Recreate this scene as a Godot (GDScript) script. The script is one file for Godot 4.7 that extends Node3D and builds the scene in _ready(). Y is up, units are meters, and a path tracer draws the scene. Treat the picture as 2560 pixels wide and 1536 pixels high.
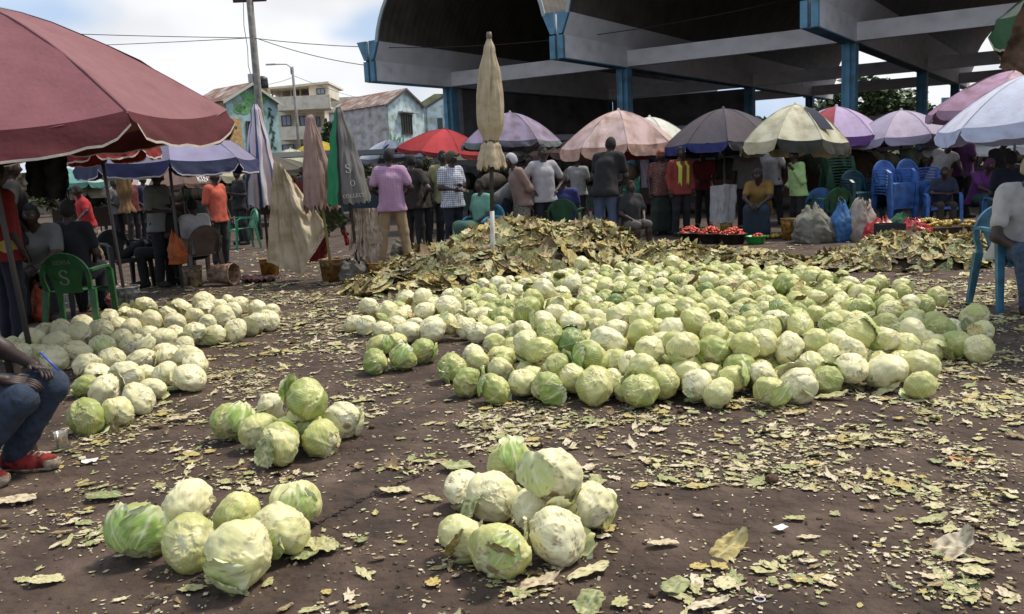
extends Node3D
# A wholesale cabbage market in an open yard: cabbage heaps on trodden earth, parasols,
# sellers, and a vaulted concrete market hall behind. Units are metres.

var rng := RandomNumberGenerator.new()
var taken := {}
var M := {}
var TX := {}

# ---------------------------------------------------------------- mesh builder
class MB:
	var v := PackedVector3Array()
	var c := PackedColorArray()
	var ix := PackedInt32Array()
	var uv := PackedVector2Array()
	var col := Color(1, 1, 1)
	func vert(p: Vector3) -> int:
		v.append(p); c.append(col); return v.size() - 1
	func tri(a: int, b: int, d: int):
		ix.append(a); ix.append(b); ix.append(d)
	func quad(a: int, b: int, d: int, e: int):
		ix.append(a); ix.append(b); ix.append(d); ix.append(a); ix.append(d); ix.append(e)
	func face(a: Vector3, b: Vector3, d: Vector3, e: Vector3):
		quad(vert(a), vert(b), vert(d), vert(e))
	func grid(nu: int, nv: int, f: Callable):
		var s := v.size()
		for j in nv + 1:
			for i in nu + 1:
				vert(f.call(float(i) / nu, float(j) / nv))
		for j in nv:
			for i in nu:
				var k := s + j * (nu + 1) + i
				quad(k, k + nu + 1, k + nu + 2, k + 1)
	func box(p: Vector3, sz: Vector3, b := Basis.IDENTITY, taper := 1.0):
		var h := sz * .5
		var q := []
		for y in [-1, 1]:
			var t: float = taper if y > 0 else 1.0
			for s in [[-1, -1], [1, -1], [1, 1], [-1, 1]]:
				q.append(p + b * Vector3(s[0] * h.x * t, y * h.y, s[1] * h.z * t))
		hexa(q)
	func hexa(q: Array):   # eight corners: bottom ring then top ring
		face(q[0], q[3], q[2], q[1]); face(q[4], q[5], q[6], q[7])
		for k in 4:
			var n := (k + 1) % 4
			face(q[k], q[n], q[n + 4], q[k + 4])
	func cbox(p: Vector3, sz: Vector3, ch: float, b := Basis.IDENTITY):   # box with chamfered vertical and top edges
		var h := sz * .5
		var rings := []
		for lv in [[-h.y, 0.0], [h.y - ch, 0.0], [h.y, ch]]:
			var hx: float = h.x - lv[1]
			var hz: float = h.z - lv[1]
			var r := []
			for s in [[-hx + ch, -hz], [hx - ch, -hz], [hx, -hz + ch], [hx, hz - ch], [hx - ch, hz], [-hx + ch, hz], [-hx, hz - ch], [-hx, -hz + ch]]:
				r.append(p + b * Vector3(s[0], lv[0], s[1]))
			rings.append(r)
		for k in 2:
			for i in 8:
				var n := (i + 1) % 8
				face(rings[k][i], rings[k][n], rings[k + 1][n], rings[k + 1][i])
		for e in [[rings[0], true], [rings[2], false]]:
			var s0 := v.size()
			for q in e[0]: vert(q)
			for i in range(1, 7):
				if e[1]: tri(s0, s0 + i + 1, s0 + i)
				else: tri(s0, s0 + i, s0 + i + 1)
	func tube(pts: Array, rad: Array, n := 8, caps := true):
		var s := v.size()
		var up := Vector3.UP
		for k in pts.size():
			var d: Vector3
			if k == 0: d = pts[1] - pts[0]
			elif k == pts.size() - 1: d = pts[k] - pts[k - 1]
			else: d = (pts[k + 1] - pts[k]).normalized() + (pts[k] - pts[k - 1]).normalized()
			d = d.normalized()
			if d == Vector3.ZERO: d = Vector3.UP
			var u := up - d * up.dot(d)
			if u.length() < .05: u = Vector3.RIGHT - d * d.x
			if u.length() < .05: u = Vector3.FORWARD - d * d.dot(Vector3.FORWARD)
			u = u.normalized(); up = u
			var w := d.cross(u)
			var rr: float = rad[mini(k, rad.size() - 1)]
			for i in n:
				var a := TAU * i / n
				vert(pts[k] + (u * cos(a) + w * sin(a)) * rr)
		for k in pts.size() - 1:
			for i in n:
				var a0 := s + k * n + i
				var a1 := s + k * n + (i + 1) % n
				quad(a0, a0 + n, a1 + n, a1)
		if caps:
			var c0 := vert(pts[0])
			var c1 := vert(pts[pts.size() - 1])
			for i in n:
				tri(c0, s + i, s + (i + 1) % n)
				var e := s + (pts.size() - 1) * n
				tri(c1, e + (i + 1) % n, e + i)
	func lathe(prof: Array, n := 20, at := Vector3.ZERO, b := Basis.IDENTITY):   # prof: Vector2(radius, y)
		var s := v.size()
		for q in prof:
			for i in n:
				var a := TAU * i / n
				vert(at + b * Vector3(cos(a) * q.x, q.y, sin(a) * q.x))
		for k in prof.size() - 1:
			for i in n:
				var i1 := (i + 1) % n
				quad(s + k * n + i, s + k * n + i1, s + (k + 1) * n + i1, s + (k + 1) * n + i)
	func prism(poly: PackedVector2Array, b: Transform3D, depth: float):   # outline in xy, extruded along -z..+z by depth
		var t := Geometry2D.triangulate_polygon(poly)
		for sg in [0.0, depth]:
			var s := v.size()
			for q in poly: vert(b * Vector3(q.x, q.y, sg))
			for k in range(0, t.size(), 3):
				tri(s + t[k], s + t[k + 1], s + t[k + 2])
		for i in poly.size():
			var a := poly[i]
			var d := poly[(i + 1) % poly.size()]
			face(b * Vector3(a.x, a.y, 0), b * Vector3(d.x, d.y, 0), b * Vector3(d.x, d.y, depth), b * Vector3(a.x, a.y, depth))
	func blob(p: Vector3, r: Vector3, nu := 10, nv := 7, b := Basis.IDENTITY):
		grid(nu, nv, func(u, w):
			var a: float = u * TAU
			var e: float = w * PI
			return p + b * Vector3(r.x * sin(e) * cos(a), r.y * cos(e), r.z * sin(e) * sin(a)))
	func mesh(smooth := false) -> ArrayMesh:
		if v.size() == 0: return ArrayMesh.new()
		var st := SurfaceTool.new()
		var arr := []
		arr.resize(Mesh.ARRAY_MAX)
		if smooth:
			arr[Mesh.ARRAY_VERTEX] = v
			arr[Mesh.ARRAY_COLOR] = c
			arr[Mesh.ARRAY_INDEX] = ix
			if uv.size() == v.size(): arr[Mesh.ARRAY_TEX_UV] = uv
			st.create_from_arrays(arr)
			st.generate_normals()
			return st.commit()
		var fv := PackedVector3Array()
		var fc := PackedColorArray()
		var fn := PackedVector3Array()
		for k in range(0, ix.size(), 3):
			var a := v[ix[k]]
			var b := v[ix[k + 1]]
			var d := v[ix[k + 2]]
			var nn := (a - d).cross(a - b)
			if nn.length_squared() < 1e-16: continue
			nn = nn.normalized()
			for e in 3:
				fv.append(v[ix[k + e]]); fc.append(c[ix[k + e]]); fn.append(nn)
		arr[Mesh.ARRAY_VERTEX] = fv
		arr[Mesh.ARRAY_COLOR] = fc
		arr[Mesh.ARRAY_NORMAL] = fn
		var am := ArrayMesh.new()
		am.add_surface_from_arrays(Mesh.PRIMITIVE_TRIANGLES, arr)
		return am

# ---------------------------------------------------------------- object helpers
func numbered(called: String) -> String:
	if not taken.has(called):
		taken[called] = 0
		return called
	taken[called] += 1
	return "%s_%03d" % [called, taken[called]]

func tag(o: Node3D, label: String, category: String, group := "") -> Node3D:
	o.set_meta("label", label)
	o.set_meta("category", category)
	if group: o.set_meta("group", group)
	return o

func thing(called: String, label: String, category: String, at := Vector3.ZERO, turn := 0.0, group := "") -> Node3D:
	var o := Node3D.new()
	o.name = numbered(called)
	add_child(o, true)
	o.position = at
	o.rotation.y = turn
	tag(o, label, category, group)
	return o

func inst(called: String, m: Mesh, mt: Material, parent: Node = null) -> MeshInstance3D:
	var o := MeshInstance3D.new()
	o.mesh = m
	o.material_override = mt
	if parent == null or parent == self:
		o.name = numbered(called)
		add_child(o, true)
	else:
		o.name = called
		parent.add_child(o, true)
	return o

func obj(called: String, mb: MB, mt: Material, parent: Node = null, smooth := false) -> MeshInstance3D:
	return inst(called, mb.mesh(smooth), mt, parent)

func struct(called: String, mb: MB, mt: Material, smooth := false) -> MeshInstance3D:
	var o := obj(called, mb, mt, self, smooth)
	o.set_meta("kind", "structure")
	return o

func lin(r: float, g: float, b: float) -> Color:   # real-world linear reflectance -> albedo_color
	return Color(r, g, b).linear_to_srgb()

# ---------------------------------------------------------------- textures and materials
func noise_img(size: int, freq: float, oct: int, sd: int, kind := FastNoiseLite.TYPE_SIMPLEX_SMOOTH) -> Image:
	var n := FastNoiseLite.new()
	n.noise_type = kind
	n.seed = sd
	n.frequency = freq
	n.fractal_octaves = oct
	return n.get_seamless_image(size, size)

func ramp_tex(img: Image, stops: Array) -> ImageTexture:   # stops: [position, sRGB colour]
	var g := Gradient.new()
	var off := PackedFloat32Array()
	var cl := PackedColorArray()
	for s in stops:
		off.append(s[0]); cl.append(s[1])
	g.offsets = off; g.colors = cl
	var lut := []
	for k in 256: lut.append(g.sample(k / 255.0))
	var src := img.duplicate() as Image
	src.convert(Image.FORMAT_L8)
	var d := src.get_data()
	var outp := PackedByteArray()
	outp.resize(d.size() * 3)
	for k in d.size():
		var q: Color = lut[d[k]]
		outp[k * 3] = int(q.r * 255); outp[k * 3 + 1] = int(q.g * 255); outp[k * 3 + 2] = int(q.b * 255)
	var im := Image.create_from_data(img.get_width(), img.get_height(), false, Image.FORMAT_RGB8, outp)
	im.generate_mipmaps()
	return ImageTexture.create_from_image(im)

func norm_tex(img: Image, strength: float) -> ImageTexture:
	var b := img.duplicate() as Image
	b.convert(Image.FORMAT_L8)
	b.bump_map_to_normal_map(strength)
	b.generate_mipmaps()
	return ImageTexture.create_from_image(b)

func make_textures():
	TX.stain = ramp_tex(noise_img(256, .012, 5, 3), [[0.0, Color(.62, .58, .52)], [.35, Color(.84, .82, .78)], [.6, Color(.97, .96, .95)], [1.0, Color(1, 1, 1)]])
	TX.cloth = ramp_tex(noise_img(256, .02, 5, 9), [[0.0, Color(.84, .82, .8)], [.4, Color(.94, .93, .92)], [1.0, Color(1, 1, 1)]])
	TX.grime = ramp_tex(noise_img(256, .02, 6, 14), [[0.0, Color(.28, .22, .16)], [.38, Color(.55, .47, .38)], [.55, Color(.88, .84, .78)], [1.0, Color(1, 1, 1)]])
	TX.rust = ramp_tex(noise_img(256, .014, 5, 21), [[0.0, Color(.33, .21, .16)], [.4, Color(.43, .29, .23)], [.55, Color(.52, .43, .38)], [.75, Color(.62, .6, .58)], [1.0, Color(.66, .66, .66)]])
	TX.fine_n = norm_tex(noise_img(256, .09, 4, 31), 2.0)
	TX.coarse_n = norm_tex(noise_img(256, .02, 5, 32), 5.0)
	TX.earth = ramp_tex(noise_img(1024, .006, 8, 41), [[0.0, Color(.24, .19, .16)], [.3, Color(.31, .25, .212)], [.5, Color(.355, .29, .25)], [.7, Color(.40, .335, .29)], [1.0, Color(.50, .43, .385)]])
	TX.grit = ramp_tex(noise_img(512, .16, 3, 43, FastNoiseLite.TYPE_CELLULAR), [[0.0, Color(1, .97, .92)], [.12, Color(.96, .93, .9)], [.3, Color(.8, .77, .75)], [1.0, Color(.66, .63, .61)]])
	TX.earth_n = norm_tex(noise_img(512, .05, 6, 47), 5.0)

func mat(key: String, colour: Color, rough := .8, tex := "", scale := 1.0, nrm := "", nstr := .6, metal := 0.0) -> StandardMaterial3D:
	if M.has(key): return M[key]
	var m := StandardMaterial3D.new()
	m.albedo_color = colour
	m.roughness = rough
	m.metallic = metal
	m.cull_mode = BaseMaterial3D.CULL_DISABLED
	if tex or nrm:
		m.uv1_triplanar = true
		m.uv1_world_triplanar = true
		m.uv1_scale = Vector3.ONE * scale
	if tex: m.albedo_texture = TX[tex]
	if nrm:
		m.normal_enabled = true
		m.normal_texture = TX[nrm]
		m.normal_scale = nstr
	M[key] = m
	return m

func fabric(colour: Color, tex := "cloth", scale := .9) -> StandardMaterial3D:
	var key := "fabric" + colour.to_html() + tex
	if M.has(key): return M[key]
	var m := mat(key, colour, .9, tex, scale, "fine_n", .35)
	m.backlight_enabled = true
	m.backlight = colour * .35
	return m

func vcol_mat(key: String, rough := .6, nrm := "", scale := 1.0, nstr := .5) -> StandardMaterial3D:
	if M.has(key): return M[key]
	var m := mat(key, Color.WHITE, rough, "", scale, nrm, nstr)
	m.vertex_color_use_as_albedo = true
	return m

func _ready():
	rng.seed = 20240517
	setup_camera_and_sky()
	make_textures()
	build_ground()
	build_hall()
	build_town()
	build_trees()
	build_parasols()
	build_furled()
	build_people()
	build_goods()
	build_cabbages()
	build_litter()
	build_heaps()

func setup_camera_and_sky():
	var cam := Camera3D.new()
	cam.name = "camera"
	add_child(cam)
	cam.position = Vector3(0, 1.4, 0)
	cam.rotation = Vector3(-.153, 0, -.049)
	cam.fov = 37.8
	cam.near = .05
	cam.far = 900
	cam.current = true
	var sun := DirectionalLight3D.new()
	sun.name = "sun"
	add_child(sun)
	sun.light_color = Color(1, .955, .885)
	sun.light_energy = 1.25
	sun.light_angular_distance = 10
	sun.shadow_enabled = true
	sun.rotation_degrees = Vector3(-60, 118, 0)
	var env := Environment.new()
	env.background_mode = Environment.BG_SKY
	var sky := Sky.new()
	var pm := PanoramaSkyMaterial.new()
	pm.panorama = sky_image()
	sky.sky_material = pm
	env.sky = sky
	env.background_energy_multiplier = .95
	env.tonemap_mode = Environment.TONE_MAPPER_LINEAR
	env.tonemap_exposure = 1.1
	env.sdfgi_enabled = true
	env.ssao_enabled = true
	env.ssil_enabled = true
	var we := WorldEnvironment.new()
	we.name = "environment"
	we.environment = env
	add_child(we)

func sky_image() -> ImageTexture:
	# broken cloud deck: pale blue gaps between white banks, the same all round
	var w := 1024
	var h := 512
	var n := FastNoiseLite.new()
	n.seed = 5
	n.frequency = 1.0
	n.fractal_octaves = 6
	n.fractal_gain = .52
	var n2 := FastNoiseLite.new()
	n2.seed = 77
	n2.frequency = 1.0
	n2.fractal_octaves = 4
	var img := Image.create(w, h, false, Image.FORMAT_RGBF)
	for j in h:
		var el := PI * (.5 - (j + .5) / h)
		var ce := cos(el)
		var se := sin(el)
		if se < -.02:
			img.fill_rect(Rect2i(0, j, w, 1), Color(.42, .42, .41))
			continue
		for i in w:
			var az := TAU * (i + .5) / w
			var d := Vector3(ce * sin(az), se * 2.3, ce * cos(az))
			var a := n.get_noise_3d(d.x * 2.2, d.y * 2.2, d.z * 2.2)
			var b := n2.get_noise_3d(d.x * 5.0 + 9.0, d.y * 6.0, d.z * 5.0)
			var cl := smoothstep(-.2, .28, a + .22 * b)
			var body := .84 + .13 * smoothstep(-.3, .45, b + a * .5)
			var gap := Color(.42, .60, .86)
			var cloud := Color(body * .985, body * .995, body * 1.02)
			img.set_pixel(i, j, gap.lerp(cloud, .18 + .82 * cl))
	return ImageTexture.create_from_image(img)

func build_ground():
	var m := mat("earth", Color(1, 1, 1), .93, "earth", .37, "earth_n", 1.0)
	m.detail_enabled = true
	m.detail_albedo = TX.grit
	m.detail_blend_mode = BaseMaterial3D.BLEND_MODE_MUL
	m.detail_uv_layer = BaseMaterial3D.DETAIL_UV_2
	m.uv2_triplanar = true
	m.uv2_world_triplanar = true
	m.uv2_scale = Vector3.ONE * 1.9
	var g := MB.new()
	g.face(Vector3(-500, 0, -600), Vector3(500, 0, -600), Vector3(500, 0, 80), Vector3(-500, 0, 80))
	struct("ground", g, m)

# ---------------------------------------------------------------- market hall
func build_hall():
	var hall := thing("market_hall", "open concrete market hall with dark barrel vaults and blue painted columns", "market hall", Vector3(-1.971, 0, -35.444), 0)
	var d := Vector3(.838, 0, .546)      # along the row of columns, towards the right
	var back := Vector3(.546, 0, -.838)  # into the hall
	var o := Vector3.ZERO
	var s := 7.38
	var hb := 4.6
	var cast := 4.5
	var rows := [0.0, 13.4, 24.0]
	var deep := 28.5
	var bs := Basis(d, Vector3.UP, -back)   # local x along the row, z towards the yard
	var blue := mat("hall_blue", lin(.10, .26, .40), .7, "stain", .4, "coarse_n", .3)
	var white := mat("hall_white", lin(.80, .81, .84), .85, "cloth", .3, "coarse_n", .2)
	var sheet := mat("hall_sheet", lin(.10, .092, .08), .7, "stain", .3)
	var tophalf := .63
	for k in range(0, 6):
		var c := o + d * s * k
		# twin gutter beam: two webs with a slot between, flared at the top
		for side in [-1.0, 1.0]:
			var beam := MB.new()
			var tips := MB.new()
			var sec := [Vector2(.045, 0), Vector2(.2, 0), Vector2(.2, .66), Vector2(.45, 1.28), Vector2(.07, 1.28), Vector2(.045, .66)]
			var a := c - back * cast + Vector3(0, hb, 0)
			var b := c + back * deep + Vector3(0, hb, 0)
			for i in sec.size():
				var p: Vector2 = sec[i]
				var q: Vector2 = sec[(i + 1) % sec.size()]
				beam.face(a + d * p.x * side + Vector3(0, p.y, 0), a + d * q.x * side + Vector3(0, q.y, 0), b + d * q.x * side + Vector3(0, q.y, 0), b + d * p.x * side + Vector3(0, p.y, 0))
			obj("beam", beam, white, hall)
			# painted end blocks
			var low := MB.new()
			low.box(c - back * (cast + .05) + d * side * .1375 + Vector3(0, hb + .31, 0), Vector3(.185, .67, .12), bs)
			obj("end_block", low, blue, hall)
			var up := MB.new()
			var pts := PackedVector2Array([Vector2(.05 * side, .69), Vector2(.2 * side, .69), Vector2(.47 * side, 1.32), Vector2(.06 * side, 1.32)])
			up.prism(pts, Transform3D(bs, c - back * cast + Vector3(0, hb, 0)), .11)
			obj("end_block", up, blue, hall)
		var soff := MB.new()
		soff.box(c + back * (deep - cast) * .5 + Vector3(0, hb - .02, 0), Vector3(.43, .035, deep + cast), bs)
		obj("beam_underside", soff, blue, hall)
		for r in rows:
			var col := MB.new()
			var p: Vector3 = c + back * r
			for e in [[.0, .46], [.13, .22], [-.13, .22]]:
				col.box(p + d * e[0] + Vector3(0, hb * .5 - .02, 0), Vector3(.12 if e[0] == 0.0 else .14, hb - .04, e[1] + .2), bs)
			obj("column", col, blue, hall)
	for k in range(0, 5):
		var c := o + d * s * k
		for r in rows:
			var lt := MB.new()
			lt.box(c + d * s * .5 + back * r + Vector3(0, hb + .28, 0), Vector3(s - .42, .52, .3), bs)
			obj("lintel", lt, white, hall)
	# barrel vaults: corrugated sheet with thickness
	var rise := 2.75
	for k in range(-1 + 1, 5):
		var c := o + d * s * k
		var half := s * .5 - .40
		var rad := (half * half + rise * rise) / (2.0 * rise)
		var th := asin(half / rad)
		var vault := MB.new()
		var nseg := 26
		var zs := []
		var z := -cast - .1
		var kk := 0
		while z < deep:
			zs.append(z)
			z += .16
		for lay in 2:
			var s0 := vault.v.size()
			for j in zs.size():
				for i in nseg + 1:
					var t := lerpf(-th, th, float(i) / nseg)
					var rr := rad + (.007 if j % 2 == 0 else -.007) + (.012 if lay == 1 else 0.0)
					vault.vert(c + d * (s * .5 + sin(t) * rr) + Vector3(0, hb + 1.25 + rise - rad + cos(t) * rr, 0) + back * zs[j])
			for j in zs.size() - 1:
				for i in nseg:
					var q := s0 + j * (nseg + 1) + i
					vault.quad(q, q + nseg + 1, q + nseg + 2, q + 1)
		obj("vault", vault, sheet, hall)
		# rim band at the open end
		var rim := MB.new()
		for i in nseg:
			var t0 := lerpf(-th, th, float(i) / nseg)
			var t1 := lerpf(-th, th, float(i + 1) / nseg)
			var q := []
			for e in [[t0, rad - .05], [t1, rad - .05], [t1, rad + .06], [t0, rad + .06]]:
				q.append(c + d * (s * .5 + sin(e[0]) * e[1]) + Vector3(0, hb + 1.25 + rise - rad + cos(e[0]) * e[1], 0) - back * (cast + .12))
			var w := back * .06
			rim.hexa([q[0], q[1], q[1] + w, q[0] + w, q[3], q[2], q[2] + w, q[3] + w])
		obj("vault_rim", rim, mat("hall_rim", lin(.3, .34, .36), .7), hall)
	var sw := MB.new()
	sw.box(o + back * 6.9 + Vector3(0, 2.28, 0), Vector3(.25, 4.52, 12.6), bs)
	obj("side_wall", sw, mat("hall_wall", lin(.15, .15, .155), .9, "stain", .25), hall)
	# plain back wall closing the first bay and a half
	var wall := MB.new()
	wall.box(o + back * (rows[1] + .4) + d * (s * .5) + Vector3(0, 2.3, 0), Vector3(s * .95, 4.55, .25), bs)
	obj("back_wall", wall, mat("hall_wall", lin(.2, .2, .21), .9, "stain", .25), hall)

# ---------------------------------------------------------------- houses, poles, trees
func house_walls(o: Node3D, m: Material, a: Vector3, b: Vector3, h: float, thick := .2):
	var mb := MB.new()
	var d := (b - a)
	d.y = 0
	var l := d.length()
	d = d.normalized()
	var bs := Basis(d, Vector3.UP, d.cross(Vector3.UP))
	mb.box((a + b) * .5 * Vector3(1, 0, 1) + Vector3(0, h * .5, 0) - o.position * Vector3(1, 0, 1), Vector3(l, h, thick), bs)
	return obj("wall", mb, m, o)

func gable_house(o: Node3D, a: Vector3, b: Vector3, c: Vector3, eave: float, apex: float, m_side: Material, m_front: Material, m_roof: Material, m_trim: Material) -> Dictionary:
	# a-b: long side wall, b-c: gable front
	var p := o.position * Vector3(1, 0, 1)
	a = a * Vector3(1, 0, 1) - p; b = b * Vector3(1, 0, 1) - p; c = c * Vector3(1, 0, 1) - p
	var e := Vector3(0, eave, 0)
	var back := a - b
	var d := c + back
	var side := MB.new()
	side.hexa([a, b, b + (c - b).normalized() * .2, a + (c - b).normalized() * .2, a + e, b + e, b + (c - b).normalized() * .2 + e, a + (c - b).normalized() * .2 + e])
	obj("side_wall", side, m_side, o)
	var fr := MB.new()
	var mid := (b + c) * .5 + Vector3(0, apex, 0)
	var inw := back.normalized() * .2
	for k in 2:
		var w := inw * k
		fr.face(b + w, c + w, c + e + w, b + e + w)
		fr.tri(fr.vert(b + e + w), fr.vert(c + e + w), fr.vert(mid + w))
	obj("gable_wall", fr, m_front, o)
	var ov := -back.normalized() * .35
	for s in [[b, c], [c, b]]:
		var rf := MB.new()
		var low: Vector3 = s[0] + e + (s[0] - s[1]).normalized() * .3 - Vector3(0, .18, 0)
		var lowb: Vector3 = low + back
		var top := mid + Vector3(0, .06, 0)
		# corrugated sheets
		var n := 40
		for i in n:
			var t0 := float(i) / n
			var t1 := float(i + 1) / n
			var z0 := .03 if i % 2 == 0 else 0.0
			var z1 := .0 if i % 2 == 0 else .03
			rf.face((low + ov).lerp(lowb, t0) + Vector3(0, z0, 0), (low + ov).lerp(lowb, t1) + Vector3(0, z1, 0), (top + ov).lerp(top + back, t1) + Vector3(0, z1, 0), (top + ov).lerp(top + back, t0) + Vector3(0, z0, 0))
		obj("roof", rf, m_roof, o)
		var bd := MB.new()
		var q0: Vector3 = low + ov * 1.05
		var q1 := top + ov * 1.05
		bd.hexa([q0 - Vector3(0, .22, 0), q0 - Vector3(0, .22, 0) - inw * .3, q1 - Vector3(0, .22, 0) - inw * .3, q1 - Vector3(0, .22, 0), q0, q0 - inw * .3, q1 - inw * .3, q1])
		obj("barge_board", bd, m_trim, o)
	return {"b": b, "c": c, "u": (c - b).normalized(), "n": -back.normalized(), "mid": mid}

func window_on(o: Node3D, at: Vector3, u: Vector3, n: Vector3, w: float, h: float, bars: int, glass: Material, frame: Material):
	var bs := Basis(u, Vector3.UP, n)
	var g := MB.new()
	g.box(at + n * .01, Vector3(w, h, .04), bs)
	var win := obj("window", g, glass, o)
	var f := MB.new()
	for s in [-1.0, 1.0]:
		f.box(at + u * s * w * .5 + n * .05, Vector3(.08, h + .08, .12), bs)
		f.box(at + Vector3(0, s * h * .5, 0) + n * .05, Vector3(w - .08, .08, .12), bs)
	var fo := obj("frame", f, frame, win)
	for k in bars:
		var m := MB.new()
		m.box(at + u * w * ((k + 1.0) / (bars + 1) - .5) + n * .06, Vector3(.04, h - .08, .04), bs)
		obj("bar", m, frame, win)
	return win

func leaf_shape(o: Node3D, at: Vector3, u: Vector3, n: Vector3, l: float, w: float, ang: float, m: Material):
	var mb := MB.new()
	var s := mb.v.size()
	var pts := []
	for k in 9: pts.append(Vector2(l * k / 8.0, w * .5 * sin(PI * pow(k / 8.0, .8))))
	for k in range(7, 0, -1): pts.append(Vector2(pts[k].x, -pts[k].y))
	for q in pts:
		var r: Vector2 = q.rotated(ang)
		mb.vert(at + u * r.x + Vector3(0, r.y, 0) + n * .03)
	for k in range(1, pts.size() - 1): mb.tri(s, s + k, s + k + 1)
	obj("painted_leaf", mb, m, o)

func build_town():
	var trim := mat("trim_dark", lin(.10, .10, .09), .8, "stain", .5)
	var glass := mat("glass_dark", lin(.03, .03, .03), .15)
	# pale blue house with grey side wall
	var o := thing("blue_house", "pale blue house with grey weathered side wall, rusty roof and barred window", "house", Vector3(-10.741, 8, -85.16) * Vector3(1, 0, 1))
	var w := gable_house(o, Vector3(-17.68, 8, -93.321), Vector3(-10.741, 8, -85.16), Vector3(-7.907, 8, -92.005), 8.0, 9.45, mat("wall_grey", lin(.52, .52, .55), .9, "stain", .3), mat("wall_blue", lin(.52, .68, .74), .9, "stain", .3), mat("rusty", Color(1, 1, 1), .7, "rust", .22), trim)
	var f0: float = w.b.distance_to(w.c)
	window_on(o, w.b + w.u * f0 * .5 + Vector3(0, 6.1, 0) + w.n * .02, w.u, w.n, 2.0, 1.9, 3, mat("shop_dark", lin(.05, .04, .02), .5, "grime", 2.0), trim)
	var aw := MB.new()
	aw.box(w.b + w.u * f0 * .5 + Vector3(0, 7.25, 0) + w.n * .4, Vector3(3.0, .14, .8), Basis(w.u, Vector3.UP, w.n))
	obj("canopy_slab", aw, M.wall_grey, o)
	var gp := mat("mural_green", lin(.10, .30, .14), .9, "stain", 1.0)
	for k in 14:
		leaf_shape(o, w.b + w.u * (.15 + .22 * k) + Vector3(0, 3.9 + .35 * sin(k * 1.7), 0), w.u, w.n, 1.4 - .05 * k, .22, 1.2 + .5 * sin(k * 2.3), gp)
	o = thing("blue_house", "second pale blue house with small shutter, beside the hall's first column", "house", Vector3(-7.907, 8, -92.005) * Vector3(1, 0, 1))
	w = gable_house(o, Vector3(-8.537, 8.6, -92.283), Vector3(-7.795, 8.2, -92.701), Vector3(-4.354, 8.2, -95.081), 8.2, 9.2, M.wall_blue, M.wall_blue, mat("roof_moss", lin(.24, .28, .16), .8, "stain", .3), trim)
	window_on(o, w.b + w.u * 1.55 + Vector3(0, 6.2, 0) + w.n * .02, w.u, w.n, .8, 1.4, 0, glass, mat("shutter", lin(.3, .45, .5), .7))
	# green mural house
	o = thing("mural_house", "house with green leaf mural on its gable and rusty roof, behind the utility pole", "house", Vector3(-20.447, 7.5, -67.626) * Vector3(1, 0, 1))
	w = gable_house(o, Vector3(-24.286, 7.5, -71.197), Vector3(-20.447, 7.5, -67.626), Vector3(-17.728, 7.5, -72.611), 7.5, 8.75, mat("wall_tan", lin(.4, .3, .2), .9, "stain", .3), mat("wall_mural", lin(.32, .50, .52), .9, "stain", .25), M.rusty, mat("trim_pale", lin(.45, .44, .38), .8))
	f0 = w.b.distance_to(w.c)
	var big := mat("mural_leaf", lin(.16, .40, .17), .9, "stain", .8)
	for e in [[.55, 7.2, 2.0, .9, .5], [.5, 7.2, 1.6, .8, 2.4], [.5, 7.1, 1.7, .8, -.35], [.5, 7.0, 1.9, .9, 3.3], [.52, 7.2, 1.3, .6, 1.4], [.15, 6.7, 1.4, .7, .2]]:
		leaf_shape(o, w.b + w.u * f0 * e[0] + Vector3(0, e[1], 0), w.u, w.n, e[2], e[3], e[4], big)
	var dk := mat("mural_dark", lin(.02, .06, .05), .9)
	for k in 16:
		leaf_shape(o, w.b + w.u * f0 * (.80 + .012 * (k % 6)) + Vector3(0, 7.0 - .2 * k, 0), w.u, w.n * 1.3, .5, .2, -.4 - (k % 3) * .8, dk)
	var skin := MB.new()
	skin.box(w.b + w.u * f0 * .16 + Vector3(0, 4.9, 0) + w.n * .02, Vector3(1.2, 2.4, .03), Basis(w.u, Vector3.UP, w.n))
	obj("painted_panel", skin, mat("mural_ochre", lin(.55, .36, .16), .9, "stain", .8), o)
	var eye := MB.new()
	eye.lathe([Vector2(0, .03), Vector2(.26, .03)], 20, w.b + w.u * f0 * .17 + Vector3(0, 5.4, 0), Basis(w.u * 1.4, w.n, Vector3.UP * .5))
	obj("painted_eye", eye, mat("mural_white", lin(.6, .6, .62), .9), o)
	var pup := MB.new()
	pup.lathe([Vector2(0, .04), Vector2(.12, .04)], 16, w.b + w.u * f0 * .17 + Vector3(0, 5.4, 0), Basis(w.u, w.n, Vector3.UP))
	obj("painted_eye", pup, dk, o)
	window_on(o, w.b + w.u * f0 * .5 + Vector3(0, 4.7, 0) + w.n * .02, w.u, w.n, 1.5, 2.4, 1, mat("door_dark", lin(.03, .022, .015), .8), trim)
	# cream apartment block
	o = thing("apartment_block", "cream apartment block with wide balconies and a covered roof terrace", "building", Vector3(-22.029, 3.453, -100) * Vector3(1, 0, 1))
	var cr := mat("wall_cream", lin(.78, .73, .60), .9, "cloth", .2)
	for e in [[-21.951, 4.634, 100, 5.117, 8.443], [-19.611, 10.634, 99, 2.145, 1.339]]:
		var mb := MB.new()
		mb.box(Vector3(e[0], e[1], -e[2] - 3.0) - o.position, Vector3(e[3], e[4], 6.0))
		obj("wall", mb, cr, o)
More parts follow.
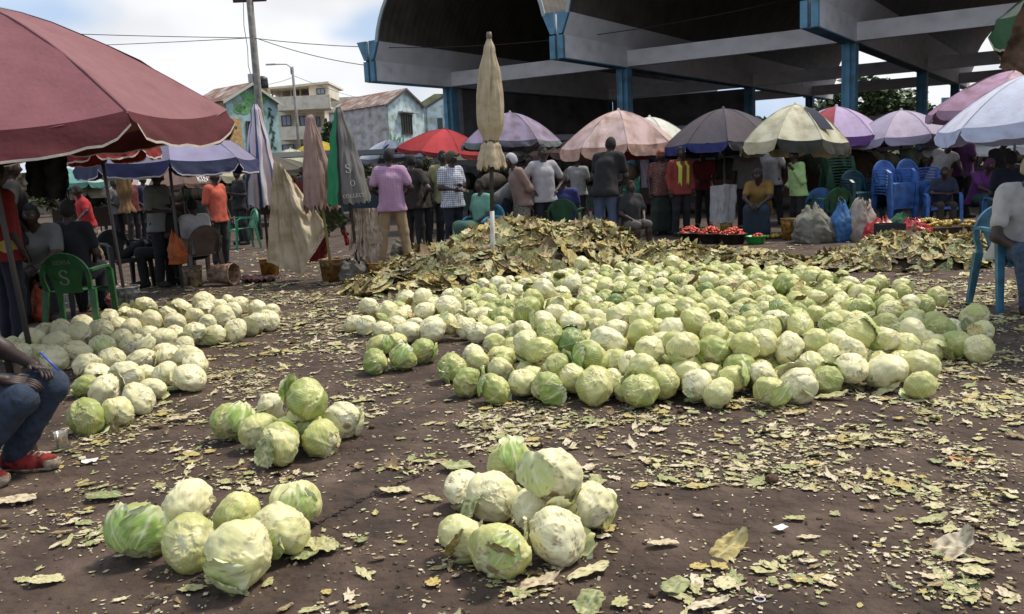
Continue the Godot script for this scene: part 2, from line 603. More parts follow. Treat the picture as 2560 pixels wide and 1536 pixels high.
	for e in [[-20.953, 9.335, 97, 5.725, 1.399], [-21.724, 6.237, 97, 3.892, 1.371]]:
		var mb := MB.new()
		mb.box(Vector3(e[0], e[1], -e[2]) - o.position, Vector3(e[3], e[4], .3))
		obj("balcony", mb, cr, o)
		var fl := MB.new()
		fl.box(Vector3(e[0], e[1] - e[4] * .5 + .05, -e[2] - 1.5) - o.position, Vector3(e[3] - .1, .2, 2.6))
		obj("balcony_floor", fl, cr, o)
	var ter := MB.new()
	var te = [-23.645, 10.909, 101, 5.249, 0.939]
	ter.box(Vector3(te[0], te[1], -te[2] - 6.0) - o.position, Vector3(te[3], te[4], .2))
	obj("terrace_wall", ter, cr, o)
	ter = MB.new()
	ter.box(Vector3(te[0], te[1] - te[4] * .5 - .1, -te[2] - 3.0) - o.position, Vector3(te[3], .2, 5.6))
	obj("terrace_floor", ter, cr, o)
	for k in 6:
		var ps := MB.new()
		ps.box(Vector3(te[0] + te[3] * (k / 5.0 - .5) * .98, te[1], -te[2] - .3) - o.position, Vector3(.16, te[4], .16))
		obj("terrace_post", ps, M.trim_pale, o)
	var rf := MB.new()
	var re = [-22.140, 11.259, 99, 7.455, 0.251]
	rf.box(Vector3(re[0], re[1], -re[2] - 4.0) - o.position, Vector3(re[3], .22, 9.0), Basis(Vector3.BACK, .05))
	obj("roof", rf, cr, o)
	for e in [[-23.569, 7.726, 99.9, 0.956, 1.066], [-21.636, 7.612, 99.9, 0.913, 1.023], [-20.119, 7.475, 99.9, 0.392, 0.981], [-19.380, 10.573, 98.9, 0.857, 0.585], [-23.605, 4.783, 99.9, 1.223, 0.774], [-21.618, 4.687, 99.9, 1.005, 0.774]]:
		window_on(o, Vector3(e[0], e[1], -e[2]) - o.position + Vector3(0, 0, .06), Vector3.RIGHT, Vector3.BACK, e[3], e[4], 1, mat("glass_sky", lin(.22, .28, .36), .1), trim)
	o = thing("apartment_block", "plain low cream block between the apartment balconies and the rusty roof", "building", Vector3(-19.893, 3.448, -110) * Vector3(1, 0, 1))
	var lb := MB.new()
	var le = [-18.830, 8.772, 110, 3.973, 4.078]
	lb.box(Vector3(le[0], le[1] * .5, -le[2] - 3.0) - o.position + Vector3(0, le[4] * .25, 0), Vector3(le[3], le[4] + le[1] - le[4] * .5, 6.0))
	obj("wall", lb, cr, o)
	# water tanks
	for e in [[Vector3(-20.237, 8.931, -76), "black water tank left of the utility pole's top on the roofs"], [Vector3(-19.871, 8.999, -77), "black water tank right of the utility pole on the roofs"]]:
		o = thing("water_tank", e[1], "water tank", e[0] * Vector3(1, 0, 1), 0.0, "roof water tanks")
		var tk := MB.new()
		tk.lathe([Vector2(0, 1.05), Vector2(.2, 1.0), Vector2(.42, .86), Vector2(.45, .6), Vector2(.43, .55), Vector2(.45, .5), Vector2(.45, 0), Vector2(0, 0)], 16, Vector3(0, e[0].y, 0))
		obj("tank", tk, mat("tank_black", lin(.02, .02, .022), .5), o, true)
		var st := MB.new()
		st.box(Vector3(0, e[0].y * .5 - .01, 0), Vector3(.9, e[0].y - .02, .9))
		obj("stand", st, M.wall_tan, o)
	# utility pole and lamp
	var base := Vector3(-8.981, 3.781, -34) * Vector3(1, 0, 1)
	o = thing("utility_pole", "tall grey concrete utility pole with cables and a small meter box", "utility pole", base)
	var ph := MB.new()
	ph.tube([Vector3.ZERO, Vector3(0, 4.5, 0), Vector3(0, 9.4, 0)], [.15, .135, .12], 14)
	obj("shaft", ph, mat("concrete", lin(.30, .29, .28), .9, "stain", .6, "coarse_n", .4), o, true)
	var bx := MB.new()
	bx.cbox(Vector3(-.2, 5.15, .05), Vector3(.18, .3, .16), .02)
	obj("meter_box", bx, mat("box_grey", lin(.4, .4, .4), .6), o)
	var ca := MB.new()
	ca.box(Vector3(0, 7.9, 0), Vector3(1.2, .1, .12))
	obj("crossarm", ca, mat("wood_dark", lin(.06, .03, .025), .9), o)
	var cab := MB.new()
	cab.tube([Vector3(-.2, 8.0, .1), Vector3(-.26, 7.0, .12), Vector3(-.2, 6.2, .12), Vector3(-.24, 5.6, .1), Vector3(-.17, 5.2, .1)], [.012], 5)
	obj("cable", cab, mat("cable_black", lin(.02, .02, .02), .7), o, true)
	base = Vector3(-12.806, 4.061, -57) * Vector3(1, 0, 1)
	o = thing("street_lamp", "slim concrete street lamp with a curved arm pointing left", "street lamp", base)
	ph = MB.new()
	ph.tube([Vector3.ZERO, Vector3(0, 8.25, 0)], [.12, .075], 12)
	obj("shaft", ph, M.concrete, o, true)
	ph = MB.new()
	ph.tube([Vector3(-.1, 7.8, 0), Vector3(-.12, 8.25, 0), Vector3(-.35, 8.42, 0), Vector3(-1.05, 8.45, 0)], [.035], 8)
	obj("arm", ph, M.box_grey, o, true)
	ph = MB.new()
	ph.cbox(Vector3(-1.3, 8.46, 0), Vector3(.62, .09, .22), .03)
	obj("lamp_head", ph, M.box_grey, o)
	# overhead lines
	var wires := [[Vector3(-15.99, 7.068, -34), Vector3(-9.062, 6.584, -34), .02, "upper cable running left from the utility pole"], [Vector3(-9.062, 6.584, -34), Vector3(8.778, 5.915, -27), .8, "long cable crossing in front of the hall's vaults"], [Vector3(-18.02, 7.514, -40), Vector3(-9.062, 6.584, -34), .02, "lower cable running left from the utility pole"], [Vector3(-8.817, 6.544, -34), Vector3(-4.502, 5.149, -32), .12, "cable from the utility pole to the hall's first beam"], [Vector3(-12.75, 7.631, -57), Vector3(-18.59, 8.541, -70), .1, "cable from the street lamp to the mural house"], [Vector3(-12.744, 7.703, -57), Vector3(-12.937, 8.416, -84), .1, "cable from the street lamp to the blue house roof"]]
	for e in wires:
		var wm := MB.new()
		var pts := []
		for k in 17:
			var t := k / 16.0
			pts.append(e[0].lerp(e[1], t) - Vector3(0, e[2] * 4.0 * t * (1.0 - t), 0))
		wm.tube(pts, [.014], 5)
		tag(obj("overhead_cable", wm, M.cable_black, self, true), e[3], "cable", "overhead cables")
	# yard wall and far billboard
	var bw := MB.new()
	bw.box(Vector3(-29, 1.3, -56), Vector3(52, 2.6, .25))
	tag(obj("yard_wall", bw, mat("yard_wall_m", lin(.22, .20, .16), .9, "grime", .3), self), "long dingy yard wall behind the left parasols", "wall")
	o = thing("billboard", "sky blue billboard on a post at the far right", "billboard", Vector3(34.134, 2.567, -70) * Vector3(1, 0, 1))
	var be = [34.127, 4.043, 70, 0.984, 2.228]
	var pb := MB.new()
	pb.box(Vector3(be[0], be[1], -be[2]) - o.position, Vector3(be[3], be[4], .15))
	obj("panel", pb, mat("billboard_blue", lin(.14, .36, .50), .6, "stain", .4), o)
	pb = MB.new()
	pb.tube([Vector3(0, 0, -.2), Vector3(0, be[1], -.2)], [.12], 8)
	obj("post", pb, M.box_grey, o, true)
	o = thing("office_building", "small beige office building far behind the right columns", "building", Vector3(59.726, 3.744, -130) * Vector3(1, 0, 1))
	for e in [[59.855, 3.106, 130, 3.324, 6.647], [60.347, 6.969, 131, 2.185, 1.238]]:
		var mb := MB.new()
		mb.box(Vector3(e[0], e[1], -e[2] - 3.0) - o.position, Vector3(e[3], e[4], 6.0))
		obj("wall", mb, mat("wall_beige", lin(.42, .36, .30), .9, "stain", .2), o)
	for e in [[59.666, 7.165, 130.9, 0.459, 0.449], [60.700, 7.115, 130.9, 0.460, 0.450], [58.788, 5.438, 129.9, 0.685, 0.616], [60.045, 5.378, 129.9, 0.685, 0.616], [60.902, 5.337, 129.9, 0.571, 0.616]]:
		window_on(o, Vector3(e[0], e[1], -e[2] + .05) - o.position, Vector3.RIGHT, Vector3.BACK, e[3], e[4], 0, glass, trim)
	o = thing("roof_sign", "cut-off dark letters of a roof sign behind the right lilac parasol", "sign", Vector3(54.695, 5.364, -110))
	inst("lettering", text_mesh("HOSP", 1.1), mat("sign_dark", lin(.05, .05, .06), .8), o).position = Vector3(0, .4, 0)

# ---- trees
func foliage(at: Vector3, ext: Vector3, n: int, leaf: float, sd: int, base: Color) -> MB:
	var mb := MB.new()
	var r := RandomNumberGenerator.new()
	r.seed = sd
	var clumps := []
	for k in 26:
		var d := Vector3(r.randfn(), r.randfn(), r.randfn()).normalized()
		clumps.append([at + d * ext * r.randf_range(.45, .95), r.randf_range(.2, .4)])
	for k in n:
		var c = clumps[r.randi() % clumps.size()]
		var d := Vector3(r.randfn(), r.randfn(), r.randfn())
		d = d.normalized() * pow(r.randf(), .45)
		var p: Vector3 = c[0] + d * ext * c[1]
		var b := Basis.from_euler(Vector3(r.randf_range(-1, 1), r.randf() * TAU, r.randf_range(-1, 1)))
		var s := leaf * r.randf_range(.6, 1.3)
		mb.col = base * r.randf_range(.65, 1.3)
		mb.face(p - b.x * s - b.z * s * .5, p + b.z * s * .2 - b.x * s * .1 + b.z * s * .45, p + b.x * s, p - b.z * s * .5)
	return mb

func tree(label: String, at: Vector3, h: float, ext: Vector3, sd: int, base: Color, n := 2600, leaf := .28):
	var o := thing("tree", label, "tree", at, 0.0, "trees beyond the hall")
	var t := MB.new()
	t.tube([Vector3.ZERO, Vector3(.1, h * .3, 0), Vector3(-.1, h * .6, .1), Vector3(0, h * .85, 0)], [.35, .28, .2, .07], 9)
	for k in 6:
		var a := k * 1.1 + sd
		t.tube([Vector3(0, h * (.35 + .06 * k), 0), Vector3(cos(a) * ext.x * .35, h * .65, sin(a) * ext.z * .35), Vector3(cos(a) * ext.x * .7, h * .8, sin(a) * ext.z * .7)], [.14, .09, .03], 6)
	obj("trunk", t, mat("bark", lin(.07, .055, .04), .95, "stain", 1.0), o, true)
	var lm := vcol_mat("leaves", .7)
	lm.backlight_enabled = true
	lm.backlight = Color(.05, .07, .02)
	obj("crown", foliage(Vector3(0, h * .72, 0), ext, n, leaf, sd, base), lm, o)

func build_trees():
	var g := Color(.055, .082, .032)
	for e in [[Vector3(25.528, 2.821, -66), 6.6, Vector3(4.2, 2.0, 4.0), "large dark tree rising behind the third blue column"], [Vector3(23.995, 3.056, -70), 4.8, Vector3(3.6, 1.5, 3.5), "bushy dark tree seen left of the third blue column"], [Vector3(20.32, 3.152, -68), 4.4, Vector3(3.6, 1.4, 3.0), "dark tree seen behind the cream and navy parasol"], [Vector3(16.594, 3.171, -64), 4.6, Vector3(3.0, 1.4, 3.0), "dark tree seen above the charcoal purple parasol"], [Vector3(14.795, 3.338, -66), 4.2, Vector3(3.2, 1.3, 3.0), "dark tree deep inside the hall's middle bay"], [Vector3(30.384, 2.828, -72), 5.2, Vector3(3.4, 1.8, 3.4), "dark tree right of the third blue column"], [Vector3(31.627, 2.367, -62), 3.8, Vector3(2.2, 1.4, 2.0), "low green tree beside the billboard"], [Vector3(13.233, 3.574, -70), 4.2, Vector3(3.2, 1.3, 3.0), "dark tree at the left end of the hall's opening"]]:
		tree(e[3], e[0] * Vector3(1, 0, 1), e[1], e[2], hash(e[3]) % 977, g * (1.0 + .5 * float(e[1] > 6.0)))
	for k in 9:   # undergrowth closing the view under the hall
		var at: Vector3 = BUSH[k] * Vector3(1, 0, 1)
		var o := tag(obj("bush", foliage(Vector3(0, 1.2, 0), Vector3(3.0, 1.4, 1.6), 1100, .26, 300 + k, g * .8), M.leaves, self), ["dark bush at the left", "second dark bush from the left", "third dark bush from the left", "fourth dark bush from the left", "fifth dark bush from the left", "sixth dark bush from the left", "seventh dark bush from the left", "eighth dark bush from the left", "dark bush at the right"][k] + " of the row beyond the hall", "bush", "bushes beyond the hall")
		o.position = at
	var hb := tag(obj("bush", foliage(Vector3(0, 1.5, 0), Vector3(1.6, 1.7, 1.2), 900, .22, 400, Color(.03, .05, .02)), M.leaves, self), "dark green bush at the foot of the grey house wall", "bush")
	hb.position = Vector3(-13.072, 3.33, -70) * Vector3(1, 0, 1) + Vector3(0, 2.6, 0)
	for k in 6:   # greenery behind the far left parasols
		var o := tag(obj("bush", foliage(Vector3(0, 1.3, 0), Vector3(2.6, 1.2, 1.2), 900, .2, 420 + k, Color(.05, .065, .022)), M.leaves, self), ["first", "second", "third", "fourth", "fifth", "sixth"][k] + " bush from the left before the dingy yard wall", "bush", "bushes before the yard wall")
		o.position = Vector3(-24.0 + 3.8 * k, 0, -50 - k % 2)
	# coconut palm
	var o := thing("palm_tree", "coconut palm crown against the sky at the far right", "tree", Vector3(51.309, 2.744, -95) * Vector3(1, 0, 1))
	var t := MB.new()
	t.tube([Vector3.ZERO, Vector3(.3, 4, 0), Vector3(.2, 7.2, 0)], [.22, .17, .14], 8)
	obj("trunk", t, M.bark, o, true)
	for k in 13:
		var a := k * TAU / 13 + .2
		var up: float = [.9, .35, .6][k % 3]
		var d := Vector3(cos(a), 0, sin(a))
		var fr := MB.new()
		fr.col = Color(.04, .055, .02)
		var prev := Vector3(.2, 7.2, 0)
		for s in 9:
			var q := s / 8.0
			var p := Vector3(.2, 7.2, 0) + d * 2.4 * q + Vector3(0, up * 2.0 * q - 2.3 * q * q, 0)
			if s > 0:
				var sd := d.cross(Vector3.UP)
				for z in [-1.0, 1.0]:
					var tip: Vector3 = p + sd * z * .7 * (1.05 - q * .6) + d * .25 - Vector3(0, .3, 0)
					fr.face(prev, p, tip, tip - d * .08)
			prev = p
		obj("frond", fr, M.leaves, o)

const BUSH = [Vector3(10.587, 3.139, -56), Vector3(12.652, 3.08, -57), Vector3(14.274, 2.962, -56), Vector3(16.695, 2.925, -58), Vector3(18.286, 2.808, -57), Vector3(20.647, 2.735, -58), Vector3(22.298, 2.615, -57), Vector3(24.731, 2.538, -58), Vector3(27.698, 2.476, -60)]

# ---------------------------------------------------------------- open parasols
# cols: one colour per panel (cycled); val: valance colours (cycled) or empty
func parasol(label: String, group: String, at: Vector3, rim: float, rad: float, rise: float, lean: Vector2, turn: float, cols: Array, val: Array, vd := .16, trim = null, n := 8, sag := .05, pole_r := .02, worn := "cloth", bow := 1.7) -> Node3D:
	var o := thing("parasol", label, "parasol", at, 0.0, group)
	o.basis = Basis(Vector3.RIGHT, lean.y) * Basis(Vector3.BACK, -lean.x) * Basis(Vector3.UP, turn)
	var r := RandomNumberGenerator.new()
	r.seed = hash(label)
	var ns := FastNoiseLite.new()
	ns.seed = hash(label) % 9999
	ns.frequency = 1.0
	var droop := []
	for k in n: droop.append(r.randf_range(-.02, .02) * rad)
	var rib := func(k: int, v: float) -> Vector3:
		var a := TAU * (k % n) / n
		var rr := rad * v
		return Vector3(sin(a) * rr, rim + rise * (1.0 - pow(v, bow)) + droop[k % n] * v * v, cos(a) * rr)
	for k in n:
		var col: Color = cols[k % cols.size()]
		var p := MB.new()
		p.grid(10, 9, func(u, v):
			var w: float = .02 + .98 * v
			var q: Vector3 = rib.call(k, w).lerp(rib.call(k + 1, w), u)
			q.y -= sag * rad * 4.0 * u * (1.0 - u) * w * .9
			q += q.normalized() * .022 * rad * ns.get_noise_3d(u * 3.5 + k * 7.0, v * 2.5, 0.0) * w
			q.y += .012 * rad * sin((u * 7.0 + v * 9.0) + k) * v * v * (1.0 - absf(u * 2.0 - 1.0))
			return q)
		obj("panel", p, fabric(col, worn), o, true)
		if val.size() > 0:
			var vc: Color = val[k % val.size()]
			var vm := MB.new()
			var hang := func(u: float, v: float) -> Vector3:
				var q: Vector3 = rib.call(k, 1.0).lerp(rib.call(k + 1, 1.0), u)
				q.y -= sag * rad * 2.2 * u * (1.0 - u)
				var mid: Vector3 = (rib.call(k, 1.0) + rib.call(k + 1, 1.0)) * .5
				var outw := Vector3(mid.x, 0, mid.z).normalized()
				var cut := minf(1.0, minf(u, 1.0 - u) * 7.0 + .25)
				var ln: float = vd * sqrt(cut) * (1.0 + .16 * ns.get_noise_2d(u * 3.0, k * 5.0 + 3.0))
				q.y -= ln * v
				q += outw * (.03 * v * rad + .05 * v * ns.get_noise_2d(u * 4.5 + k * 3.0, 9.0 + v))
				return q
			vm.grid(14, 4, hang)
			obj("valance", vm, fabric(vc, worn), o, true)
			if trim != null:
				var tm := MB.new()
				tm.grid(14, 1, func(u, v):
					var q: Vector3 = hang.call(u, 1.0)
					q.y += .006 - .018 * v
					q += Vector3(q.x, 0, q.z).normalized() * .004
					return q)
				obj("trim", tm, fabric(trim), o, true)
	for k in n:
		var sm := MB.new()
		var a := TAU * k / n
		var tang := Vector3(cos(a), 0, -sin(a)) * .006 * (1.0 + rad)
		sm.grid(1, 9, func(u, v): return rib.call(k, .03 + .97 * v) + tang * (u - .5) + Vector3(0, .006, 0))
		obj("seam", sm, fabric(cols[k % cols.size()] * .86, worn), o, true)
	var metal := mat("rib_metal", lin(.10, .09, .085), .5, "", 1.0, "", 0.0, .6)
	for k in n:
		var rb := MB.new()
		var pts := []
		for q in 6: pts.append(rib.call(k, .04 + .95 * q / 5.0) - Vector3(0, .018, 0))
		rb.tube(pts, [.006], 5)
		var run := Vector3(0, rim - .02, 0)
		rb.tube([run, rib.call(k, .5) - Vector3(0, .02, 0)], [.005], 5)
		obj("rib", rb, metal, o, true)
	var pl := MB.new()
	pl.tube([Vector3(0, .02, 0), Vector3(0, rim * .5, 0), Vector3(0, rim + rise - .02, 0)], [pole_r], 10)
	obj("pole", pl, mat("pole_metal", lin(.09, .08, .075), .5, "", 1.0, "", 0.0, .4), o, true)
	var cap := MB.new()
	cap.lathe([Vector2(.0, .05), Vector2(.02, .045), Vector2(.028, .02), Vector2(.05, 0), Vector2(.055, -.012)], 10, Vector3(0, rim + rise - .005, 0))
	obj("finial", cap, fabric(cols[0]), o, true)
	return o

# pleated surface of a furled canopy: profile of (radius, height), pleats around it
func pleated(prof: Array, n: int, depth: float, sd: int, nu := 64, hem := .05, twist := .0) -> MB:
	var mb := MB.new()
	var ns := FastNoiseLite.new()
	ns.seed = sd
	ns.frequency = 1.0
	var cv := Curve.new()
	var m := prof.size()
	var nv := 26
	for j in nv + 1:
		var t := float(j) / nv * (m - 1)
		var k := mini(int(t), m - 2)
		var f := t - k
		var rr: float = lerpf(prof[k].x, prof[k + 1].x, f * f * (3.0 - 2.0 * f))
		var y: float = lerpf(prof[k].y, prof[k + 1].y, f)
		for i in nu + 1:
			var a := TAU * (i % nu) / nu
			var d := Vector2(cos(a), sin(a))
			var ph := a * n + 2.2 * ns.get_noise_3d(d.x * 1.4, y * 1.2, d.y * 1.4) * 2.0 + twist * y
			var w := 1.0 + depth * (sin(ph) * .7 + .6 * ns.get_noise_3d(d.x * 4.0, y * 2.0, d.y * 4.0))
			var yy := y
			if j == nv: yy += hem * ns.get_noise_2d(d.x * 4.0 + 9.0, d.y * 4.0)
			mb.vert(Vector3(d.x * rr * w, yy, d.y * rr * w))
	for j in nv:
		for i in nu:
			var q := j * (nu + 1) + i
			mb.quad(q, q + nu + 1, q + nu + 2, q + 1)
	return mb

# a free-hanging sheet: corner points tl, tr, bl, br, with folds
func drape(tl: Vector3, tr: Vector3, bl: Vector3, br: Vector3, folds: float, depth: float, sd: int, belly := 0.0, nu := 30, nv := 30) -> MB:
	var mb := MB.new()
	var ns := FastNoiseLite.new()
	ns.seed = sd
	ns.frequency = 1.0
	var nn := (tr - bl).cross(br - tl).normalized()
	mb.grid(nu, nv, func(u, v):
		var q := tl.lerp(tr, u).lerp(bl.lerp(br, u), v)
		var ph: float = u * folds * TAU + ns.get_noise_2d(u * 2.0, v * 2.0) * 3.0
		q += nn * depth * (sin(ph) * (.35 + .65 * v) + .8 * ns.get_noise_2d(u * 3.0 + 5.0, v * 3.0))
		q += nn * belly * sin(u * PI) * sin(v * PI * .8)
		if v > .99: q.y += .03 * ns.get_noise_1d(u * 9.0)
		return q)
	return mb

func build_parasols():
	var maroon := Color(.50, .31, .34)
	parasol("large maroon parasol with drooping valance and white trim over the left foreground", "", Vector3(-4.085, 0, -7.476), 1.92, 1.88, .98, Vector2(-.045, .05), deg_to_rad(12), [maroon, Color(.52, .35, .37), Color(.47, .28, .32)], [Color(.34, .12, .15)], .2, Color(.8, .76, .72), 8, .06, .024, "cloth", 1.55)
	parasol("small maroon parasol standing in the blue paint bucket behind the large maroon one", "", Vector3(-4.412, 0, -10.197), 1.84, .62, .3, Vector2(-.05, 0), .3, [Color(.42, .12, .15)], [Color(.5, .12, .14)], .13, Color(.8, .76, .72), 8, .05, .019)
	parasol("lilac parasol with navy blue valance beside the large maroon one", "", Vector3(-4.481, 0, -12.171), 1.72, 1.14, .58, Vector2(0, 0), .36, [Color(.54, .53, .66), Color(.49, .48, .58), Color(.57, .55, .70)], [Color(.16, .18, .31), Color(.20, .22, .38)], .17, Color(.75, .74, .78))
	# ---- parasols in front of the hall
	var g1 := "parasols standing in front of the hall"
	parasol("worn mauve parasol with green lining behind the furled cream one", g1, Vector3(0.112, 0, -20.367), 1.98, 1.14, .66, Vector2(.02, -.03), .5, [Color(.55, .50, .61), Color(.50, .46, .56)], [Color(.42, .46, .47), Color(.36, .36, .42)], .13, null, 8, .06, .02, "stain")
	parasol("faded pink parasol with stained pale valance before the second blue column", g1, Vector3(2.298, 0, -18.096), 1.72, 1.17, .72, Vector2(0, -.03), .0, [Color(.74, .64, .64), Color(.78, .69, .69), Color(.72, .62, .62)], [Color(.74, .60, .54), Color(.74, .60, .54), Color(.48, .24, .25), Color(.48, .24, .25), Color(.6, .5, .5), Color(.6, .5, .5), Color(.74, .60, .54), Color(.76, .62, .56)], .22, null, 8, .05, .02, "stain")
	parasol("white parasol half hidden behind the faded pink one", g1, Vector3(3.467, 0, -21.622), 1.75, 1.15, .7, Vector2(0, 0), .2, [Color(.84, .84, .80)], [Color(.80, .80, .76)], .14)
	parasol("charcoal purple parasol with blue lining above the tomato basins", g1, Vector3(4.22, 0, -17.428), 1.66, 1.2, .68, Vector2(0, -.03), .45, [Color(.27, .25, .29), Color(.29, .26, .29)], [Color(.24, .23, .26), Color(.24, .23, .26), Color(.22, .21, .24), Color(.2, .19, .22), Color(.2, .19, .22), Color(.2, .19, .22), Color(.2, .19, .22), Color(.15, .18, .40), Color(.15, .18, .40), Color(.24, .23, .26)], .17, null, 10, .03)
	var cn := parasol("cream parasol with a navy patch above the man in lime green", g1, Vector3(5.049, -0, -16.1), 1.62, .95, .66, Vector2(.06, -.04), .2, [Color(.78, .77, .68), Color(.80, .79, .70), Color(.77, .76, .68)], [Color(.30, .30, .28), Color(.76, .75, .66), Color(.74, .73, .64), Color(.74, .73, .64), Color(.74, .73, .64), Color(.74, .73, .64), Color(.72, .7, .6), Color(.22, .22, .21)], .2, null, 8, .07, .018, "stain")
	var np := MB.new()
	np.grid(6, 6, func(u, v): return Vector3(lerpf(-.02, .34, u) * (.55 + .45 * v), 0, lerpf(.3, .72, v)) + Vector3(0, 1.645 + .66 * (1.0 - pow(lerpf(.3, .80, v) / .95, 1.7)) - .02 * u, 0))
	obj("navy_patch", np, fabric(Color(.15, .17, .24)), cn, true)
	parasol("small lilac parasol with a red patch behind the cream and navy one", g1, Vector3(6.765, 0, -18.788), 1.72, 1.05, .62, Vector2(.04, 0), .4, [Color(.70, .63, .77), Color(.73, .67, .80), Color(.60, .25, .28), Color(.70, .63, .77)], [Color(.4, .25, .5)], .18)
	parasol("pale lilac parasol with navy valance above the stacked blue chairs", g1, Vector3(8.014, 0, -18.288), 1.62, 1.08, .56, Vector2(.0, -.04), .1, [Color(.66, .63, .72), Color(.70, .66, .74), Color(.63, .60, .69)], [Color(.15, .17, .27), Color(.15, .17, .27), Color(.58, .56, .66), Color(.58, .56, .66)], .15, Color(.6, .6, .64))
	parasol("bright white parasol at right edge with dark underside", g1, Vector3(7.437, 0, -12.507), 1.66, 1.32, .72, Vector2(0, -.03), .25, [Color(.80, .82, .90), Color(.84, .85, .92)], [Color(.72, .75, .86)], .2)
	parasol("large pinkish lilac parasol behind the bright white one at right edge", g1, Vector3(8.949, 0, -15.915), 2.05, 1.45, .62, Vector2(0, 0), .1, [Color(.68, .55, .66), Color(.78, .66, .72), Color(.66, .53, .66)], [Color(.62, .5, .6)], .16, null, 8, .06, .02, "stain")
	parasol("white parasol low behind the seated child, under the larger ones", g1, Vector3(10.708, 0, -20.535), 1.35, 1.3, .35, Vector2(0, 0), .1, [Color(.72, .72, .72)], [Color(.70, .70, .70)], .16)
	var tr := parasol("old tan and green parasol jutting in at the top right corner", "", Vector3(4.971, 0, -6.827), 2.4, 1.15, .5, Vector2(0, .0), .34, [Color(.48, .47, .36), Color(.30, .36, .32)], [Color(.24, .29, .27), Color(.17, .33, .2)], .26, Color(.65, .65, .6))
	var rag := drape(Vector3(3.745, 2.393, -6.6), Vector3(3.89, 2.45, -6.3), Vector3(3.555, 1.96, -6.6), Vector3(3.75, 1.801, -6.2), 2.0, .03, 88, .06)
	tag(obj("rag_cloth", rag, fabric(Color(.42, .33, .26), "grime"), self, true), "stained brown cloth thrown over the tan and green parasol at the top right", "cloth")
	# ---- small far ones in the middle
	var g2 := "far parasols in the middle"
	var lg := parasol("white and navy parasol with a small printed mark, behind the grey furled one", g2, Vector3(-4.283, 0, -34.121), 2.02, 1.3, .66, Vector2(0, 0), 2.95, [Color(.78, .80, .84), Color(.07, .08, .10), Color(.09, .10, .13), Color(.78, .80, .84), Color(.80, .82, .86), Color(.78, .80, .84), Color(.8, .8, .85), Color(.78, .8, .84)], [Color(.55, .58, .64)], .16)
	var lgm := mat("logo_blue", lin(.05, .07, .14), .8)
	var pf := Vector3(sin(3.3), 0, cos(3.3))   # panel facing the yard, in the parasol's own frame
	var pu := Vector3(pf.z, 0, -pf.x)
	for e in [[.0, .0, .36, .09, .7], [.03, -.05, .30, .07, .5], [-.05, -.16, .34, .035, 0.0]]:
		leaf_shape(lg, pf * 1.0 + Vector3(0, 2.28 + e[1], 0) + pu * (e[0] - .1), pu, pf, e[2], e[3], e[4], lgm)
	for c in lg.get_children():
		if c.name.begins_with("painted_leaf"): c.name = "printed_mark"
	parasol("red parasol in front of the first blue column", g2, Vector3(-1.694, 0, -22.09), 1.92, 1.16, .52, Vector2(.12, .06), .38, [Color(.58, .11, .14), Color(.68, .20, .23), Color(.62, .14, .17)], [Color(.40, .05, .07)], .1)
	parasol("yellow parasol in the distance between the pink and green furled ones", g2, Vector3(-7.247, 0, -35.524), 2.35, 1.0, .5, Vector2(0, 0), .2, [Color(.70, .62, .14), Color(.62, .56, .12)], [Color(.5, .44, .1)], .2)
	parasol("whitish green parasol in the distance behind the cream hanging sheet", g2, Vector3(-7.751, 0, -33.06), 1.78, 1.15, .72, Vector2(0, 0), .2, [Color(.68, .71, .62), Color(.72, .74, .68)], [Color(.66, .68, .62)], .16, null, 8, .05, .02, "stain")
	# ---- left distance
	var g3 := "parasols in the far left of the market"
	parasol("grubby white parasol at far left behind the man in red", g3, Vector3(-12.209, 0, -27.073), 1.33, 1.15, .5, Vector2(0, 0), .2, [Color(.70, .68, .60), Color(.74, .72, .66)], [Color(.68, .66, .60)], .16, null, 8, .05, .02, "stain")
	parasol("off white parasol behind the leaning youth's head", g3, Vector3(-10.471, 0, -26.234), 1.36, .95, .46, Vector2(0, 0), .2, [Color(.72, .72, .68), Color(.70, .62, .64)], [Color(.70, .70, .66)], .15)
	var kn := parasol("brown parasol with white lettering behind the man in orange", g3, Vector3(-9.372, 0, -26.298), 1.42, 1.18, .52, Vector2(0, 0), .39, [Color(.36, .28, .25), Color(.42, .33, .30)], [Color(.34, .25, .22)], .13)
	parasol("cream parasol behind the striped furled one", g3, Vector3(-8.154, 0, -26.802), 1.58, 1.05, .55, Vector2(0, 0), .1, [Color(.68, .66, .56)], [Color(.66, .64, .54)], .2)
	parasol("turquoise and white parasol at the far left under the maroon one", g3, Vector3(-12.367, 0, -25.633), 1.62, 1.0, .4, Vector2(0, 0), .2, [Color(.35, .56, .53), Color(.62, .70, .68)], [Color(.24, .44, .42)], .16)
	# dim second row under and before the hall
	var g4 := "second row of dim parasols"
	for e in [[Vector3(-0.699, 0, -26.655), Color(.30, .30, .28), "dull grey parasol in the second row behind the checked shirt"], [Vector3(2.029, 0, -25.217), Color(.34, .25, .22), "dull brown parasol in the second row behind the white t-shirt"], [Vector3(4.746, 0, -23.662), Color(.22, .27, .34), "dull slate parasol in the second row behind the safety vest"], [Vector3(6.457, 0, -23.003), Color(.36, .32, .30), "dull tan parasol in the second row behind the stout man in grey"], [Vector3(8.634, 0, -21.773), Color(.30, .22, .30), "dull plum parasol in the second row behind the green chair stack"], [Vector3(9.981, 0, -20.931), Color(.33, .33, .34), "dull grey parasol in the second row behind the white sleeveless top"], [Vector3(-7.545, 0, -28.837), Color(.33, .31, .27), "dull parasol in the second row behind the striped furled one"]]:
		parasol(e[2], g4, e[0], 1.75, 1.5, .4, Vector2.ZERO, .2, [e[1], e[1] * 1.1], [e[1] * .8], .18)
